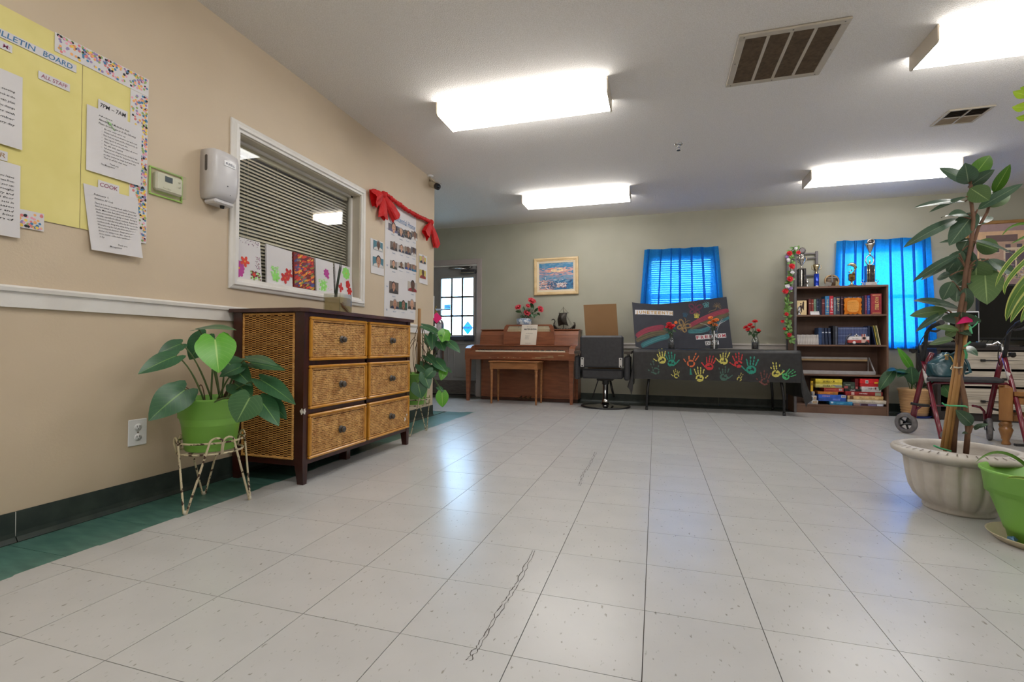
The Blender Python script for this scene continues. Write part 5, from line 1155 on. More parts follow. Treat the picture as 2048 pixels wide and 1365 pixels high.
B().lathe([(0, 0), (.075, 0), (.095, .03), (.110, .10), (.108, .15), (.085, zt_-vb.z-.045), (.072, zt_-vb.z-.03), (.070, zt_-vb.z-.004), (.066, zt_-vb.z), (.060, zt_-vb.z-.01), (.06, .12), (0, .11)], vb, 28).obj('vase_body', m_bw, t)
bouquet(t, (-1.80, 6.60, zt_-.02), [(1064, 602, 9), (1036.5, 614.5, 8), (1081.5, 618.5, 8), (1054, 626, 8.5), (1056, 612, 5.5)], 6.60, [(1043, 625, 1030, 622, 6), (1048, 628, 1047, 612, 6), (1066, 620, 1062, 604, 7), (1068, 625, 1076, 616, 6), (1066, 632, 1076, 630, 5), (1048, 634, 1040, 633, 6), (1060, 634, 1066, 624, 6), (1046, 637, 1042, 640, 6), (1062, 628, 1070, 636, 6), (1050, 632, 1060, 618, 6), (1074, 626, 1080, 631, 5)], m_rose, 30, .05)

# ---- viking ship
m_iron = mat('dark_bronze', (44, 40, 36), (66, 60, 52), 30, rough=.45, metal=.5)
def sx(x): return ony(1010+x/9.753, 640, 6.62).x
def sz(y_): return ony(1126, 580+y_/9.753, 6.62).z
t = thing('model_longship', 'dark metal model longship with square sail on the piano end', 'model ship', (sx(1150), 6.62, ztop+.016)); YS = 6.62
b = B(); n_ = 16; vs = []
for i in range(n_+1):
    q = i/n_; x = sx(945)+(sx(1370)-sx(945))*q; zt2 = sz(770)+(sz(640)-sz(770))*abs(2*q-1)**3; zb2 = sz(868)+(sz(700)-sz(868))*abs(2*q-1)**2.6; hw = .052*(1-abs(2*q-1)**2.2)+.004
    vs += [(x, YS-hw, zt2), (x, YS-hw*.8, (zt2+zb2)/2), (x, YS, zb2), (x, YS+hw*.8, (zt2+zb2)/2), (x, YS+hw, zt2)]
b.add(vs, [(i*5+j, i*5+5+j, i*5+6+j, i*5+j+1) for i in range(n_) for j in range(4)]+[(i*5+4, i*5+9, i*5+5, i*5) for i in range(n_)], 0, True); b.obj('hull', m_iron, t)
B().tube([(sx(x), YS, sz(y_)) for x, y_ in ((960, 780), (948, 720), (960, 660), (975, 615), (968, 585), (940, 572), (905, 590))], [.012, .010, .009, .008, .008, .007, .004], 8).obj('prow', m_iron, t)
B().tube([(sx(x), YS, sz(y_)) for x, y_ in ((1350, 760), (1368, 700), (1362, 655), (1345, 642), (1335, 655))], [.011, .009, .008, .007, .003], 8).obj('stern', m_iron, t)
B().tube([(sx(1140), YS, sz(860)), (sx(1137), YS, sz(330))], [.005, .003], 8).obj('mast', m_iron, t); B().tube([(sx(1045), YS, sz(458)), (sx(1240), YS, sz(453))], .004, 8).obj('yard', m_iron, t)
b = B(); vs = []
for i in range(7):
    for j in range(7):
        u, v = i/6, j/6; x = (1062+(1215-1062)*u)*(1-v)+(1050+(1245-1050)*u)*v-28*sin(pi*v)*(1); yy = (460)*(1-v)+(712-30*sin(pi*u))*v; vs.append((sx(x), YS-.045*sin(pi*v)*sin(pi*u)-.01, sz(yy)))
b.add(vs, [(i*7+j, i*7+7+j, i*7+8+j, i*7+j+1) for i in range(6) for j in range(6)], 0, True); b.obj('sail', m_iron, t)
for x0, y0, x1, y1 in ((1137, 345, 1050, 455), (1137, 345, 1235, 455), (1137, 400, 1340, 730), (1215, 540, 1310, 735), (1055, 470, 975, 720)): B().tube([(sx(x0), YS, sz(y0)), (sx(x1), YS, sz(y1))], .0014, 5).obj('rigging', m_iron, t)
for k in range(6):
    x = 1040+k*55; B().tube([(sx(x), YS-.045, sz(800)), (sx(x+45), YS-.10, sz(905))], .0022, 5).obj('oar', m_iron, t); B().lathe([(0, .006), (.014, .004), (.016, 0), (0, 0)], (sx(x-5), YS-.052, sz(775)), 10, ax=(0, -1, 0)).obj('shield', m_iron, t)
for x in (1045, 1150): B().tube([(sx(x), YS, sz(860)), (sx(x), YS, ztop+.018)], .004, 6).obj('stand_post', m_iron, t)
B().tube([(sx(1350), YS-.03, sz(790)), (sx(1365), YS-.05, sz(880))], .004, 5).obj('rudder', m_iron, t)

# ---- piano bench
m_oak = mat('oak_bench', (146, 94, 54), (172, 116, 70), 6, rough=.4, stretch=(1, 5, 5), fac=(.3, .7))
t = thing('piano_bench', 'brown wooden piano bench with turned legs pushed under the keys', 'bench', (-1.78, 6.13, 0)); bx0, bx1, by0, by1 = -2.095, -1.452, 5.98, 6.30; zb_ = .535
zb_ = ony(1037, 723, 5.98).z
B().box(bx0-.02, bx1+.02, by0-.02, by1+.02, zb_-.018, zb_, bev=.006).obj('seat', m_oak, t)
for q in ((bx0+.02, bx1-.02, by0+.006, by0+.024), (bx0+.02, bx1-.02, by1-.024, by1-.006), (bx0+.006, bx0+.024, by0+.02, by1-.02), (bx1-.024, bx1-.006, by0+.02, by1-.02)): B().box(*q, zb_-.105, zb_-.018, bev=.002).obj('apron', m_oak, t)
for x in (bx0+.018, bx1-.018):
    for y_ in (by0+.018, by1-.018):
        b = B(); b.box(x-.020, x+.020, y_-.020, y_+.020, zb_-.115, zb_-.018, bev=.002); zt2 = zb_-.115
        b.lathe([(0, 0), (.011, 0), (.013, .03), (.018, zt2-.10), (.021, zt2-.06), (.015, zt2-.052), (.021, zt2-.042), (.015, zt2-.032), (.022, zt2-.02), (.018, zt2), (0, zt2)], (x, y_, 0), 14); b.obj('leg', m_oak, t)

# ---- hairdressing chair and the cardboard on it
m_vin = mat('black_vinyl', (44, 44, 48), (52, 52, 56), 30, rough=.42, bump=.1, bscale=220)
cx, cy = -.605, 6.17; t = thing('salon_chair', 'black padded salon chair on a round chrome base, its back to the room', 'chair', (cx, cy, 0))
B().lathe([(0, 0), (.300, 0), (.305, .006), (.300, .014), (.278, .020), (.12, .030), (.055, .042), (.050, .06), (0, .06)], (cx, cy, 0), 48).obj('base_disc', m_chrome, t)
B().lathe([(.301, .0), (.309, .004), (.309, .016), (.300, .021), (.285, .019)], (cx, cy, 0), 48).obj('base_rim', m_blk, t)
B().lathe([(.042, .05), (.042, .10), (.034, .105), (.033, .28), (.030, .285), (.030, .32)], (cx, cy, 0), 24).obj('column', m_chrome, t)
b = B(); b.lathe([(.040, .285), (.042, .29), (.042, .36), (.05, .37)], (cx, cy, 0), 20); b.obj('pump_collar', m_blk, t)
b = B(); b.tube([(cx-.04, cy-.02, .33), (cx-.09, cy-.04, .335), (cx-.16, cy-.02, .12)], .007, 8); b.ball((cx-.09, cy-.04, .335), .010, 8); b.obj('pump_lever', m_blk, t)
b = B(); b.tube([(cx+.05, cy+.02, .36), (cx+.075, cy+.06, .22), (cx+.09, cy+.16, .12)], .014, 8); b.obj('foot_rest_arm', m_blk, t)
yB = 5.90; xl, xr = ony(1161, 700, yB).x, ony(1246.5, 700, yB).x; zt2, zb2 = ony(1200, 671.5, yB).z, ony(1200, 736, yB).z; z3, z4 = ony(1200, 739, yB).z, ony(1200, 758.5, yB).z
m_bev = .028
b = B(); b.box(xl-.008, xr, yB, yB+.085, zb2, zt2, bev=.022); b.obj('backrest', m_vin, t)
b = B(); b.box(xl+.012, xr, yB+.02, yB+.50, z4, z3, bev=.02); b.obj('seat', m_vin, t)
for s_, xa in ((-1, xl-.078), (1, xr+.008)):
    zt3, zt4 = ony(1155, 712, yB+.05).z, ony(1155, 759, yB+.05).z
    b = B(); b.box(xa, xa+.068, yB+.01, yB+.50, zt4, zt3, bev=.018); b.obj('arm_panel', m_vin, t)
    b = B(); b.prism([(xa+.0, yB+.0, zt3+.028), (xa+.085, yB+.0, zt3+.028), (xa+.085, yB+.46, zt3+.040), (xa+.0, yB+.46, zt3+.040)], (0, 0, .030)); b.obj('armrest', mat('dark_armrest', (58, 52, 48), (74, 66, 60), 10, rough=.35), t)
    for q in (.08, .36): B().lathe([(0, 0), (.010, 0), (.010, .045), (0, .045)], (xa+.04, yB+q, zt3-.004), 10).obj('arm_post', m_chrome, t)
for x in (xl+.022, xr-.030):
    zc1, zc2 = ony(1165, 715.5, yB).z, ony(1165, 734, yB).z
    B().box(x-.020, x+.020, yB-.004, yB, zc2, zc1, bev=.0018).obj('back_bracket', mat('satin_bracket', (186, 184, 182), (196, 194, 192), 20, rough=.4, metal=.4), t)
    for z in (zc2+.014, zc1-.014): B().lathe([(0, .004), (.007, .003), (.009, 0)], (x, yB-.004, z), 10, ax=(0, -1, 0)).obj('bolt', m_blk, t)
B().box(cx-.10, cx+.10, yB+.16, yB+.40, z4-.03, z4+.004, bev=.004).obj('seat_plate', m_blk, t)
yc1 = yB+.093; ca, cb, cc, cd_ = ony(1167, 610, yc1+.01), ony(1232.5, 608, yc1+.01), ony(1236.5, 671, yc1), ony(1171, 671, yc1)
e1, e2 = (cd_-ca), (cc-cb); kx = (z3+.003-cd_.z)/e1.z; kz = (z3+.003-cc.z)/e2.z
b = B(); b.prism([ca, cb, cc+V((e2.x*kz, .004, e2.z*kz)), cd_+V((e1.x*kx, .004, e1.z*kx))], (0, .006, 0)); o = b.obj('cardboard_sheet', mat('brown_cardboard', (134, 100, 64), (138, 104, 68), 3, rough=.8))
own(o, (cx, yc1, z3)); tag(o, 'plain brown cardboard sheet standing on the salon chair seat', 'cardboard')
# ================================================================== TABLE WITH BLACK CLOTH
ZT, YF, YBK = .735, 5.985, 6.67; tx0, tx1 = ony(1268, 699, YF).x, ony(1600, 702.5, YF).x
m_leg = mat('black_steel_tube', (30, 30, 32), (38, 38, 40), 30, rough=.35)
t = thing('folding_table', 'folding table with black tube legs under the black plastic cloth', 'table', ((tx0+tx1)/2, 6.33, 0))
B().box(tx0, tx1, YF, YBK, ZT-.045, ZT-.004, bev=.006).obj('tabletop', mat('grey_table_plastic', (140, 138, 134), (150, 148, 144), 20, rough=.5), t)
for xg_, s_ in ((-.10, -1), (1.39, 1)):
    for y_ in (6.045, 6.60):
        b = B(); b.tube([(xg_, y_, .012), (xg_-s_*.004, y_, .20), (xg_-s_*.02, y_+(.02 if y_ < 6.3 else -.02), .34), (xg_-s_*.03, y_+(.05 if y_ < 6.3 else -.05), .43), (xg_-s_*.03, 6.33, .445)], .0145, 10); b.lathe([(0, 0), (.018, 0), (.017, .03), (0, .03)], (xg_, y_, 0), 12); b.obj('leg', m_leg, t)
    B().tube([(xg_-s_*.03, 6.33, .445), (xg_-s_*.22, 6.33, ZT-.05)], .009, 8).obj('brace', m_leg, t)
m_cloth = mat('black_plastic_cloth', (42, 42, 44), (50, 50, 52), 20, rough=.34)
OVF, OVL, OVR = .372, .47, .55
def cl(s_, q):
    """cloth coordinates (s along x, q along y) -> draped point"""
    x = min(max(s_, tx0-.006), tx1+.006); y_ = min(max(q, YF-.006), YBK); ex = s_-x; ey = q-y_; L_ = sqrt(ex*ex+ey*ey)
    if L_ < 1e-6: return V((x, y_, ZT+.002))
    mn, mx_ = sorted((abs(ex), abs(ey))); c = mn/max(mx_, 1e-6); fl_ = min(L_, .02)*.3+L_*((.19 if ex > 0 else .15)*min(1, (L_/.5)**1.4)*max(.08, min(1, (6.36-y_)/.34))*(abs(ex)/L_)**4*min(1, abs(ex)*9)-.03*c)
    wav = .004*sin(s_*9+1)*min(1, abs(ey)*4) if c < .05 else 0
    dr_ = (L_-.3*min(L_, .02))*(1-.04*c); a = V((ex, ey, 0))/L_
    k = 1.0+.55*sin(3*pi*c)*c*(1-c)
    return V((x, y_, ZT+.002-dr_))+a*(fl_*k)+V((0, wav-.004*min(1, abs(ey)*8)*(1 if ey < 0 else 0), 0))
def spans(a, b_, c, d_, n1, n2, n3): return [a+(b_-a)*i/n1 for i in range(n1)]+[b_+(c-b_)*i/n2 for i in range(n2)]+[c+(d_-c)*i/n3 for i in range(n3+1)]
ss = spans(tx0-OVL, tx0, tx1, tx1+OVR, 16, 40, 16); qs = [YF-OVF+(OVF)*i/14 for i in range(14)]+[YF+(YBK-YF)*i/8 for i in range(9)]
b = B(); vs = [cl(s_, q) for q in qs for s_ in ss]; w_ = len(ss)
b.add(vs, [(i*w_+j, i*w_+j+1, (i+1)*w_+j+1, (i+1)*w_+j) for i in range(len(qs)-1) for j in range(w_-1)], 0, True)
tc = thing('tablecloth', 'black plastic tablecloth printed with painted handprints, draped over the folding table', 'tablecloth', ((tx0+tx1)/2, 6.33, ZT))
o = b.obj('cloth', m_cloth, tc)
hcol = dict(y=(200, 192, 96), t=(36, 138, 118), o=(206, 104, 60), r=(192, 48, 52), d=(70, 104, 92), b=(110, 64, 60), g=(70, 168, 104))
def handprint(px, py, k, rot, col, flip=1, seed=0, gaps=.25, h=40):
    """painted hand, 40 px high in the photo measure h; lies on the front flap"""
    rr = random.Random(seed); P = ony(px, py, YF-.016); m_ = h*(P-C_P).dot(C_F)/F_PX/40; b = B(); yy = YF-.0185; nc = [0]
    def q_(x, z):
        x *= flip; xx = (x*cos(rot)-z*sin(rot))*m_; zz = (x*sin(rot)+z*cos(rot))*m_; w0 = cl(P.x+xx, YF-(ZT-(P.z+zz))); return V((P.x+xx, w0.y-.0022, P.z+zz))
    def patch(cx, cz, rx, rz, a=0, n=10):
        pts = []
        for i in range(n):
            g = 2*pi*i/n; e, f = cos(g)*rx*rr.uniform(.66, 1.04), sin(g)*rz*rr.uniform(.62, 1.04); pts.append(q_(cx+e*cos(a)-f*sin(a), cz+e*sin(a)+f*cos(a)))
        pts = pts if flip > 0 else pts[::-1]; b.poly(pts)
    for i in range(14):                               # palm as a broken ring of dabs
        g = 2*pi*i/14
        if rr.random() > gaps*.5: patch(cos(g)*7.2, -8+sin(g)*6.8, 3.0, 2.4, g+pi/2)
    if gaps < .3: patch(-1, -12, 6, 3.5); patch(3, -5, 4, 3)
    for (bx, bz, tx, tz) in ((-7, 1, -11, 14), (-2.5, 2, -3.5, 19), (2.5, 2, 3.5, 18), (7, 0, 10.5, 12)):
        a = atan2(tz-bz, tx-bx)
        for q in (0.12, .45, .86):
            if rr.random() > gaps*.6: patch(bx+(tx-bx)*q, bz+(tz-bz)*q, 3.4, 1.7, a)
    for q in (.2, .55, .9):
        if rr.random() > gaps: patch(8+10*q, -12+9*q, 3.2, 1.8, .75)
    return b.obj('handprint', mat('handprint_'+col, hcol[col], None, 20, rough=.4), tc)
for i, (px, py, rot, col, fl_, g_, h) in enumerate(((1323, 714, .15, 'y', -1, .15, 34), (1344, 720, .1, 'd', 1, .6, 1), (1342, 720, .15, 't', 1, .1, 34), (1384, 721, -.3, 'o', -1, .45, 34), (1420, 727, -.2, 'r', -1, .05, 34), (1448, 716, -.1, 'y', -1, .2, 34), (1476, 722, .1, 'r', -1, .15, 34), (1503, 732, -.1, 't', -1, .05, 40), (1311, 736, .15, 'd', -1, .6, 32), (1353, 748, .0, 'y', -1, .65, 22), (1399, 750, .05, 'y', 1, .15, 34), (1448, 748, .0, 'd', 1, .25, 34), (1479, 755, -.15, 'y', -1, .75, 20), (1530, 757, -.1, 'b', -1, .4, 34), (1551, 741, .12, 'y', 1, .2, 34), (1577, 750, -.9, 'g', -1, .2, 30))):
    if h > 5: handprint(px, py, 1, rot, col, fl_, i, g_, h)
b = B(); P = ony(1381, 745, YF-.0205); b.poly([P+V((-.008, 0, -.03)), P+V((.02, 0, -.03)), P+V((.01, 0, .0)), P+V((.006, 0, .045)), P+V((-.006, 0, .045))]); b.obj('paint_streak', mat('handprint_t', hcol['t']), tc)

# ---- black poster board
BP, BN = V((0, 6.30, ZT+.003)), V((0, -1, .42)).normalized()
def onb(px, py, d=0):
    dr_ = ray(px, py); k = (BP-C_P).dot(BN)/dr_.dot(BN); return C_P+dr_*k+BN*d
t = thing('poster_board', 'black poster board with chalky rainbow and cut out letters leaning behind the vases', 'poster board', (ony(1366, 698, 6.3).x, 6.32, ZT+.002))
ol = [(1264, 605), (1280, 607.2), (1300, 608.6), (1318, 608.8), (1340, 607.2), (1362, 605), (1400, 600.8), (1430, 597), (1453, 594), (1456, 616), (1459, 645), (1462, 672), (1465.6, 696.5), (1420, 697.2), (1370, 697.6), (1320, 697.8), (1284, 697.6), (1271, 693), (1268, 660), (1266, 632)]
pts = [onb(*q) for q in ol]; zmin = ZT+.004
pts = [p if p.z > zmin else p+V((0, 0, zmin-p.z)) for p in pts]
B().prism(pts[::-1], -BN*.005).obj('board', mat('black_foam_board', (44, 46, 56), (50, 52, 62), 10, rough=.7), t)
def bstroke(b, path, wpx, mi, d, taper=.5):
    n_ = len(path); L_, R_ = [], []
    for i, (x, y_) in enumerate(path):
        a = path[max(0, i-1)]; c = path[min(n_-1, i+1)]; dx, dy = c[0]-a[0], c[1]-a[1]; l = sqrt(dx*dx+dy*dy) or 1; w2 = wpx/2*(1 if 0 < i < n_-1 else taper)
        L_.append(onb(x-dy/l*w2, y_+dx/l*w2, d)); R_.append(onb(x+dy/l*w2, y_-dx/l*w2, d))
    b.add([p for pr in zip(L_, R_) for p in pr], [(2*i, 2*i+2, 2*i+3, 2*i+1) for i in range(n_-1)], mi)
zb5 = lambda x, y_: (1250+x/8.904, 590+y_/8.904)
def curve5(p, n=14): return [tuple(q[:2]) for q in bez(V((*zb5(*p[0]), 0)), V((*zb5(*p[1]), 0)), V((*zb5(*p[2]), 0)), n)]
chk = {k: mat('chalk_'+k, c, None, 40, rough=.8) for k, c in dict(red=(132, 52, 70), red2=(156, 66, 82), olive=(86, 80, 62), olive2=(112, 100, 72), teal=(52, 104, 112), teal2=(80, 136, 140), gold=(172, 140, 84), pink=(122, 50, 76), blue=(48, 84, 106), yellow=(190, 180, 84)).items()}
ck = list(chk); r = random.Random(12)
def ribbon(name, p, wz, c1, c2, n=16):
    b = B(); k = 0; ext = 9
    bstroke(b, curve5(p), wz/8.904, ck.index(c1), .0004, .6)
    for i in range(n):
        o_ = r.uniform(-.5, .5)*wz; s0 = r.uniform(-.04, .3); path = curve5([(p[0][0]+30*s0*5, p[0][1]+o_-12*s0*5), (p[1][0], p[1][1]+o_), (p[2][0]-r.uniform(0, 120), p[2][1]+o_+r.uniform(0, 30))]); bstroke(b, path, r.uniform(.25, .8), ck.index(c2 if i % 2 else c1), .0007+i*.00004, .2)
    b.obj(name, list(chk.values()), t)
ribbon('chalk_band', [(205, 745), (360, 590), (700, 575)], 90, 'red', 'red2'); ribbon('chalk_band', [(200, 820), (430, 690), (760, 650)], 80, 'olive', 'olive2'); ribbon('chalk_band', [(290, 915), (520, 790), (790, 730)], 95, 'teal', 'teal2')
ribbon('chalk_band', [(1150, 560), (1400, 400), (1845, 275)], 85, 'red', 'red2'); ribbon('chalk_band', [(1160, 600), (1450, 500), (1850, 335)], 80, 'olive', 'olive2'); ribbon('chalk_band', [(1125, 655), (1350, 665), (1510, 590)], 70, 'teal', 'teal2'); ribbon('chalk_band', [(1640, 520), (1740, 470), (1855, 400)], 50, 'teal', 'blue', 8)
def butterfly(cx, cy, s_, c1, rot, name='butterfly_drawing', wd=.8):
    b = B(); i = ck.index(c1)
    for (ax, ay, rx, ry_, a) in ((-.55, -.35, .5, .34, .6), (.55, -.35, .5, .34, -.6), (-.42, .42, .36, .30, -.7), (.42, .42, .36, .30, .7)):
        for k in (1, .7):
            P = []
            for j in range(15):
                g = 2*pi*j/14; e, f = cos(g)*rx*k, sin(g)*ry_*k; x, y_ = ax+e*cos(a)-f*sin(a), ay+e*sin(a)+f*cos(a); P.append(zb5(cx+s_*(x*cos(rot)-y_*sin(rot)), cy+s_*(x*sin(rot)+y_*cos(rot))))
            bstroke(b, P, wd, i, .0012)
    bstroke(b, [zb5(cx-s_*.9*sin(rot)*q, cy+s_*.9*cos(rot)*q) for q in (-.7, 0, .9)], wd*1.6, i, .0014)
    for e in (-.3, .3): bstroke(b, [zb5(cx+s_*(x*cos(rot)-y_*sin(rot)), cy+s_*(x*sin(rot)+y_*cos(rot))) for x, y_ in ((0, -.6), (e*.6, -1), (e*1.6, -1.2))], wd*.8, i, .0013)
    b.obj(name, list(chk.values()), t)
butterfly(1250, 255, 120, 'pink', .1); butterfly(1070, 365, 45, 'blue', .2); butterfly(1275, 378, 48, 'yellow', .1, wd=.9); butterfly(1445, 185, 55, 'teal2', -.2); butterfly(1040, 560, 120, 'gold', .5)
b = B()
for a_, c_ in (((1485, 320), (1520, 290)), ((1520, 290), (1610, 265)), ((1610, 265), (1640, 200))): bstroke(b, [zb5(*a_), zb5(*c_)], 1.0, ck.index('gold'), .0012)
for k in range(9):
    a = -pi+pi*k/8*1.15; bstroke(b, [zb5(1640+12*cos(a), 215+12*sin(a)), zb5(1640+78*cos(a), 215+78*sin(a))], .8, ck.index('gold'), .0012)
b.obj('sunburst_drawing', list(chk.values()), t)
def letterstrip(txt, q, m, name='letter_strip'):
    """single cut-out letters side by side on the board: q = tl, tr, br, bl pixels"""
    n_ = len(txt)
    for i, ch in enumerate(txt):
        f = lambda u, v: tuple(q[0][k]*(1-u)*(1-v)+q[1][k]*u*(1-v)+q[2][k]*u*v+q[3][k]*(1-u)*v for k in (0, 1))
        j = (random.random()-.5)*.06; u0, u1 = i/n_, (i+1)/n_; C4 = [onb(*f(u, v+j), .0016+.0002*(i % 2)) for u, v in ((u0, 1), (u1, 1), (u1, 0), (u0, 0))]
        b = B(); b.prism(C4, BN*.0006); uu = (C4[1]-C4[0]); vv = (C4[3]-C4[0]); b.text(ch, C4[0]+uu*.5+vv*.18+BN*.0010, uu, vv, vv.length*.64, 1, .03, 'C', 3, 0, uu.length*(.74 if ch not in 'IJ' else .4)); b.obj('letter_card', [m_paper, m], t)
letterstrip('JUNETEENTH', [(1270, 620), (1346, 622.8), (1346, 631.8), (1270, 628.7)], mat('ochre_letter', (176, 136, 66), (186, 146, 76), 10, rough=.6))
letterstrip('FREEDOM', [(1391, 671.6), (1451.5, 666.8), (1452.5, 675.6), (1392.4, 680.2)], mat('crimson_letter', (160, 34, 54), (172, 44, 64), 10, rough=.6))
letterstrip('DAY', [(1410, 683.4), (1437, 681.8), (1438, 689.6), (1411.4, 691.2)], mat('black_letter', (50, 50, 52), (58, 58, 60), 10, rough=.6))

# ---- three vases on the table
m_gv = glass('bottle_glass', (.90, .93, .93), .08, .02); m_peb = mat('black_pebbles', (34, 34, 38), (66, 66, 72), 70, rough=.4, bump=.8, bscale=90)
def bottle_vase(px, label, prof, fl, leaves, m, seed, fillz, yv=6.10):
    p = ony(px, 699, yv); base = V((p.x, yv, ZT+.0055)); t = thing('flower_vase', label, 'vase', base, 0, 'flower vases on the black cloth')
    B().lathe(prof, base, 24).obj('glass_body', m_gv, t); rin = prof[1][0]-.006
    B().lathe([(0, .006), (rin, .006), (rin*1.0, fillz), (0, fillz+.004)], base, 16).obj('pebble_fill', m_peb, t)
    bouquet(t, base+V((0, 0, prof[-2][1]*.6)), fl, yv, leaves, m, seed, .03); return t, base
pb = [(0, 0), (.040, 0), (.044, .01), (.044, .085), (.036, .115), (.022, .145), (.020, .170), (.028, .195), (.026, .195), (.019, .170), (.041, .09), (.041, .012), (0, .010)]
t1, b1 = bottle_vase(1343, 'glass bottle vase of red flowers standing by the JUNETEENTH board, barber chair side', pb[:11], [(1338, 648, 6), (1345, 652, 6), (1335, 654, 5.5), (1342, 656, 5)], [(1338, 661, 1330, 662, 5), (1345, 661, 1353, 664, 5), (1340, 663, 1338, 668, 6), (1347, 658, 1352, 654, 4), (1341, 664, 1345, 669, 6), (1334, 660, 1325, 656, 4)], m_redp, 50, .082)
t1['label'] = 'glass bottle vase of red flowers in front of the rainbow, nearest the salon chair'
bloom(ony(1351.5, 645.5, 6.08), .022, (0, -1, .3), t1, m_orp, 77)
pc_ = [(0, 0), (.044, 0), (.046, .006), (.046, .22), (.044, .22), (.043, .008), (0, .008)]
t2, b2 = bottle_vase(1427.5, 'straight glass vase of orange tulips before the FREEDOM letters', pc_[:6], [(1421, 636, 5.5), (1427, 642, 5.5), (1433, 640, 5.5), (1430, 650, 6), (1420, 646, 5.5)], [(1425, 652, 1417, 646, 3), (1428, 656, 1433, 650, 3)], m_orp, 60, .03)
for q in (((1422, 656), (1412, 650), (1400, 647)), ((1434, 662), (1438, 650), (1447, 640)), ((1434, 660), (1440, 648), (1453, 641)), ((1433, 656), (1440, 645), (1445, 637))):
    B().tube([ony(*p_, 6.10-.02*i) for i, p_ in enumerate(q)], [.003, .0025, .001], 5).obj('white_sprig', m_paper, t2)
r = random.Random(6); b = B()
for i in range(40): b.ball(b2+V((r.uniform(-.03, .03), r.uniform(-.03, .03), r.uniform(.03, .20))), r.uniform(.006, .010), 5)
o = b.obj('dark_filler', mat('brown_beads', (62, 36, 30), (120, 84, 70), 50, rough=.4), t2); o['kind'] = 'stuff'
B().box(b2.x-.006, b2.x+.006, b2.y-.0495, b2.y-.0465, b2.z+.004, b2.z+.218, bev=.001).obj('white_ribbon', m_paper, t2)
t3, b3 = bottle_vase(1510.5, 'glass bottle vase of red flowers alone on the bookcase end of the table', pb[:11], [(1491, 655, 5.5), (1500, 650, 5.5), (1510, 643, 6), (1496, 659, 5), (1505, 655, 5), (1517, 661, 4.5)], [(1503, 664, 1497, 671, 6), (1508, 662, 1515, 670, 6), (1512, 660, 1520, 659, 4), (1506, 668, 1509, 675, 6), (1500, 662, 1492, 664, 4), (1515, 667, 1522, 662, 4)], m_redp, 70, .088)

# ================================================================== RACK, GARLAND, BOOKCASE
m_rack = mat('grey_steel_rack', (96, 92, 94), (108, 104, 106), 20, rough=.4, metal=.3)
bx0, bx1, byf, byb = 1.575, 2.535, 6.43, 6.672; ztb = ony(1680, 572, byf).z
t = thing('metal_rack', 'grey metal rack frame standing behind the bookcase end, hung with flowers', 'rack', (1.56, 6.6, 0))
Z_ = lambda px, py, y_: ony(px, py, y_).z
xp = ony(1592.5, 560, 6.42).x-.012; xb2 = ony(1575, 560, 6.70).x; xr2 = ony(1633, 530, 6.715).x
B().box(xp-.016, xp+.012, 6.398, 6.423, 0, Z_(1592, 494, 6.42), bev=.003).obj('post', m_rack, t)
B().box(xb2-.012, xb2+.012, 6.695, 6.718, 0, Z_(1575, 507, 6.70), bev=.003).obj('post', m_rack, t)
B().box(xr2-.014, xr2+.014, 6.704, 6.728, .0, Z_(1634, 503, 6.715), bev=.003).obj('post', m_rack, t)
ztr = Z_(1634, 505, 6.715)
B().box(xb2, xr2, 6.708, 6.722, ztr-.018, ztr-.004).obj('rail', m_rack, t); B().box(xb2, xr2, 6.708, 6.722, ztr-.075, ztr-.062).obj('rail', m_rack, t)
zm = Z_(1625, 551, 6.715); B().box(xb2, xr2, 6.708, 6.722, zm-.008, zm+.008).obj('rail', m_rack, t); B().box(xr2-.13, xr2-.115, 6.708, 6.722, zm-.16, zm).obj('strut', m_rack, t)
for z in (ztr-.02, 1.02, .45): B().tube([(xp-.004, 6.41, z), (xb2, 6.70, z-.01)], .008, 6).obj('rail', m_rack, t)
t = thing('flower_garland', 'artificial garland of red flowers and green leaves hanging on the metal rack', 'garland', (xp-.05, 6.40, 1.0))
gp = [(1596, 500), (1588, 498), (1581, 503), (1583, 516), (1582, 530), (1580, 544), (1583, 556), (1576, 566), (1576, 580), (1574, 595), (1577, 610), (1573, 622), (1576, 635), (1577, 650), (1576, 662), (1579, 675), (1584, 684)]
gy = 6.365; r = random.Random(15); B().tube([ony(*q, gy) for q in gp], .004, 6).obj('vine', m_fst, t)
m_gl1 = leafmat('garland_leaf', (86, 128, 58), (112, 154, 72), (170, 196, 120))
for i in range(110):
    q = r.random()*(len(gp)-1); k = int(q); f = q-k; px = gp[k][0]*(1-f)+gp[k+1][0]*f; py = gp[k][1]*(1-f)+gp[k+1][1]*f; c = ony(px, py, gy+r.uniform(-.01, .03)); a = r.uniform(0, 6.28); e = c+V((cos(a)*.05, -.015, sin(a)*.05))
    B().leaf(c, e, .034, V((r.uniform(-.4, .4), -1, .3)), 'oval', .2, .2, 4).obj('leaf', m_gl1, t)
m_wp2 = mat('white_petal', (222, 216, 220), (232, 228, 232), 30, rough=.6); m_lp = mat('lilac_petal', (150, 116, 176), (172, 140, 196), 30, rough=.6); m_rg = mat('garland_red_petal', (188, 24, 36), (214, 40, 52), 30, rough=.6)
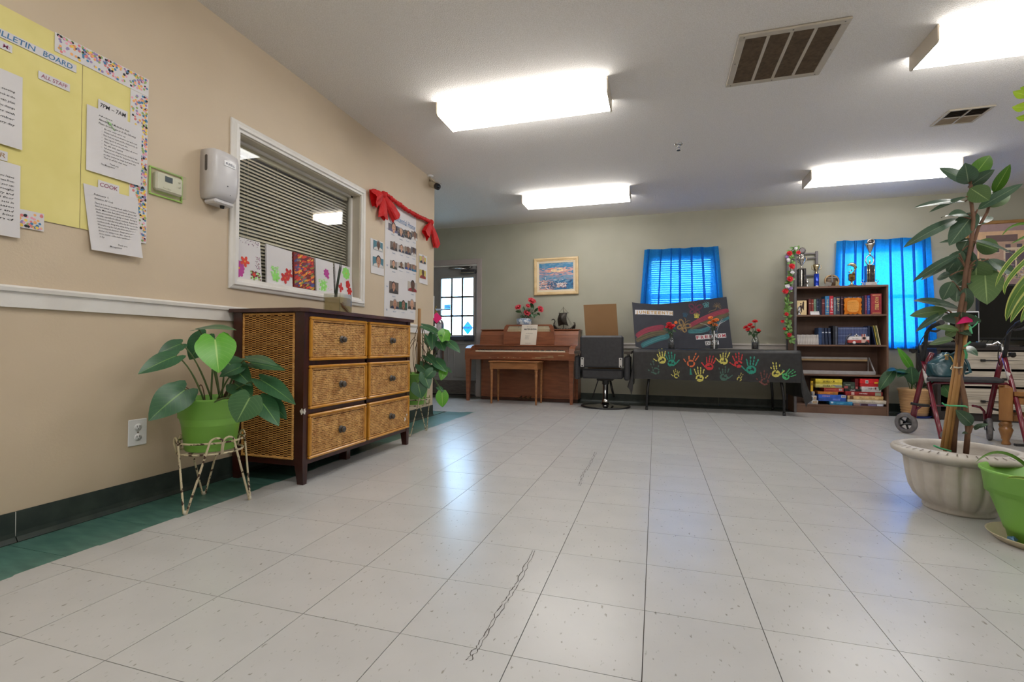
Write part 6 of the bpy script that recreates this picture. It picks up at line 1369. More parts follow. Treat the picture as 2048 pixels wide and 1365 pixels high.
for i, (px, py, rp, m_) in enumerate(((1579, 507, 6, m_rg), (1584, 533, 6.5, m_rg), (1580, 558, 6.5, m_rg), (1571, 583, 6, m_rg), (1573, 629, 4.5, m_rg), (1579, 670, 5, m_rg), (1565, 643, 3.5, m_rg), (1569, 658, 3.5, m_rg), (1597, 505, 4.5, m_rg), (1575, 573, 5, m_wp2), (1585, 545, 4, m_wp2), (1577, 520, 4, m_wp2), (1581, 577, 4.5, m_lp), (1574, 514, 3.5, m_lp), (1592, 497, 3.5, m_wp2))):
    c = ony(px, py, gy-.03); bloom(c, rp*(c-C_P).dot(C_F)/F_PX, (r.uniform(-.3, .3), -1, .2), t, m_, 80+i)

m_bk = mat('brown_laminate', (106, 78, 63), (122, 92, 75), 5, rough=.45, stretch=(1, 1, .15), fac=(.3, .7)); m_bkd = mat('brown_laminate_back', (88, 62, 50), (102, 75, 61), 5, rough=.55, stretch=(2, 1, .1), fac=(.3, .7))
t = thing('bookcase', 'brown laminate bookcase with books, toys and board games under the trophies', 'bookcase', ((bx0+bx1)/2, 6.56, 0))
SH = [Z_(1680, py, byf) for py in (629.5, 690, 749.5, 811)]       # upper faces of the shelves
B().box(bx0, bx0+.019, byf, byb, 0, ztb-.022, bev=.001).obj('side_panel', m_bk, t); B().box(bx1-.019, bx1, byf, byb, 0, ztb-.022, bev=.001).obj('side_panel', m_bk, t)
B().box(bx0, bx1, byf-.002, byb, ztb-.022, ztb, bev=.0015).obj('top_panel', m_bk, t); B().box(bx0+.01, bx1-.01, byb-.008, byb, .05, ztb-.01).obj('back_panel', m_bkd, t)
for z in SH: B().box(bx0+.0195, bx1-.0195, byf+.003, byb-.009, z-.019, z, bev=.001).obj('shelf', m_bk, t)
B().box(bx0+.0195, bx1-.0195, byf+.006, byf+.02, 0, SH[3]-.02).obj('kick_board', m_bk, t)

# ---- things on the bookcase top
m_gold = mat('gold_plastic', (206, 188, 146), (222, 204, 164), 20, rough=.18, metal=1); m_silv = mat('silver_plastic', (196, 190, 182), (212, 206, 198), 20, rough=.15, metal=1); m_marb = mat('black_marble', (34, 30, 30), (80, 70, 60), 24, rough=.2, fac=(.5, .75))
t7 = lambda x, y_, yy=6.52: ony(1560+x/9.309, 470+y_/9.309, yy)
def top(name, label, cat, x, yy=6.52):
    p = t7(x, 945, yy); return thing(name, label, cat, (p.x, yy, ztb), 0, 'trophies and awards on the bookcase'), V((p.x, yy, ztb+.001))
t, c = top('trophy', 'trophy with a silver cup on four black columns, nearest the metal rack', 'trophy', 400); s_ = (t7(800, 600)-t7(700, 600)).x/100
zq7 = lambda y_: t7(400, y_).z-c.z
B().box(c.x-80*s_, c.x+70*s_, c.y-.045, c.y+.045, c.z, c.z+.012, bev=.002).obj('base', m_marb, t); B().box(c.x-75*s_, c.x+68*s_, c.y-.04, c.y+.04, c.z+zq7(655), c.z+zq7(635), bev=.002).obj('column_cap', m_marb, t)
for dx in (-52, 50):
    for dy in (-.022, .022): B().lathe([(.016, .012), (.0155, zq7(655))], (c.x+dx*s_, c.y+dy, c.z), 14).obj('column', m_marb, t)
for dx in (-5,): B().lathe([(.013, .012), (.013, zq7(655))], (c.x+dx*s_, c.y-.012, c.z), 12).obj('column', m_silv, t)
B().lathe([(.03, zq7(635)), (.024, zq7(620)), (.009, zq7(600)), (.008, zq7(570)), (.022, zq7(545)), (.040, zq7(470)), (.042, zq7(420)), (.034, zq7(390)), (.036, zq7(380)), (.030, zq7(384)), (.03, zq7(430)), (0, zq7(500))], c, 24).obj('cup', m_silv, t)
for sg in (-1, 1): B().tube([c+V((sg*.038, 0, zq7(440))), c+V((sg*.056, 0, zq7(410))), c+V((sg*.054, 0, zq7(470))), c+V((sg*.032, 0, zq7(520)))], .004, 6).obj('handle', m_gold, t)
B().lathe([(.008, zq7(390)), (.006, zq7(350)), (0, zq7(340))], c, 10).obj('finial', m_silv, t)
b = B(); cc = c+V((10*s_, 0, zq7(300))); b.lathe([(0, 0), (.030, 0), (.036, .004), (.034, .010), (.026, .012), (0, .010)], cc, 20, ax=(0, -1, 0))
for k in range(12):
    a = 2*pi*k/12; b.ball(cc+V((cos(a)*.036, -.005, sin(a)*.036)), .007, 6)
b.obj('star_wreath', mat('dark_medal', (84, 78, 78), (110, 104, 104), 20, rough=.3, metal=.8), t)
t, c = top('figurine', 'little silver figurine between the column trophy and the blue cup', 'figurine', 497); c.y -= .02
b = B(); b.lathe([(0, 0), (.018, 0), (.018, .006), (.008, .012), (.007, .04), (.012, .055), (.010, .07), (.004, .076), (.009, .086), (.006, .098), (0, .10)], c, 12); b.tube([c+V((0, 0, .065)), c+V((.022, 0, .05))], .003, 5); b.tube([c+V((0, 0, .065)), c+V((-.02, 0, .078))], .003, 5); b.obj('figure', m_silv, t)
t, c = top('trophy', 'small trophy with a gold cup on a shiny blue column', 'trophy', 678, 6.50); zq7 = lambda y_: t7(678, y_, 6.50).z-c.z
B().lathe([(0, 0), (.034, 0), (.034, .010), (.029, .012)], c, 20).obj('base', m_silv, t); B().lathe([(.027, .012), (.027, zq7(728)), (0, zq7(726))], c, 20).obj('column', mat('blue_foil', (24, 52, 160), (34, 70, 190), 20, rough=.2, metal=.5), t)
B().lathe([(.020, zq7(727)), (.014, zq7(715)), (.005, zq7(700)), (.006, zq7(680)), (.024, zq7(650)), (.034, zq7(600)), (.035, zq7(555)), (.031, zq7(556)), (.028, zq7(620)), (0, zq7(660))], c, 22).obj('cup', m_gold, t)
for sg in (-1, 1): B().tube([c+V((sg*.032, 0, zq7(580))), c+V((sg*.050, 0, zq7(570))), c+V((sg*.048, 0, zq7(640))), c+V((sg*.020, 0, zq7(665)))], .0035, 6).obj('handle', m_gold, t)
t, c = top('award_plaque', 'round bronze relief plaque with a cross leaning on the bookcase top', 'plaque', 965, 6.53); c.z += .004; R_ = 142*s_; cc = c+V((0, 0, R_*.82)); ax = V((0, -1, .18)).normalized()
b = B(); b.lathe([(0, -.014), (R_*.96, -.014), (R_, -.006), (R_, .006), (R_*.88, .012), (R_*.82, .006), (0, .004)], cc, 32, ax=ax); b.obj('disc', mat('bronze_resin', (120, 92, 62), (176, 146, 106), 16, rough=.35, metal=.4), t)
up = V((0, .18, 1)).normalized(); b = B(); dk = mat('dark_bronze_relief', (66, 48, 34), (92, 70, 50), 20, rough=.4, metal=.3)
b.lathe([(R_*.80, .0065), (R_*.78, .009), (0, .0085)], cc, 28, ax=ax); b.obj('recess', dk, t)
b = B(); q = cc+ax*.010
b.prism([q+X3*(-.008)+up*(-.02), q+X3*.008+up*(-.02), q+X3*.008+up*.075, q+X3*(-.008)+up*.075], ax*.006); b.prism([q+X3*(-.05)+up*.03, q+X3*.05+up*.03, q+X3*.05+up*.042, q+X3*(-.05)+up*.042], ax*.007)
b.obj('cross', m_silv, t)
b = B(); b.prism([q+X3*(-.085)+up*(-.075), q+X3*(-.02)+up*(-.085), q+X3*(-.005)+up*(-.025), q+X3*(-.065)+up*(-.01)], ax*.006); b.obj('open_book', m_silv, t)
b = B(); b.prism([q+X3*.03+up*-.08, q+X3*.08+up*-.075, q+X3*.05+up*-.005, q+X3*.035+up*.0], ax*.005); b.obj('praying_figure', m_gold, t)
B().prism([c+V((-.05, -.03, .0)), c+V((.05, -.03, .0)), c+V((.05, .03, .0)), c+V((-.05, .03, .0))], (0, 0, .008)).obj('foot', dk, t)
t, c = top('trophy', 'gold leaping dolphin trophy in front of the blue curtain', 'trophy', 1335, 6.50); zq7 = lambda y_: t7(1335, y_, 6.50).z-c.z
B().box(c.x-.046, c.x+.046, c.y-.03, c.y+.03, c.z, c.z+.008, bev=.002).obj('base', m_marb, t); B().lathe([(.030, .008), (.012, .03), (.010, .05), (.030, zq7(850))], c, 18).obj('stem', m_gold, t)
B().box(c.x-.030, c.x+.030, c.y-.02, c.y+.02, c.z+zq7(850), c.z+zq7(725), bev=.003).obj('block', mat('smoked_gold_block', (96, 74, 38), (196, 160, 84), 30, rough=.15, metal=.8, fac=(.45, .6)), t)
d7 = lambda x, y_: t7(x, y_, 6.50)
b = B(); b.tube([d7(1285, 705), d7(1300, 680), d7(1340, 655)], [.010, .006, .008], 8); b.obj('wave', m_silv, t)
b = B(); b.tube([d7(1365, 700), d7(1395, 655), d7(1408, 610), d7(1385, 570), d7(1345, 550), d7(1305, 548), d7(1275, 562), d7(1245, 570)], [.004, .008, .015, .022, .024, .018, .009, .003], 12); b.leaf(d7(1360, 545), d7(1335, 505), .02, (1, 0, 0), 'oval', 0, 0, 4); b.leaf(d7(1320, 590), d7(1300, 620), .02, (1, 0, 0), 'oval', 0, 0, 4)
b.leaf(d7(1368, 695), d7(1345, 725), .025, (0, -1, 0), 'oval', 0, 0, 4); b.leaf(d7(1368, 695), d7(1395, 720), .025, (0, -1, 0), 'oval', 0, 0, 4); b.obj('dolphin', m_gold, t)
t, c = top('trophy', 'tallest trophy, a black column topped by a silver ring and a medal holder', 'trophy', 1665, 6.52); zq7 = lambda y_: t7(1665, y_, 6.52).z-c.z
B().box(c.x-95*s_, c.x+95*s_, c.y-.05, c.y+.05, c.z, c.z+zq7(890), bev=.003).obj('base', mat('white_marble', (206, 200, 196), (180, 174, 170), 14, rough=.3), t)
B().box(c.x-68*s_, c.x+62*s_, c.y-.045, c.y+.045, c.z+zq7(890), c.z+zq7(572), bev=.004).obj('column', m_marb, t)
for dx in (-66, -28, 60): B().tube([c+V((dx*s_, -.046, zq7(885))), c+V((dx*s_, -.046, zq7(575)))], .0035, 6).obj('column_trim', m_gold, t)
for dx in (-125, 120):
    b = B(); q = c+V((dx*s_, -.01, 0)); b.lathe([(0, 0), (.024, 0), (.022, .008), (.006, .014), (.005, .03)], q, 12); b.tube([q+V((-.02, 0, .05)), q+V((0, 0, .03)), q+V((.02, 0, .055))], .005, 6); b.ball(q+V((0, 0, .065)), .008, 8); b.obj('corner_ornament', m_silv, t)
b = B(); cc = c+V((5*s_, 0, zq7(475))); b.tube([cc+V((cos(a)*70*s_, 0, sin(a)*100*s_)) for a in [2*pi*k/28 for k in range(28)]], .007, 8, closed=True); b.obj('ring', m_silv, t)
b = B(); b.lathe([(.010, zq7(570)), (.006, zq7(530)), (.012, zq7(505)), (.010, zq7(490)), (.006, zq7(485)), (.009, zq7(470)), (0, zq7(460))], c+V((5*s_, 0, 0)), 12); b.obj('inner_figure', m_gold, t)
b = B(); b.lathe([(.016, zq7(375)), (.008, zq7(350)), (.010, zq7(330)), (.028, zq7(270)), (.044, zq7(200)), (.050, zq7(165)), (.046, zq7(165)), (.03, zq7(220)), (0, zq7(300))], c+V((10*s_, 0, 0)), 20); b.obj('torch_cup', m_silv, t)
cc = c+V((25*s_, -.006, zq7(130))); B().tube([cc+V((cos(a)*58*s_, 0, sin(a)*48*s_)) for a in [2*pi*k/24 for k in range(24)]], .007, 8, closed=True).obj('medal_rim', m_silv, t); B().lathe([(0, -.004), (50*s_, -.003), (50*s_, .003), (0, .004)], cc, 20, ax=(0, -1, 0)).obj('medal', mat('dark_medal', (84, 78, 78)), t)
# ================================================================== THINGS ON THE SHELVES
z5 = lambda x, y_, yy=byf+.03: ony(1580+x/10.24, 570+y_/10.24, yy)
m_pages = mat('page_block', (222, 212, 192), (230, 220, 200), 90, rough=.8, stretch=(12, 1, 1))
bkc = {}
def bcol(c): 
    k = 'book_cloth_%d_%d_%d' % c
    return mat(k, c, [min(255, x*1.12+4) for x in c], 30, rough=.5)
def book(x0, x1, zb, zt, yf_, dp, col, label=None, group=None, lean=0, title=None, tcol=(214, 190, 130), band=None, loc_group=None):
    t = thing('book', label or 'book', 'book', ((x0+x1)/2, yf_+dp/2, zb), 0, group); w_ = x1-x0; h = zt-zb; c = min(.0025, w_*.18)
    R_ = Matrix.Translation(V((x0 if lean < 0 else x1, 0, zb))) @ Matrix.Rotation(lean, 4, 'Y') @ Matrix.Translation(-V((x0 if lean < 0 else x1, 0, zb))) if lean else None
    def fin(b, n_, m):
        if R_ is not None: b.v = [R_ @ p for p in b.v]
        return b.obj(n_, m, t)
    b = B(); b.box(x0, x0+c, yf_+.004, yf_+dp, zb, zt); b.box(x1-c, x1, yf_+.004, yf_+dp, zb, zt)
    k = 6; arc = [(x0+w_*i/k, yf_+.004-.004*sin(pi*i/k)*min(1, w_/.02)) for i in range(k+1)]; b.prism([(p[0], p[1], zb) for p in arc]+[(x1, yf_+.006, zb), (x0, yf_+.006, zb)], (0, 0, h)); fin(b, 'cover', bcol(col))
    fin(B().box(x0+c, x1-c, yf_+.007, yf_+dp-.004, zb+.003, zt-.003), 'pages', m_pages)
    if title or band:
        m_ = bcol(tcol); b = B(); yy = yf_-.0015
        if title: b.text(title, V(((x0+x1)/2-w_*.14, yy, zb+h*.84)), V((0, 0, -1)), V((1, 0, 0)), w_*.36, 0, .01, 'L', 1, 0, h*.62)
        for q in (band or ()): b.box(x0+w_*.12, x1-w_*.12, yy-.0004, yy+.003, zb+h*q, zb+h*(q+.022))
        fin(b, 'spine_title', m_)
    return t
zs = SH[0]+.0006; r = random.Random(21)
b1 = [(383, 436, 290, (106, 46, 44), 'maroon book with a pale band, standing nearest the angel card', None, (.70, .73), (196, 160, 140)), (440, 486, 300, (132, 50, 44), 'brick red book with a pale band beside the sage green one', None, (.70, .74), (200, 170, 150)), (490, 540, 295, (112, 138, 118), 'sage green book behind the white name card', 'Poems', (.12,), (70, 90, 76)),
      (545, 590, 285, (32, 44, 70), 'dark navy book with two small stars behind the white name card', None, (.5, .78), (120, 130, 160)), (594, 620, 290, (30, 44, 66), 'thin navy book touching the starred navy one', None, None, None), (624, 650, 292, (26, 34, 54), 'thin almost black navy book beside the maroon one', None, None, None), (655, 714, 290, (92, 32, 40), 'maroon book with a worn pale label left of the tall sky blue one', None, (.70, .73), (186, 140, 130)),
      (722, 808, 232, (40, 108, 158), 'tall sky blue book with a vertical gold title', 'THE PEOPLE', (.10, .42), (206, 200, 150)), (813, 890, 228, (178, 34, 54), 'tall bright red book with a white vertical title', 'ELEPHANT', (.10, .40), (236, 226, 226)), (896, 942, 255, (84, 110, 122), 'slim grey blue book right of the bright red one', 'HISTORY', None, (190, 200, 206)),
      (948, 1026, 245, (36, 42, 66), 'navy book with a gold top band by the orange plaque', 'CLASSICS', (.82, .88, .60), (206, 186, 140)), (1042, 1098, 240, (52, 26, 36), 'dark plum book half behind the orange plaque', None, (.55, .88), (150, 110, 110)),
      (1104, 1180, 246, (26, 32, 52), 'navy book mostly hidden behind the orange plaque, plum book side', None, (.93,), (120, 120, 150)), (1186, 1280, 238, (30, 34, 56), 'wide navy book mostly hidden behind the middle of the orange plaque', None, (.93,), (150, 150, 170)), (1286, 1370, 240, (28, 32, 60), 'navy book mostly hidden behind the orange plaque, red binder side', None, (.93,), (150, 150, 170)), (1376, 1462, 236, (34, 28, 52), 'dark violet book hidden behind the edge of the orange plaque', None, (.93,), (150, 130, 150)),
      (1472, 1530, 232, (20, 22, 44), 'almost black book just right of the orange plaque', None, None, None), (1535, 1580, 215, (104, 36, 64), 'plum red book leaning against the royal blue one', 'STORIES', None, (200, 150, 160)), (1585, 1645, 218, (28, 60, 138), 'royal blue book with a pale vertical title', 'ENCYCLOPEDIA', None, (200, 206, 226))]
for x0, x1, yt, c, lb, ti, bd, tc_ in b1:
    yy = byf+(.07 if 1100 < x0 < 1470 else .045); p, q = z5(x0, yt, yy), z5(x1, yt, yy); book(p.x, q.x-.0006, zs, p.z, yy, .15, c, lb, 'books on the upper shelf', 0, ti, tc_ or (200, 190, 150), bd)
p, q = z5(1664, 190, byf+.02), z5(1878, 180, byf+.02); book(p.x, q.x, zs, q.z, byf+.02, .19, (140, 38, 46), 'big red album with gold lines at the shelf end', 'books on the upper shelf', 0, 'HOLY BIBLE', (214, 180, 110), (.04, .92))
# angel card, figurine, name card, orange plaque
t = thing('greeting_card', 'cream card with a dark angel silhouette standing at the shelf end', 'card', z5(245, 600, byf+.03).to_tuple()); p, q = z5(142, 345, byf+.035), z5(340, 322, byf+.035)
B().box(p.x, q.x, byf+.035, byf+.038, zs, q.z).obj('card', mat('cream_card', (226, 198, 148), (236, 212, 166), 10, rough=.6), t)
b = B(); cxm, wz = (p.x+q.x)/2, q.x-p.x; zz = lambda f: zs+(q.z-zs)*f; yy = byf+.0345
b.poly([(cxm-wz*.06, yy, zz(.18)), (cxm+wz*.02, yy, zz(.18)), (cxm+wz*.03, yy, zz(.55)), (cxm-wz*.04, yy, zz(.72)), (cxm-wz*.12, yy, zz(.68)), (cxm-wz*.38, yy, zz(.56)), (cxm-wz*.42, yy, zz(.48)), (cxm-wz*.15, yy, zz(.50))]); b.disc((cxm-wz*.1, yy, zz(.78)), X3, Z3, wz*.08); b.poly([(cxm, yy, zz(.5)), (cxm+wz*.22, yy, zz(.30)), (cxm+wz*.24, yy, zz(.9)), (cxm+wz*.14, yy, zz(.97)), (cxm+wz*.04, yy, zz(.72))]); b.obj('silhouette', mat('sepia_print', (58, 36, 26), None, 20, rough=.6), t)
c = z5(185, 600, byf+.018); c.z = zs; t = thing('figurine', 'tiny black and white figurine in front of the angel card', 'figurine', c)
b = B(); b.lathe([(0, 0), (.020, 0), (.018, .01), (.012, .03), (.016, .05), (.013, .065), (.006, .07), (.012, .08), (.011, .095), (0, .102)], c, 14); b.obj('figure', m_paper, t); b = B(); b.tube([c+V((-.015, -.008, .01)), c+V((-.005, -.015, .05)), c+V((.012, -.01, .06))], .004, 6); b.ball(c+V((0, -.006, .09)), .008, 8); b.tube([c+V((.012, -.012, .008)), c+V((.004, -.016, .04))], .004, 6); b.obj('dark_markings', m_ink, t)
p, q = z5(420, 545, byf+.012), z5(606, 612, byf+.012); t = thing('name_card', 'small white folded card in front of the green and navy books', 'card', ((p.x+q.x)/2, byf+.02, zs))
b = B(); b.prism([(p.x, byf+.010, zs), (p.x, byf+.030, p.z), (p.x, byf+.031, p.z), (p.x, byf+.050, zs), (p.x, byf+.049, zs), (p.x, byf+.030, p.z-.002), (p.x, byf+.011, zs)], (q.x-p.x, 0, 0)); b.obj('card', m_paper, t)
b = B(); b.text('Donated by the family', ((p.x+q.x)/2, byf+.0195, zs+.030), X3, V((0, .3, 1)), .008, 0, 0, 'C', 1); b.obj('lettering', m_ink, t)
p, q = z5(1108, 262, byf+.02), z5(1478, 600, byf+.02); t = thing('wood_plaque', 'orange varnished wooden plaque with wavy edge and an engraved panel', 'plaque', ((p.x+q.x)/2, byf+.02, zs)); yq = byf+.022; Wp, Hp = q.x-p.x, p.z-zs-.001; N_ = 64; P_ = []
for i in range(N_):
    a = 2*pi*i/N_; ca_, sa_ = cos(a), sin(a); k = 1/max(abs(ca_), abs(sa_)); wv = 1+.045*sin(13*a)
    P_.append((p.x+Wp/2+ca_*k*Wp/2*.95*wv, yq+.004, zs+.001+max(0, min(Hp, Hp/2+sa_*k*Hp/2*.95*wv))))
B().prism(P_, (0, .016, 0)).obj('plaque_board', mat('orange_varnish', (196, 104, 20), (224, 136, 44), 12, rough=.2, coat=.6, fac=(.35, .65)), t)
def blobrect(x0, x1, z0, z1, yy, k): return [(x0+(x1-x0)*(.5+.5*(abs(cos(a))**.5)*(1 if cos(a) > 0 else -1)*(1+k*sin(6*a))), yy, z0+(z1-z0)*(.5+.5*(abs(sin(a))**.5)*(1 if sin(a) > 0 else -1)*(1+k*cos(5*a)))) for a in [2*pi*i/40 for i in range(40)]]
B().prism(blobrect(p.x+Wp*.18, q.x-Wp*.18, zs+Hp*.14, zs+Hp*.84, yq+.0005, .02), (0, .004, 0)).obj('engraved_panel', mat('amber_panel', (222, 150, 62), (234, 164, 78), 10, rough=.3), t)
b = B()
for k, tx in enumerate(('In recognition of', 'faithful and loving', 'service given to', 'all of the residents', 'with our thanks')): b.text(tx, (p.x+Wp/2, yq, zs+Hp*(.70-.11*k)), X3, Z3, .010, 0, 0, 'C', 1, .2)
b.obj('lettering', mat('brown_engraving', (150, 88, 30), None, 20, rough=.6), t)

# second shelf
zs = SH[1]+.0006
for i in range(13):
    x0, x1 = z5(140+i*34.3, 1020).x, z5(140+i*34.3+32.5, 1020).x; book(x0+.004*(13-i)/13, x1+.004*(13-i)/13-.0004, zs, z5(300, 1022+(i % 3)*2).z, byf+.02, .11, (188, 182, 178), 'small white booklet in the even row at the shelf end', 'white booklets on the middle shelf', -.05 if i < 12 else -.03)
for x0, x1, yt, c, lb, ti, bd, tc_, ln in ((588, 614, 880, (50, 76, 116), 'slate blue book against the white booklets', None, None, None, 0), (616, 652, 880, (46, 70, 110), 'slate blue book beside the first silver banded volume', None, None, None, 0), (662, 716, 885, (34, 46, 76), 'navy volume with a silver label, nearest the slate blue books', None, (.70, .73), (186, 190, 200), -.045), (728, 782, 885, (30, 42, 70), 'navy volume with a silver label in the middle of its three', None, (.70, .73), (186, 190, 200), -.045), (796, 850, 885, (30, 42, 70), 'navy volume with a silver label, nearest the black folder', None, (.70, .73), (186, 190, 200), -.045), (884, 926, 836, (22, 26, 38), 'tall black folder between the banded volumes and the grey one', None, None, None, 0), (930, 976, 850, (74, 78, 92), 'tall grey folder next to the even navy row', None, None, None, 0)):
    p, q = z5(x0, yt), z5(x1, yt); book(p.x, q.x-.0005, zs, p.z, byf+.03, .16, c, lb, 'books on the middle shelf', ln, ti, tc_ or (200, 200, 200), bd)
for i in range(21):
    x0, x1 = z5(986+i*29, 870, byf+.06).x, z5(986+i*29+27, 870, byf+.06).x; book(x0, x1-.0005, zs, z5(1200, 868, byf+.06).z, byf+.06, .14, (66, 78, 118) if i % 2 else (74, 88, 128), 'thin navy volume in the even row behind the toy camper', 'thin navy volumes on the middle shelf', 0, None, (150, 160, 190), (.06, .5, .9))
p, q = z5(1604, 840, byf+.04), z5(1646, 840, byf+.04); book(p.x, q.x, zs, p.z, byf+.04, .15, (24, 34, 62), 'dark navy book at the end of the even row', 'books on the middle shelf', 0)
for i, (x0, c, lb, yt) in enumerate(((1700, (30, 42, 74), 'navy book leaning at the middle shelf end', 850), (1738, (176, 158, 74), 'mustard yellow slim book leaning at the middle shelf end', 830), (1768, (110, 116, 72), 'olive slim book leaning between the mustard and the cream one', 836), (1796, (214, 200, 160), 'cream slim book leaning, the outermost at the shelf end', 830))):
    p = z5(x0, yt, byf+.035); book(p.x+.024, p.x+.018+.0135, zs, p.z, byf+.035, .15, c, lb, 'books on the middle shelf', -.17)
# toy camper
zcb = zs; tx = lambda x: z5(x, 1200, byf+.015).x; tz = lambda y_: z5(1400, y_, byf+.015).z; t = thing('toy_camper', 'red and white painted wooden toy camper with a black star', 'toy', (tx(1400), byf+.02, zcb)); y0, y1 = byf+.006, byf+.050
m_tw = mat('toy_white', (226, 222, 222), None, 20, rough=.5); m_tr = mat('toy_red', (166, 58, 54), (180, 70, 64), 20, rough=.5)
B().prism([(tx(1195), y0, tz(1130)), (tx(1618), y0, tz(1130)), (tx(1618), y0, tz(1060)), (tx(1240), y0, tz(1058)), (tx(1205), y0, tz(1100))], (0, y1-y0, 0)).obj('upper_body', m_tw, t); B().box(tx(1190), tx(1620), y0-.0005, y1, tz(1190), tz(1130), bev=.002).obj('lower_body', m_tr, t)
B().box(tx(1200), tx(1618), y0+.002, y1, tz(1207), tz(1190)).obj('chassis', m_ink, t)
for x in (1308, 1560): b = B(); b.lathe([(0, .006), (.010, .006), (.016, .003), (.017, -.004), (0, -.004)], (tx(x), y0-.004, tz(1186)), 18, ax=(0, -1, 0)); b.obj('wheel', m_tw if x < 1500 else m_ink, t)
b = B(); cxs, czs = tx(1355), tz(1045)
b.prism([(cxs+(.026 if k % 2 == 0 else .011)*sin(2*pi*k/10), y0-.002, czs+(.026 if k % 2 == 0 else .011)*cos(2*pi*k/10)) for k in range(10)], (0, .006, 0)); b.obj('white_star', m_tw, t)
b = B(); b.prism([(cxs+(.013 if k % 2 == 0 else .0055)*sin(2*pi*k/10), y0-.004, czs+(.013 if k % 2 == 0 else .0055)*cos(2*pi*k/10)) for k in range(10)], (0, .003, 0)); b.obj('black_star', m_ink, t)
B().box(tx(1455), tx(1555), y0-.003, y0+.01, tz(1190), tz(1060), bev=.001).obj('door_panel', mat('toy_pink', (206, 170, 160), None, 20, rough=.5), t); B().lathe([(0, .006), (.015, .005), (.016, 0), (0, 0)], (tx(1507), y0-.003, tz(1093)), 16, ax=(0, -1, 0)).obj('round_window', m_ink, t)
for k in range(4): B().box(tx(1465+k*22), tx(1477+k*22), y0-.002, y0+.012, tz(1062), tz(1012)).obj('awning_stripe', m_tr if k % 2 == 0 else m_tw, t)
b = B(); b.text('Happy Camper', (tx(1330), y0-.0012, tz(1112)), X3, Z3, .011, 0, .005, 'C', 1, .2, .06); b.obj('lettering', m_ink, t)
B().tube(bez((tx(1300), y1+.004, tz(1005)), (tx(1165), y1+.004, tz(1020)), (tx(1165), y1+.004, zcb+.003), 10), .004, 6).obj('tow_hoop', MC['brushed_steel_cylinder'], t)

# third shelf: silver display rack
z6 = lambda x, y_, yy=byf+.02: ony(1580+x/9.415, 690+y_/9.415, yy)
zs = SH[2]+.0006; m_al = mat('silver_rail', (176, 172, 172), (190, 186, 186), 20, rough=.35, metal=.5); m_strip = mat('pine_strip', (190, 158, 112), None, 20, rough=.6)
xl, xr = bx0+.06, z6(1610, 540).x; zt1 = z6(900, 255).z; t = thing('display_frame', 'empty silver display frame with a pine strip lying along the third shelf', 'frame', ((xl+xr)/2, 6.55, zs)); yb3 = byb-.03
B().box(xl, xr, byf+.012, byf+.024, zs, z6(900, 490).z, bev=.002).obj('front_rail', m_al, t); B().box(xl, xr-.02, yb3-.03, yb3-.018, zt1-.012, zt1+.012, bev=.002).obj('top_rail', m_al, t); B().box(xl, xr-.02, yb3-.032, yb3-.016, zt1-.034, zt1-.0125).obj('wood_strip', m_strip, t)
B().box(xl, xr, yb3-.016, yb3-.004, zs, zs+.02).obj('back_rail', m_al, t)
for x in (xl, xr-.012):
    B().prism([(x, byf+.012, zs+.02), (x, byf+.030, zs+.02), (x, yb3-.018, zt1), (x, yb3-.034, zt1+.012)], (.012, 0, 0)).obj('slanted_end', m_al, t); B().box(x, x+.012, yb3-.016, yb3-.004, zs+.02, zt1).obj('end_post', m_al, t)

# bottom shelf: games and puzzles
zs = SH[3]+.0006
def game(x0, x1, yt, yb, yy, dp, col, label, txt=None, tc_=(250, 250, 250), stripes=(), barcode=None, zb=None, name='board_game', cat='board game', split=None):
    p, q = z6(x0, yt, yy), z6(x1, yb, yy); zb_ = q.z if zb is None else zb; t = thing(name, label, cat, ((p.x+q.x)/2, yy+dp/2, zb_), 0, 'games and puzzles on the bottom shelf'); h = p.z-zb_
    B().box(p.x, q.x, yy, yy+dp, zb_+h*.42, p.z, bev=.0015).obj('box_lid', bcol(col), t); B().box(p.x+.0018, q.x-.0018, yy+.0018, yy+dp-.002, zb_, zb_+h*.42).obj('box_base', bcol(split or tuple(int(v*.86) for v in col)), t)
    b = B(); ms = [bcol(tc_), m_paper, m_ink]; k = 3
    for (tx_, u, v, hh) in (txt or ()): b.text(tx_, (p.x+(q.x-p.x)*u, yy-.0010, zb_+h*v), X3, Z3, h*hh, 0, .015, 'C', 1, .1)
    for (u0, u1, v0, v1, c) in stripes:
        ms.append(bcol(c)); b.box(p.x+(q.x-p.x)*u0, p.x+(q.x-p.x)*u1, yy-.0007, yy+.001, zb_+h*v0, zb_+h*v1, k); k += 1
    if barcode:
        u, v = barcode; w_ = min(.05, (q.x-p.x)*.16); x_ = p.x+(q.x-p.x)*u; b.box(x_, x_+w_, yy-.0009, yy+.001, zb_+h*(v-.2), zb_+h*(v+.2), 1)
        for i in range(9): b.box(x_+w_*(.1+.09*i), x_+w_*(.1+.09*i)+w_*(.03+.02*(i % 3)), yy-.0012, yy, zb_+h*(v-.14), zb_+h*(v+.10), 2)
    if len(b.v): b.obj('box_print', ms, t)
    return p.z
yy = byf+.008; G0 = zs
def stack(x0, x1, rows_, yy, dp):
    pass
za = game(1190, 1770, 1100, 1150, yy+.005, .21, (120, 116, 140), 'flat jigsaw box printed with small photographs, at the bottom under the white box', None, stripes=((.04, .22, .1, .9, (150, 120, 110)), (.26, .48, .1, .9, (70, 40, 60)), (.5, .74, .1, .9, (120, 110, 150)), (.78, .96, .15, .9, (200, 206, 220))), zb=G0, name='jigsaw_puzzle', cat='puzzle')
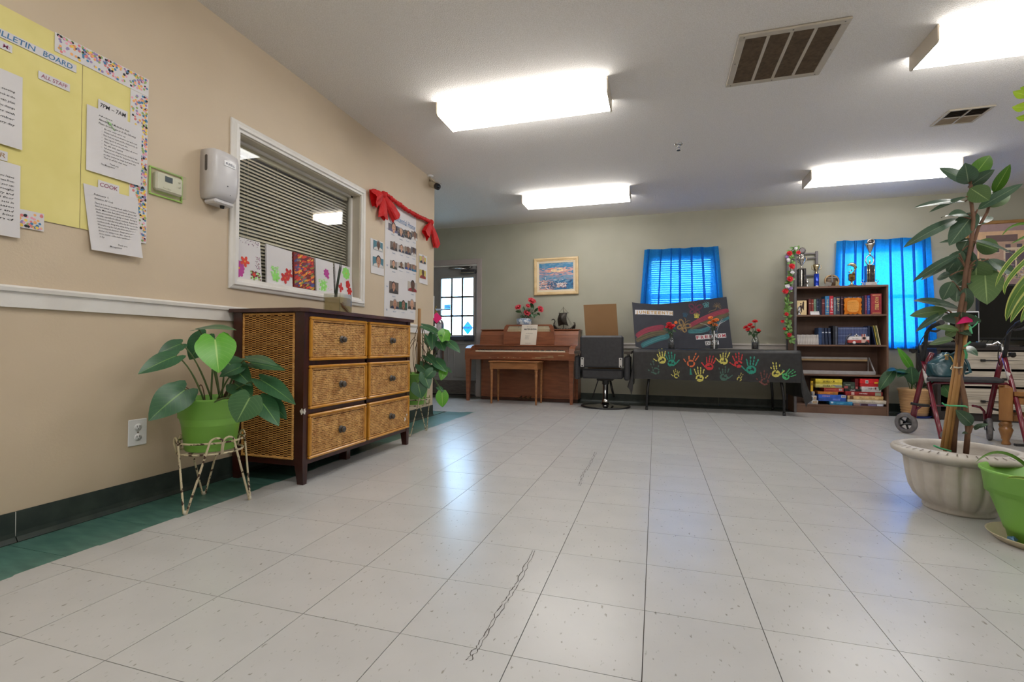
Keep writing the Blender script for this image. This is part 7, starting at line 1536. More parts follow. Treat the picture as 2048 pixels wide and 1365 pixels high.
zb2 = game(1085, 1815, 1032, 1097, yy-.001, .22, (206, 196, 180), 'long cream game box sticking out past the tan one above it', [('classic family game for all ages', .5, .35, .26)], (150, 140, 128), zb=za+.0004)
zb3 = game(1085, 1760, 955, 1025, yy+.006, .20, (196, 160, 106), 'tan wood print game box between the cream and red boxes', [('deluxe wooden set', .55, .35, .3)], (150, 104, 60), ((.06, .16, .1, .9, (110, 70, 44)), (.18, .86, .2, .8, (206, 176, 126))), zb=zb2+.0004)
zb4 = game(1045, 1745, 878, 950, yy+.004, .20, (150, 34, 36), 'dark red game box with a white title on the right hand stack', [('CHECKERS', .48, .42, .26)], (236, 230, 226), ((.16, .24, .2, .85, (206, 170, 160)), (.80, .96, .1, .9, (150, 150, 130))), zb=zb3+.0004)
zb5_ = game(1350, 1722, 788, 868, yy+.002, .20, (200, 196, 196), 'white game box with dark title under the bright red box', [('TABOO', .52, .5, .3)], (50, 44, 50), ((.66, .74, .5, .9, (130, 50, 60)),), zb=zb4+.0004)
game(1322, 1672, 640, 782, yy+.004, .19, (208, 30, 38), 'bright red game box with a bar code, topmost of the right stack', None, (250, 236, 236), ((.76, .96, .42, .62, (240, 176, 50)),), (.28, .62), zb=zb5_+.0004)
game(1030, 1330, 830, 876, yy+.02, .18, (38, 36, 40), 'flat black card game box with white and red letters, lying on the red box', [('UNO', .5, .2, .6)], (236, 220, 220), zb=zb4+.0004)
game(1000, 1230, 700, 800, yy+.05, .15, (60, 72, 62), 'dark green patterned box standing behind the black card box', None, (190, 80, 80), ((.10, .40, .2, .5, (190, 96, 96)), (.2, .6, .6, .7, (150, 160, 150)), (.65, .9, .2, .5, (96, 120, 100))), zb=zb4+.0006+.012)
game(1225, 1290, 640, 790, yy+.045, .14, (120, 28, 36), 'dark red box deep in the shelf left of the bright red game', None, (200, 90, 90), ((.2, .8, .1, .3, (206, 120, 120)),), zb=zb4+.0135)
zl = game(745, 1180, 1065, 1150, yy-.003, .22, (44, 130, 176), 'pale blue jigsaw box at the bottom of the stack in the middle', [('1000 pieces', .45, .35, .26)], (120, 200, 226), ((.06, .16, .45, .9, (190, 206, 214)),), zb=G0, name='jigsaw_puzzle', cat='puzzle')
zl2 = game(535, 1060, 935, 1063, yy+.008, .20, (48, 92, 186), 'wide blue game box with a bar code in the middle stack', [('CONNECT', .28, .70, .16)], (232, 170, 176), ((.52, .78, .12, .42, (90, 116, 196)),), (.82, .78), zb=zl+.0004)
zl3 = game(525, 905, 880, 932, yy+.016, .17, (190, 116, 40), 'orange box lying on the wide blue game box', None, (226, 150, 70), ((.74, .88, .1, .8, (140, 100, 50)), (.1, .6, .2, .6, (206, 130, 50))), zb=zl2+.0004)
zl4 = game(640, 1012, 805, 874, yy+.020, .17, (176, 60, 52), 'red box with a white bar code under the yellow games', None, (220, 130, 120), ((.1, .6, .4, .55, (206, 110, 96)),), (.76, .55), zb=zl3+.0004)
zl5 = game(480, 985, 736, 805, yy+.006, .19, (208, 196, 110), 'pale yellow game box with blue arrows under the bright yellow one', [('SORRY!', .47, .24, .5)], (40, 44, 60), ((.66, .98, .55, .70, (40, 90, 160)), (.74, .98, .22, .38, (40, 90, 160))), zb=zl4+.0004)
game(480, 985, 642, 735, yy+.006, .19, (218, 196, 62), 'bright yellow game box, topmost of the middle stack', [('GUESS UP', .5, .34, .34)], (60, 50, 30), zb=zl5+.0004)
zw = G0
for x0, x1, yt, lb, c in ((305, 530, 1040, 'lowest white photo puzzle box beside the drooping tablecloth corner', (204, 200, 196)), (375, 502, 960, 'middle white photo puzzle box beside the drooping tablecloth corner', (206, 202, 198)), (408, 466, 882, 'topmost small grey box beside the drooping tablecloth corner', (166, 160, 160))):
    zw = game(x0, x1, yt, 1120, yy+.004, .16, c, lb, None, (90, 90, 100), ((.15, .45, .15, .8, (120, 126, 140)), (.55, .9, .2, .8, (176, 150, 120))), zb=zw+.0004, name='jigsaw_puzzle', cat='puzzle')
p, q = z6(390, 685, yy+.03), z6(435, 760, yy+.03); t = thing('card_pack', 'little yellow card pack standing by the yellow games', 'card pack', (p.x, yy+.04, zw)); B().box(p.x, q.x, yy+.03, yy+.05, zw+.0004, p.z, bev=.001).obj('carton', mat('yellow_carton', (220, 176, 40), None, 20, rough=.5), t); B().box(p.x+.008, q.x-.008, yy+.0292, yy+.031, p.z-.05, p.z-.02).obj('label', m_ink, t)
# ================================================================== OPEN SIDE: TV CORNER
YT = 6.27; Zt = lambda px, py, y_=YT: ony(px, py, y_).z; Xt = lambda px, y_=YT: ony(px, 740, y_).x
m_bw2 = mat('whitewashed_planks', (206, 196, 180), (150, 138, 122), 5, rough=.6, stretch=(.6, 1, 14), fac=(.42, .78)); m_dkst = mat('dark_stand_frame', (44, 38, 36), (56, 48, 46), 10, rough=.5)
sx0, sx1 = Xt(1875), Xt(1875)+1.75; zst = Zt(1990, 693)
t = thing('television_stand', 'dark television stand with whitewashed plank drawers and black bar handles', 'television stand', ((sx0+sx1)/2, 6.5, 0))
B().box(sx0-.01, sx1+.01, YT-.012, 6.72, zst-.045, zst, bev=.004).obj('top', m_dkst, t)
B().box(sx0, sx0+.03, YT, 6.715, 0, zst-.045).obj('side_panel', m_dkst, t); B().box(sx1-.03, sx1, YT, 6.715, 0, zst-.045).obj('side_panel', m_dkst, t)
B().box(sx0+.03, sx1-.03, YT+.03, 6.70, .0, .09).obj('plinth', m_dkst, t); B().box(sx0+.03, sx1-.03, 6.69, 6.712, .09, zst-.045).obj('back_panel', m_dkst, t)
xd = Xt(1926); B().box(xd-.025, xd, YT, 6.69, .09, zst-.045).obj('divider', m_dkst, t); B().box(sx0+.03, xd-.025, YT+.02, 6.69, .40, .425).obj('shelf', m_dkst, t)
zr = [zst-.05, Zt(1990, 742), Zt(1990, 777), Zt(1990, 832)]; xm_ = xd+(sx1-.03-xd)/2
for i in range(3):
    for xa, xb3 in ((xd+.004, xm_-.004), (xm_+.004, sx1-.034)):
        dd_ = B().box(xa, xb3, YT+.004, YT+.40, zr[i+1]+.016, zr[i]-.004).obj('drawer', m_dkst, t); n_ = 2 if i < 2 else 3; hh = (zr[i]-zr[i+1]-.024)/n_
        for k in range(n_): B().box(xa, xb3, YT-.012, YT+.003, zr[i+1]+.018+hh*k, zr[i+1]+.018+hh*(k+1)-.003, bev=.002).obj('plank', m_bw2, dd_)
        xc_ = (xa+xb3)/2 if xa > xm_ else Xt(1984); zc_ = (zr[i]+zr[i+1])/2+.004
        b = B(); b.tube([(xc_-.10, YT-.034, zc_), (xc_+.10, YT-.034, zc_)], .006, 8); b.box(xc_-.105, xc_-.075, YT-.040, YT-.012, zc_-.012, zc_+.012); b.box(xc_+.075, xc_+.105, YT-.040, YT-.012, zc_-.012, zc_+.012); b.obj('handle', m_blk, dd_)
# television
yv = 6.46; tv0, tv1 = ony(1955.5, 640, yv).x, ony(1955.5, 640, yv).x+1.12; tz0, tz1 = ony(2000, 681, yv).z, ony(2000, 569, yv).z
t = thing('television', 'large black flat television on the whitewashed stand below the village print', 'television', ((tv0+tv1)/2, yv, zst))
B().box(tv0, tv1, yv, yv+.045, tz0, tz1, bev=.008).obj('housing', m_blk, t); B().box(tv0+.018, tv1-.018, yv-.0015, yv+.002, tz0+.03, tz1-.018).obj('screen', mat('dark_screen', (12, 12, 15), (16, 16, 19), 10, rough=.12), t)
b = B(); cxv = (tv0+tv1)/2; b.lathe([(0, 0), (.16, 0), (.155, .012), (.04, .018), (.035, tz0-zst+.02)], (cxv, yv+.03, zst+.001), 24); b.obj('foot', m_blk, t)
for k in range(4): B().tube(bez((tv0+.08+.05*k, yv+.05, tz0+.02), (tv0+.06+.05*k, yv+.09, tz0-.05), (tv0+.03+.06*k, yv+.06, zst+.004), 6), .003, 5).obj('cable', m_blk, t)
# monitor with a white bezel
ym = 6.36; m0, m1 = ony(1897, 650, ym).x, ony(1959.5, 650, ym).x; mz1 = ony(1940, 623, ym).z; mz0 = ony(1940, 689.5, ym).z
t = thing('computer_monitor', 'small black monitor with a thin white bezel standing left of the television', 'monitor', ((m0+m1)/2, ym, zst))
B().box(m0, m1, ym, ym+.02, zst+.012, mz1, bev=.008).obj('bezel', m_white, t); B().box(m0+.012, m1-.012, ym-.001, ym+.001, zst+.026, mz1-.012).obj('screen', MC['dark_screen'], t)
B().box(m1-.035, m1-.015, ym-.002, ym, zst+.030, zst+.050).obj('maker_sticker', mat('sky_sticker', (70, 140, 210), None, 20, rough=.4), t); B().box((m0+m1)/2-.09, (m0+m1)/2+.09, ym-.04, ym+.09, zst+.0005, zst+.012, bev=.003).obj('stand', m_white, t)
q0, q1 = Xt(1871), Xt(1906); t = thing('storage_box', 'flat dark blue box with a white edge on the stand end by the blue curtain', 'box', ((q0+q1)/2, 6.4, zst))
B().box(q0, q1, 6.31, 6.52, zst+.0005, zst+.045, bev=.003).obj('box_base', mat('navy_card', (36, 44, 74), None, 10, rough=.5), t); B().box(q0-.002, q1+.002, 6.308, 6.522, zst+.045, zst+.058, bev=.003).obj('box_lid', m_paper, t)
# framed village print
yp = D-.035; p0, p1 = ony(1932, 500, yp).x, ony(1932, 500, yp).x+1.02; pz1, pz0 = ony(1985, 441.5, yp).z, ony(1985, 580, yp).z
t = thing('framed_print', 'wide framed print of a colonnaded village house with mauve mat above the television', 'picture', ((p0+p1)/2, D, pz0))
c0 = V(((p0+p1)/2, D-.003, (pz0+pz1)/2)); tilt = 0
frame_ring(p0, p1, pz0, pz1, [(0, 0), (0, .024), (.010, .032), (.030, .028), (.036, .016)], 'frame', mat('old_gold_frame', (150, 108, 58), (176, 132, 76), 14, rough=.35), t)
m_mauve = mat('mauve_mat', (176, 148, 148), (184, 156, 156), 20, rough=.8); B().box(p0+.03, p1-.03, D-.016, D-.004, pz0+.03, pz1-.03).obj('mat_board', m_mauve, t)
vx, vX, vz, vZ = p0+.115, p1-.115, pz0+.12, pz1-.12; hv = vZ-vz
vm = {k: mat('print_'+k, c, [min(255, q*1.06) for q in c], 20, rough=.6) for k, c in dict(sky=(226, 188, 150), sky2=(216, 176, 160), roof=(120, 98, 96), wall=(190, 158, 140), wall2=(206, 176, 150), shade=(108, 92, 104), win=(96, 84, 96), col=(226, 206, 182), green=(112, 116, 92), lilac=(150, 134, 150), path=(206, 180, 156), white=(226, 218, 210)).items()}; vk = list(vm)
b = B()
def pr(u0, u1, v0, v1, c, d): b.box(vx+(vX-vx)*u0, vx+(vX-vx)*u1, D-.017-d, D-.0155, vz+hv*v0, vz+hv*v1, vk.index(c))
pr(0, 1, .42, 1, 'sky', 0); pr(0, 1, .0, .42, 'path', 0); pr(0, 1, .72, .8, 'sky2', .0002); pr(.02, .60, .20, .78, 'wall', .0004); pr(.10, .46, .78, .92, 'roof', .0005); pr(.60, .98, .22, .66, 'wall2', .0004)
for k in range(4): pr(.06+.13*k, .12+.13*k, .56, .72, 'win', .0008); pr(.055+.13*k, .125+.13*k, .545, .56, 'col', .0009)
for k in range(5): pr(.30+.13*k, .32+.13*k, .16, .60, 'col', .0012)
pr(.28, .88, .60, .65, 'col', .0012); pr(.32, .82, .20, .58, 'shade', .0007)
for k in range(3): pr(.66+.10*k, .71+.10*k, .36, .54, 'win', .0009)
b.obj('print', list(vm.values()), t)
b = B(); r = random.Random(31)
for i in range(260):
    u, v = r.random(), r.random()**1.7*.42; c = V((vx+(vX-vx)*(.03+.94*u), D-.0185-i*.000004, vz+hv*(.02+v*.9))); b.disc(c, X3, Z3, r.uniform(.004, .016), r.uniform(.004, .012), 7, vk.index(r.choice(['green', 'lilac', 'green', 'white', 'shade', 'lilac', 'path'])))
o = b.obj('printed_flowers', list(vm.values()), t); o['kind'] = 'stuff'

# ================================================================== BASKET PLANT
kc = V((2.885, 6.44, 0)); kc.x = ony(1829, 830, 6.44).x; t = thing('peace_lily', 'peace lily in a woven straw look pot on a blue saucer under the blue curtain', 'potted plant', kc)
m_straw = mat('straw_pot', (196, 152, 104), (212, 170, 122), 30, rough=.7, bump=.4, bscale=90, stretch=(.3, .3, 4)); zr_ = ony(1832, 778, 6.44).z; kr = .150
B().lathe([(0, .022), (.112, .022), (.118, .03), (kr-.006, zr_-.03), (kr+.004, zr_-.02), (kr+.006, zr_), (kr-.004, zr_+.002), (kr-.014, zr_-.02), (.10, .06)], kc, 36).obj('pot', m_straw, t)
b = B()
for k in range(1, 9):
    z = .03+(zr_-.05)*k/9; rr_ = .118+(kr-.124)*(z-.03)/(zr_-.06); b.tube([(kc.x+(rr_+.001)*cos(a), kc.y+(rr_+.001)*sin(a), z) for a in [2*pi*i/36 for i in range(36)]], .0035, 5, closed=True)
o = b.obj('coil_ridges', m_straw, t); o['kind'] = 'stuff'
B().lathe([(0, zr_-.05), (kr-.02, zr_-.05)], kc, 24).obj('soil', m_soil, t)
t2_ = thing('saucer', 'blue plastic saucer under the straw look pot', 'saucer', kc); B().lathe([(0, .001), (.132, .001), (.145, .018), (.150, .020), (.143, .022), (.128, .010), (0, .010)], kc, 36).obj('dish', mat('cobalt_plastic', (26, 52, 140), (34, 62, 156), 10, rough=.35), t2_)
m_pl = leafmat('peace_lily_leaf', (36, 70, 44), (54, 94, 58), (110, 146, 96)); yb6 = 6.42; rt_ = V((kc.x, kc.y, zr_-.04))
for bp, tp, w_, up, mm in (((1790, 737), (1757, 779), 22, .6, None), ((1800, 740), (1775, 738), 12, 1.2, None), ((1818, 745), (1790, 740), 14, 1.2, None), ((1826, 742), (1799, 699), 14, .2, m_lfy), ((1822, 733), (1826, 772), 22, .1, None), ((1840, 770), (1850, 735), 16, .1, None), ((1886, 771), (1905, 797), 24, .2, leafmat('pl_bright_leaf', (70, 120, 66), (90, 146, 80), (140, 180, 120))), ((1860, 768), (1880, 745), 14, .3, None), ((1812, 742), (1796, 752), 16, .8, None)):
    a, e = ony(*bp, yb6-random.uniform(0, .12)), ony(*tp, yb6-random.uniform(.05, .16)); w2 = w_*(a-C_P).dot(C_F)/F_PX
    B().leaf(a, e, w2, (C_P-a).normalized()+V((0, 0, up)), 'oval', .2, .15).obj('leaf', mm or m_pl, t); B().tube(bez(rt_+V((random.uniform(-.04, .04), random.uniform(-.04, .04), 0)), (a+rt_)/2+V((0, 0, .06)), a, 7), .004, 5).obj('stem', m_stem, t)

# ================================================================== WOODEN SIDE TABLE AT THE FRAME EDGE
m_pine = mat('honey_pine', (140, 94, 48), (168, 118, 66), 7, rough=.35, coat=.2, stretch=(3, 3, .6), fac=(.3, .7)); c = onz(2012, 890); ztab = ony(2012, 772, c.y).z
t = thing('side_table', 'honey brown wooden side table with turned feet, mostly hidden beyond the walker', 'side table', (c.x+.22, c.y+.14, 0))
e1, e2 = V((.877, -.48, 0)), V((.48, .877, 0)); RT = Matrix(((e1.x, e2.x, 0), (e1.y, e2.y, 0), (0, 0, 1))); zq_ = lambda py: ony(2020, py, c.y).z
def spun(b):
    b.v = [V((c.x, c.y, 0))+RT @ (p-V((c.x, c.y, 0))) for p in b.v]; return b
def turned(x, y_):
    b = B(); hw = .040
    b.box(x-hw, x+hw, y_-hw, y_+hw, zq_(842), ztab-.012, bev=.004)
    b.lathe([(0, 0), (.026, .0), (.028, .012), (.020, .035), (.036, zq_(868)), (.043, zq_(860)), (.036, zq_(856)), (.020, zq_(853)), (.034, zq_(849)), (.034, zq_(846)), (.026, zq_(842)), (0, zq_(842))], (x, y_, 0), 20)
    b.lathe([(.030, ztab-.012), (.026, ztab-.004), (.014, ztab+.004), (0, ztab+.008)], (x, y_, 0), 14); spun(b).obj('leg', m_pine, t)
for dx in (0, .44):
    for dy in (0, .34): turned(c.x+dx, c.y+dy)
for z0, z1 in ((zq_(808), zq_(795)), (zq_(842), zq_(830))):
    for dy in (0, .34): spun(B().box(c.x+.04, c.x+.40, c.y+dy-.012, c.y+dy+.012, z0, z1, bev=.003)).obj('rail', m_pine, t)
    for dx in (0, .44): spun(B().box(c.x+dx-.012, c.x+dx+.012, c.y+.04, c.y+.30, z0, z1, bev=.003)).obj('rail', m_pine, t)
spun(B().box(c.x+.045, c.x+.47, c.y-.03, c.y+.37, zq_(792), zq_(783), bev=.004)).obj('tabletop', m_pine, t)

# ================================================================== WALKER AND BAG
m_mar = mat('maroon_paint', (104, 22, 40), (120, 30, 48), 14, rough=.25, coat=.5); m_grip = mat('black_rubber', (30, 30, 32), (42, 42, 44), 30, rough=.6); m_ger = mat('grey_tyre', (106, 102, 102), (120, 116, 116), 40, rough=.7)
t = thing('rollator_walker', 'maroon four wheeled walker with black seat and handlebars behind the urn planter', 'walker', (2.48, 4.9, 0))
def ty(pts): return [ony(px, py, y_) for px, py, y_ in pts]
B().tube(ty([(1864, 706, 5.02), (1848, 740, 5.06), (1834, 795, 5.10), (1823, 842, 5.13)]), .019, 12).obj('front_tube', m_mar, t)
B().tube(ty([(1846, 722, 5.0), (1858, 765, 4.93), (1869, 818, 4.76), (1886, 890, 4.53)]), .0165, 12).obj('rear_tube', m_mar, t)
B().tube(ty([(2007, 706, 4.98), (1996, 745, 5.01), (1985, 795, 5.04), (1975, 842, 5.06)]), .019, 12).obj('front_tube', m_mar, t)
B().tube(ty([(2009, 716, 4.93), (2022, 762, 4.86), (2036, 815, 4.72), (2056, 897, 4.50)]), .0165, 12).obj('rear_tube', m_mar, t)
for q in ([(1850, 738, 4.98), (1853, 755, 4.95), (1856, 766, 4.93)], [(2014, 732, 4.91), (2018, 750, 4.88), (2021, 762, 4.865)]): B().tube(ty(q), .0185, 12).obj('label_sleeve', mat('grey_label', (190, 184, 180), (206, 200, 196), 60, rough=.5), t)
for q in ([(2042, 836, 4.73), (2047, 858, 4.69), (2050, 870, 4.665)],): B().tube(ty(q), .0180, 12).obj('label_sleeve', MC['grey_label'], t)
B().tube(ty([(1861, 783, 4.92), (1860, 772, 4.92), (1868, 766, 4.92), (1895, 766, 4.92), (1980, 767, 4.90), (2012, 768, 4.88), (2024, 776, 4.87), (2031, 792, 4.86)]), .0115, 10).obj('seat_frame', m_mar, t)
s0, s1, s2, s3 = ony(1853, 760, 4.78), ony(2009, 762, 4.74), ony(1998, 752, 5.02), ony(1858, 752, 5.05); zs_ = ony(1930, 765, 4.78).z
b = B(); O = [V((p.x, p.y, zs_)) for p in (s0, s1, s2, s3)]; n_ = 8; ring = []
for i in range(4):
    a, p_, q_ = O[i], O[i-1], O[(i+1) % 4]
    for k in range(n_): ring.append(bez(lerp(a, p_, .10), a, lerp(a, q_, .10), n_-1)[k])
cen = sum(ring, V())/len(ring); N_ = len(ring); lay = [(1, 0), (1.012, .008), (1.012, .022), (1, .030), (.93, .036)]
b.add([cen+(p-cen)*k+V((0, 0, z)) for k, z in lay for p in ring], [(i*N_+j, i*N_+(j+1) % N_, (i+1)*N_+(j+1) % N_, (i+1)*N_+j) for i in range(len(lay)-1) for j in range(N_)]+[tuple(range(N_))[::-1], tuple((len(lay)-1)*N_+j for j in range(N_))], 0, True); b.obj('seat', m_vin, t)
B().tube(ty([(1846, 690, 5.1), (1905, 691, 5.1), (1969, 691, 5.09)]), .027, 14).obj('back_pad', m_grip, t); B().tube(ty([(1969, 691, 5.09), (1985, 690, 5.09), (1996, 685, 5.08), (2004, 690, 5.05), (2006, 704, 5.0)]), .009, 10).obj('back_bar', MC['chrome'], t); B().tube(ty([(1846, 690, 5.1), (1840, 694, 5.08), (1843, 712, 5.02)]), .011, 10).obj('back_bar', m_grip, t)
for q in ([(1846, 722, 4.99), (1851, 690, 4.95), (1853, 667, 4.90), (1860, 655, 4.84), (1884, 645, 4.70)], [(2008, 716, 4.93), (2014, 690, 4.89), (2018, 666, 4.84), (2026, 653, 4.78), (2060, 636, 4.64)]):
    P = ty(q); B().tube(bez(P[0], P[1], P[2], 5)+bez(P[2], P[3], lerp(P[3], P[4], .3), 6)[1:], .0145, 10).obj('handle_post', m_grip, t); B().tube([lerp(P[3], P[4], .25), P[4]], [.019, .021], 12).obj('hand_grip', m_grip, t)
    B().tube([P[3]+V((0, -.01, -.03)), lerp(P[3], P[4], .5)+V((0, 0, -.055)), P[4]+V((0, 0, -.05))], [.008, .010, .006], 8).obj('brake_lever', MC['dark_closer'], t)
    B().tube(bez(P[3]+V((0, 0, -.02)), P[2]+V((-.10, 0, -.10)), P[0]+V((-.03, 0, -.06)), 10), .0035, 6).obj('brake_cable', m_blk, t)
for px, py, y_ in ((1826, 703, 5.06), (2026, 711, 4.93)):
    c = ony(px, py, y_); b = B(); b.tube([c, ony(px+16 if px < 1900 else px-16, py+4, y_)], .006, 6); b.ball(c, (.020, .020, .020), 10); b.box(c.x-.024, c.x+.012, c.y-.02, c.y+.02, c.z-.008, c.z+.024, bev=.006); b.obj('adjuster_knob', m_blk, t)
B().tube(ty([(1821, 807, 5.10), (1836, 810, 5.08), (1857, 812, 4.92)]), .012, 8).obj('side_brace', m_grip, t); B().tube(ty([(1984, 818, 5.05), (2000, 822, 4.95), (2030, 823, 4.78)]), .010, 8).obj('side_brace', m_grip, t)
B().tube(ty([(1857, 812, 4.95), (1900, 812, 5.0), (1936, 812, 5.02)]), .007, 8).obj('cross_link', m_mar, t)
for q in ([(1830, 838, 5.12), (1833, 820, 5.10), (1842, 813, 5.08), (1858, 812, 5.0)], [(1970, 842, 5.06), (1968, 823, 5.06), (1960, 815, 5.06), (1945, 812, 5.05)]): B().tube(ty(q), .010, 8).obj('wheel_bracket', m_mar, t)
def caster(px, yc, rw, hd, lbl='wheel'):
    c = V((ony(px, 860, yc).x, yc, rw+.001)); ax = V((cos(hd), sin(hd), 0)); b = B(); b.lathe([(rw*.62, -.016), (rw*.92, -.016), (rw, -.009), (rw, .009), (rw*.92, .016), (rw*.62, .016), (rw*.62, -.016)], c, 32, ax=ax); w_ = b.obj('wheel', m_ger, t)
    b = B(); b.lathe([(rw*.16, -.020), (rw*.20, -.012), (rw*.20, .012), (rw*.16, .020), (0, .021)], c, 14, ax=ax); sd = ax.cross(Z3)
    for k in range(5):
        a = 2*pi*k/5; d_ = sd*cos(a)+Z3*sin(a); b.tube([c+d_*rw*.15, c+d_*rw*.66], .008, 6)
    b.obj('hub', m_blk, w_); return c, ax, sd
for px, yc, hd, top in ((1812, 5.16, .60, (1822, 842, 5.13)), (1979, 5.00, -.42, (1975, 842, 5.06))):
    c, ax, sd = caster(px, yc, .092, hd); P = ony(*top)
    for s_ in (-1, 1): B().prism([c+ax*(.024*s_)+sd*-.012+V((0, 0, -.01)), c+ax*(.024*s_)+sd*.018+V((0, 0, -.01)), P+ax*(.020*s_)+sd*.022+V((0, 0, -.02)), P+ax*(.020*s_)+sd*-.020+V((0, 0, -.02))], ax*(.006*s_)).obj('fork', m_blk, t)
    B().lathe([(0, -.035), (.026, -.035), (.026, .015), (.018, .02), (0, .02)], P+V((0, 0, -.005)), 16).obj('fork_head', m_blk, t)
for px, py, y_ in ((1886, 890, 4.53), (2056, 897, 4.50)):
    P = ony(px, py, y_); c = V((P.x+.02, P.y-.02, .070)); b = B(); b.lathe([(.043, -.016), (.063, -.016), (.069, -.009), (.069, .009), (.063, .016), (.043, .016), (.043, -.016)], c, 32, ax=(1, .1, 0)); w_ = b.obj('wheel', m_ger, t); B().lathe([(0, -.021), (.046, -.010), (.046, .010), (0, .021)], c, 18, ax=(1, .1, 0)).obj('hub', m_blk, w_)
    B().tube([P, c], .014, 8).obj('axle_bracket', m_blk, t); B().box(P.x-.075, P.x-.01, P.y-.01, P.y+.02, P.z+.01, P.z+.028, bev=.003).obj('brake_shoe', m_blk, t)
# bag
m_teal = mat('teal_leather', (20, 62, 72), (36, 84, 94), 8, rough=.35, coat=.3, bump=.25, bscale=16); zt0 = zs_+.037; t = thing('handbag', 'slouchy dark teal leather handbag with a gold zip on the walker seat', 'bag', (2.40, 4.93, zt0))
h0, h1 = ony(1852, 730, 4.93), ony(1926, 730, 4.93); hz = ony(1888, 704, 4.93).z; cxh, wh = (h0.x+h1.x)/2, (h1.x-h0.x)/2; b = B(); ns_, nr_ = 26, 16; vs = []; rr = random.Random(5)
for i in range(nr_+1):
    v = i/nr_; z = zt0+(hz-zt0)*v; pr_ = (1-.10*(1-v)**6)*(1 if v < .55 else max(.10, cos((v-.55)/.45*pi/2)**.7))
    for j in range(ns_):
        a = 2*pi*j/ns_; k = 1+.05*sin(5*a+7*v)+.03*sin(9*a-5*v); ca_, sa_ = cos(a), sin(a); ex = (abs(ca_)**.7)*(1 if ca_ > 0 else -1); ey = (abs(sa_)**.7)*(1 if sa_ > 0 else -1)
        vs.append((cxh+ex*wh*pr_*k+.02*v*sin(3*v), 4.93+ey*.105*(1-.55*v)*k*pr_**.3, z-(.035*ex*ex*v if v > .5 else 0)+.006*sin(4*a)*v))
b.add(vs, [(i*ns_+j, i*ns_+(j+1) % ns_, (i+1)*ns_+(j+1) % ns_, (i+1)*ns_+j) for i in range(nr_) for j in range(ns_)]+[tuple(range(ns_))[::-1], tuple(nr_*ns_+j for j in range(ns_))], 0, True); b.obj('body', m_teal, t)
B().tube(ty([(1888, 712, 4.86), (1896, 709, 4.87), (1903, 716, 4.86), (1908, 728, 4.84)]), .005, 6).obj('zipper', m_brass, t); c = ony(1893, 715, 4.84); B().box(c.x-.012, c.x+.012, c.y-.006, c.y, c.z-.024, c.z+.012, bev=.003).obj('zip_pull', m_gold, t)
B().tube(ty([(1898, 712, 4.87), (1920, 700, 4.86), (1936, 728, 4.84), (1941, 745, 4.82), (1930, 748, 4.84)]), .010, 8).obj('strap', m_teal, t); B().tube(ty([(1905, 730, 4.84), (1901, 738, 4.83), (1908, 744, 4.83), (1914, 738, 4.83)]), .004, 6).obj('ring', m_gold, t)

# ================================================================== RUBBER PLANT IN THE URN
UC = V((1.372, 2.775, 0)); zr = ony(1921, 896, UC.y).z; t = thing('rubber_plant', 'tall rubber plant tied to stakes in a fluted stone urn with a broad slotted lip', 'potted plant', UC)
m_urn = mat('weathered_resin_stone', (186, 178, 168), (206, 200, 192), 9, rough=.55, bump=.12, bscale=120, fac=(.3, .7)); m_urnd = mat('dark_lip_slot', (122, 112, 100), None, 20, rough=.8)
def flute(a, i): 
    if 3 <= i <= 12: return 1-.075*(.5+.5*cos(a*16))**5*(1-(abs(i-7.5)/5.5)**3)
    return 1
B().lathe([(0, 0), (.128, 0), (.134, .010), (.130, .022), (.148, .038), (.170, .062), (.187, .10), (.196, .14), (.202, .18), (.206, .22), (.209, .26), (.212, zr-.055), (.222, zr-.04), (.240, zr-.036), (.252, zr-.028), (.254, zr-.016), (.246, zr-.006), (.208, zr+.004), (.196, zr), (.188, zr-.02), (.180, zr-.08), (0, zr-.085)], UC, 192, mod=flute).obj('urn', m_urn, t)
b = B()
for k in range(46):
    a = 2*pi*k/46; u = V((cos(a), sin(a), 0)); w_ = V((-sin(a), cos(a), 0)); q = UC+u*.232+V((0, 0, zr-.0012)); b.poly([q-w_*.0022-u*.012+V((0, 0, .0040)), q-w_*.0022+u*.012+V((0, 0, -.0018)), q+w_*.0022+u*.012+V((0, 0, -.0018)), q+w_*.0022-u*.012+V((0, 0, .0040))][::-1])
o = b.obj('lip_slots', m_urnd, t); o['kind'] = 'stuff'  # slots drawn as flat strips in a darker tone on the lip
B().lathe([(0, zr-.050), (.10, zr-.055), (.183, zr-.062)], UC, 30).obj('soil', m_soil, t)
yu = UC.y; U_ = lambda px, py, dy=0: ony(px, py, yu+dy); m_bark = mat('rubber_bark', (104, 74, 56), (132, 98, 76), 24, rough=.7, bump=.4, bscale=40, stretch=(1, 1, .4)); m_bam = mat('bamboo_stake', (168, 124, 72), (190, 146, 92), 14, rough=.5, stretch=(1, 1, .15)); m_tie = mat('green_tie', (70, 176, 120), (90, 190, 136), 20, rough=.5)
def trunk(pts, r0, r1, nm='trunk'): 
    P = [U_(*q) for q in pts]; n_ = len(P); B().tube(P, [r0+(r1-r0)*i/(n_-1) for i in range(n_)], 10).obj(nm, m_bark, t)
trunk([(1906, 905, .0), (1909, 860, .0), (1917, 800, .01), (1921, 740, .02), (1916, 690, .02), (1916, 640, .01), (1926, 590, 0), (1932, 540, 0), (1942, 490, 0), (1947, 440, 0), (1942, 400, 0), (1942, 370, 0)], .0125, .0065)
trunk([(1932, 908, -.02), (1936, 860, -.02), (1930, 800, -.02), (1918, 745, -.01), (1921, 690, .0), (1925, 640, .01), (1936, 570, .02), (1943, 500, .02), (1957, 455, .02), (1974, 425, .02), (1982, 400, .02)], .011, .0055)
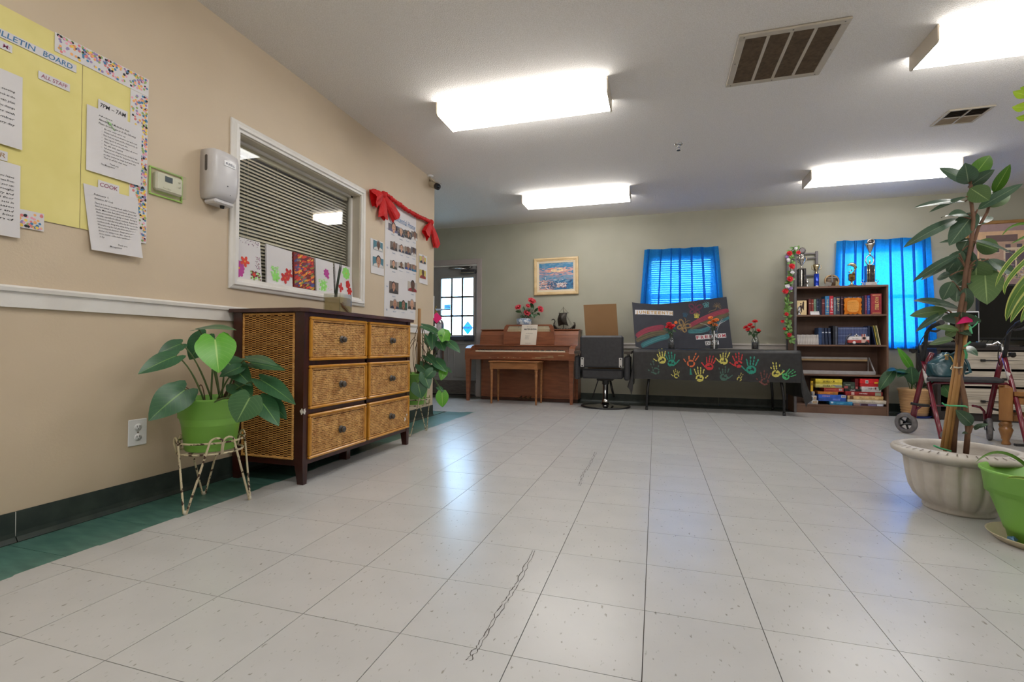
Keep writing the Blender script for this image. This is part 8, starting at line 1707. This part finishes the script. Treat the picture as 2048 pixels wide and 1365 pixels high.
for pts in ([(1890, 903, -.035), (1931, 640, .01)], [(1884, 900, -.02), (1924, 640, .02)], [(1896, 903, -.03), (1936, 642, .0)]): B().tube([U_(*q) for q in pts], .0082, 8).obj('stake', m_bam, t)
b = B(); b.tube([U_(1930, 655, -.03), U_(1937, 641, -.03), U_(1940, 648, -.03)], .002, 4); q = U_(1930, 640, -.02); B().prism([q+V((-.03, 0, -.02)), q+V((.03, .0, -.01)), q+V((.025, 0, .02)), q+V((-.005, 0, .012))], (0, .01, 0)).obj('pink_cap', mat('hot_pink_card', (236, 34, 122)), t)
def tie(pts, r_=.004): B().tube([U_(*q) for q in pts], r_, 6).obj('tie', m_tie, t)
tie([(1890, 810, -.05), (1900, 812, -.05), (1930, 813, -.06), (1934, 815, -.04)]); tie([(1884, 806, -.05), (1892, 813, -.05)], .003); tie([(1928, 694, -.03), (1934, 690, -.03), (1941, 684, -.03)]); tie([(1930, 700, -.03), (1933, 710, -.03), (1932, 718, -.03)], .005); tie([(1937, 650, -.03), (1944, 656, -.03), (1953, 648, -.03), (1958, 640, -.02), (1950, 632, -.01)], .003); tie([(1940, 655, -.03), (1943, 668, -.03)], .005); tie([(1868, 892, -.10), (1880, 897, -.08), (1902, 903, -.07)], .004)
B().tube([U_(1908, 735, -.02), U_(1916, 736, -.03), U_(1924, 735, -.02)], .004, 6).obj('cord_tie', MC['cream_plastic'], t)
m_fic = leafmat('rubber_leaf', (64, 90, 72), (84, 110, 88), (140, 160, 130), rough=.25, rnd=.2); m_ficu = leafmat('rubber_leaf_underside', (84, 112, 66), (98, 126, 76), (156, 180, 120), rough=.4); m_ficn = leafmat('rubber_leaf_new', (66, 112, 30), (84, 130, 40), (150, 180, 90), rough=.35)
Z7 = lambda x, y_: (1740+x/3.25, 280+y_/3.25); r = random.Random(17)
FL_ = [(660, 255, 792, 85, 80, 'n', .0), (640, 308, 798, 195, 62, 'd', .3), (645, 285, 462, 172, 66, 'd', .8), (640, 282, 622, 165, 84, 'd', .2), (650, 312, 775, 395, 92, 'u', .0), (805, 345, 907, 165, 52, 'n', .1), (700, 452, 990, 272, 60, 'd', .6), (762, 436, 922, 330, 74, 'u', .1), (782, 355, 832, 300, 46, 'd', .9), (625, 370, 375, 460, 38, 'd', .9), (620, 400, 310, 408, 46, 'd', .7), (688, 465, 518, 675, 96, 'd', .3), (580, 505, 232, 668, 60, 'd', .5), (694, 555, 770, 482, 80, 'd', 1.0), (636, 482, 525, 478, 54, 'd', .4), (536, 492, 458, 496, 28, 'd', 1), (642, 650, 445, 657, 34, 'd', .9), (685, 655, 1000, 742, 70, 'd', 1.0), (690, 670, 850, 722, 82, 'u', .1), (580, 740, 275, 905, 46, 'd', .8), (575, 765, 322, 905, 44, 'd', .6), (655, 715, 525, 920, 120, 'd', .1), (690, 782, 690, 948, 124, 'u', .0), (745, 838, 760, 1054, 132, 'u', .1), (720, 770, 868, 918, 44, 'd', .6), (770, 775, 965, 882, 48, 'd', .4), (522, 882, 430, 896, 52, 'd', .5), (535, 920, 470, 1042, 64, 'd', .3), (568, 950, 560, 1052, 66, 'd', .1), (622, 960, 628, 1118, 60, 'd', .1), (590, 1095, 305, 1022, 78, 'd', .9), (505, 1108, 252, 1135, 66, 'u', .5), (482, 1120, 302, 1232, 38, 'd', .6), (596, 1118, 590, 1215, 150, 'd', .5), (580, 1236, 430, 1214, 42, 'u', .6), (560, 1238, 486, 1270, 50, 'u', .2), (570, 1236, 655, 1266, 38, 'd', .6), (546, 1298, 370, 1322, 48, 'u', .5), (604, 1342, 692, 1385, 42, 'd', .6), (640, 640, 590, 730, 70, 'd', .2), (600, 720, 500, 860, 70, 'd', .1), (640, 880, 560, 940, 80, 'd', .2)]
for (x0, y0, x1, y1, w_, k, up) in FL_:
    bp, tp = Z7(x0, y0), Z7(x1, y1); dy0, dy1 = r.uniform(-.03, .05), r.uniform(-.12, .10); a, e = U_(*bp, dy0), U_(*tp, dy1); w2 = 1.28*w_/3.25*(a-C_P).dot(C_F)/F_PX
    n_ = (C_P-(a+e)/2).normalized()*.9+V((0, 0, up)); B().leaf(a, e, w2, n_, 'oval', .12, .22 if w_ < 60 else .12, 10).obj('leaf', {'d': m_fic, 'u': m_ficu, 'n': m_ficn}[k], t)
    # petiole to the nearest trunk height
    tr = [(1916, 690), (1916, 640), (1926, 590), (1932, 540), (1942, 490), (1947, 440), (1942, 400), (1942, 370)] if bp[0] < 1970 or bp[1] > 440 else [(1974, 425), (1982, 400), (1980, 392)]
    q = min(tr, key=lambda s_: abs(s_[1]-bp[1]-6)+abs(s_[0]-bp[0])*.3); B().tube(bez(U_(*q, .01), lerp(U_(*q, .01), a, .6)+V((0, 0, .01)), a, 5), .0032, 5).obj('stem', m_bark, t)
for bp, tp, w_ in (((1945, 851), (1916, 822), 24), ((1946, 856), (1976, 848), 9), ((1936, 866), (1926, 866), 6), ((1948, 860), (1962, 850), 7)):
    a, e = U_(*bp, -.03), U_(*tp, -.07); B().leaf(a, e, w_*(a-C_P).dot(C_F)/F_PX, (C_P-a).normalized()+V((0, 0, .3)), 'oval', .15, .15).obj('leaf', m_fic, t)
B().tube([U_(1934, 872, -.02), U_(1940, 866, -.03), U_(1945, 851, -.03)], .005, 6).obj('stem', m_bark, t)

# ================================================================== LIME POT WITH THE STRIPED DRACAENA, HANGING VINE
GC = onz(2094, 1092); GC.z = 0; t = thing('saucer', 'cream saucer with crumpled wrappers under the lime pot at the frame edge', 'saucer', GC); rs_ = .172
B().lathe([(0, .001), (rs_-.03, .001), (rs_-.004, .026), (rs_, .030), (rs_-.006, .030), (rs_-.034, .008), (0, .007)], GC, 40).obj('dish', mat('cream_saucer', (206, 192, 160), (216, 202, 172), 8, rough=.4), t)
for dx, dy, c_ in ((-.125, -.035, (120, 160, 206)), (-.098, -.092, (190, 196, 204))):
    b = B(); b.ball(GC+V((dx, dy, .022)), (.015, .014, .011), 7); rr = random.Random(int(dx*-1000)); b.v = [p+V((rr.uniform(-.004, .004), rr.uniform(-.004, .004), rr.uniform(-.003, .003))) for p in b.v]; b.s = [False]*len(b.f); o = own(b.obj('foil_wrapper', mat('foil_%d' % c_[0], c_, None, 30, rough=.25, metal=.6)), GC+V((dx, dy, .01))); tag(o, ('crumpled blue foil wrapper in the cream saucer' if c_[0] == 120 else 'crumpled silver foil wrapper in the cream saucer'), 'wrapper')
zg = ony(2094, 946, GC.y).z; t = thing('dracaena', 'striped dracaena in a lime green pot at the frame edge', 'potted plant', GC+V((0, 0, .008)))
zb0 = .009; r1_ = .188; r0_ = .124; hb = zb0+(zg-zb0)*.66
B().lathe([(0, zb0), (r0_*.86, zb0), (r0_*.92, zb0+.035), (r0_*.96, zb0+.037), (r0_, zb0+.055), (r0_+(r1_-r0_)*.62, hb), (r0_+(r1_-r0_)*.62+.010, hb+.006), (r1_-.004, zg-.014), (r1_+.002, zg-.010), (r1_+.003, zg-.002), (r1_-.001, zg), (r1_-.007, zg-.004), (r1_-.014, hb), (0, hb-.03)], GC, 48).obj('pot', m_pot, t)
B().lathe([(0, zg-.075), (r1_-.014, zg-.08)], GC, 24).obj('soil', m_soil, t)
B().tube([GC+V((0, 0, zg-.08)), GC+V((.01, .01, .7)), GC+V((0, .01, 1.15))], [.018, .016, .013], 10).obj('cane', m_bark, t)
m_dr = leafmat('dracaena_leaf', (70, 110, 34), (92, 136, 44), (176, 196, 90), rough=.35, stripe=(196, 202, 110)); m_dr2 = leafmat('dracaena_green', (74, 116, 40), (94, 138, 52), (140, 170, 80), rough=.35)
yg = GC.y-.04; G_ = lambda px, py, dy=0: ony(px, py, yg+dy)
def strap(pts, wpx, m, nrm=None):
    P = [G_(*q) for q in pts]; b = B(); n_ = 14; C = bez(P[0], P[1]*2-(P[0]+P[2])*.5, P[2], n_); vs = []; o = len(b.v)
    for i, p in enumerate(C):
        tg = (C[min(n_, i+1)]-C[max(0, i-1)]).normalized(); sd = tg.cross((C_P-p).normalized()).normalized(); u = i/n_; hw = wpx/2*(p-C_P).dot(C_F)/F_PX*min(1, u*3+.35)*(1-u**3)**.7
        for a in (-1, -.5, 0, .5, 1): vs.append(p+sd*a*hw+(C_P-p).normalized()*(abs(a)*hw*.25)); b.uv[len(vs)-1] = (u, .5+a/2)
    b.add(vs, [(i*5+j, i*5+5+j, i*5+6+j, i*5+1+j) for i in range(n_) for j in range(4)], 0, True); b.obj('leaf', m, t)
for org, mid, tip, w_, m in (((2130, 470), (2050, 447), (2003, 473), 6, m_dr2), ((2120, 450), (2030, 512), (1991, 575), 9, m_dr), ((2130, 460), (2032, 541), (2010, 590), 9, m_dr), ((2110, 520), (2044, 574), (2012, 643), 22, m_dr), ((2112, 540), (2052, 596), (2021, 646), 15, m_dr), ((2104, 560), (2062, 606), (2042, 646), 12, m_dr), ((2120, 440), (2062, 468), (2022, 488), 6, m_dr2), ((2096, 500), (2130, 490), (2170, 560), 14, m_dr), ((2096, 560), (2130, 560), (2180, 640), 18, m_dr), ((2096, 480), (2110, 450), (2140, 430), 10, m_dr), ((2096, 570), (2100, 620), (2110, 690), 18, m_dr)): strap([org, mid, tip], w_, m)
strap([(2085, 968, .02), (2014, 908, -.05), (1951, 926, -.10)], 6.5, m_dr2); strap([(2110, 975, 0), (2050, 957, -.12), (2012, 958, -.14)], 6, m_dr)
HV = V((ony(2062, 200, 2.9).x, 2.9, H)); t = thing('hanging_vine', 'bright yellow green artificial vine hanging from the ceiling at the upper frame edge', 'hanging plant', HV)
m_vl = leafmat('lime_silk_leaf', (150, 182, 40), (170, 200, 60), (200, 216, 110), rough=.5); yh = 2.9; Hh = lambda px, py, dy=0: ony(px, py, yh+dy)
B().tube([HV, Hh(2058, 150), Hh(2052, 205), Hh(2058, 260), Hh(2070, 330)], .004, 6).obj('vine', m_bark, t); B().lathe([(0, -.02), (.012, -.018), (.016, 0)], HV, 12).obj('ceiling_hook', m_white, t); B().tube([Hh(2050, 205), Hh(2042, 208), Hh(2034, 211)], .005, 6).obj('twig', mat('red_brown_twig', (120, 56, 26), None, 20, rough=.7), t)
for bp, tp, w_ in (((2052, 190), (2027, 184), 18), ((2050, 214), (2026, 215), 18), ((2054, 235), (2034, 236), 14), ((2060, 200), (2064, 170), 18), ((2056, 176), (2042, 176), 12), ((2060, 240), (2052, 246), 14), ((2062, 260), (2078, 270), 18), ((2060, 225), (2076, 222), 18), ((2062, 160), (2078, 150), 18), ((2066, 300), (2052, 318), 16), ((2068, 310), (2084, 326), 16)):
    a, e = Hh(*bp), Hh(*tp, -.03); B().leaf(a, e, w_*(a-C_P).dot(C_F)/F_PX, (C_P-a).normalized()+V((0, 0, -.2)), 'heart', .1, .1, 7).obj('leaf', m_vl, t)
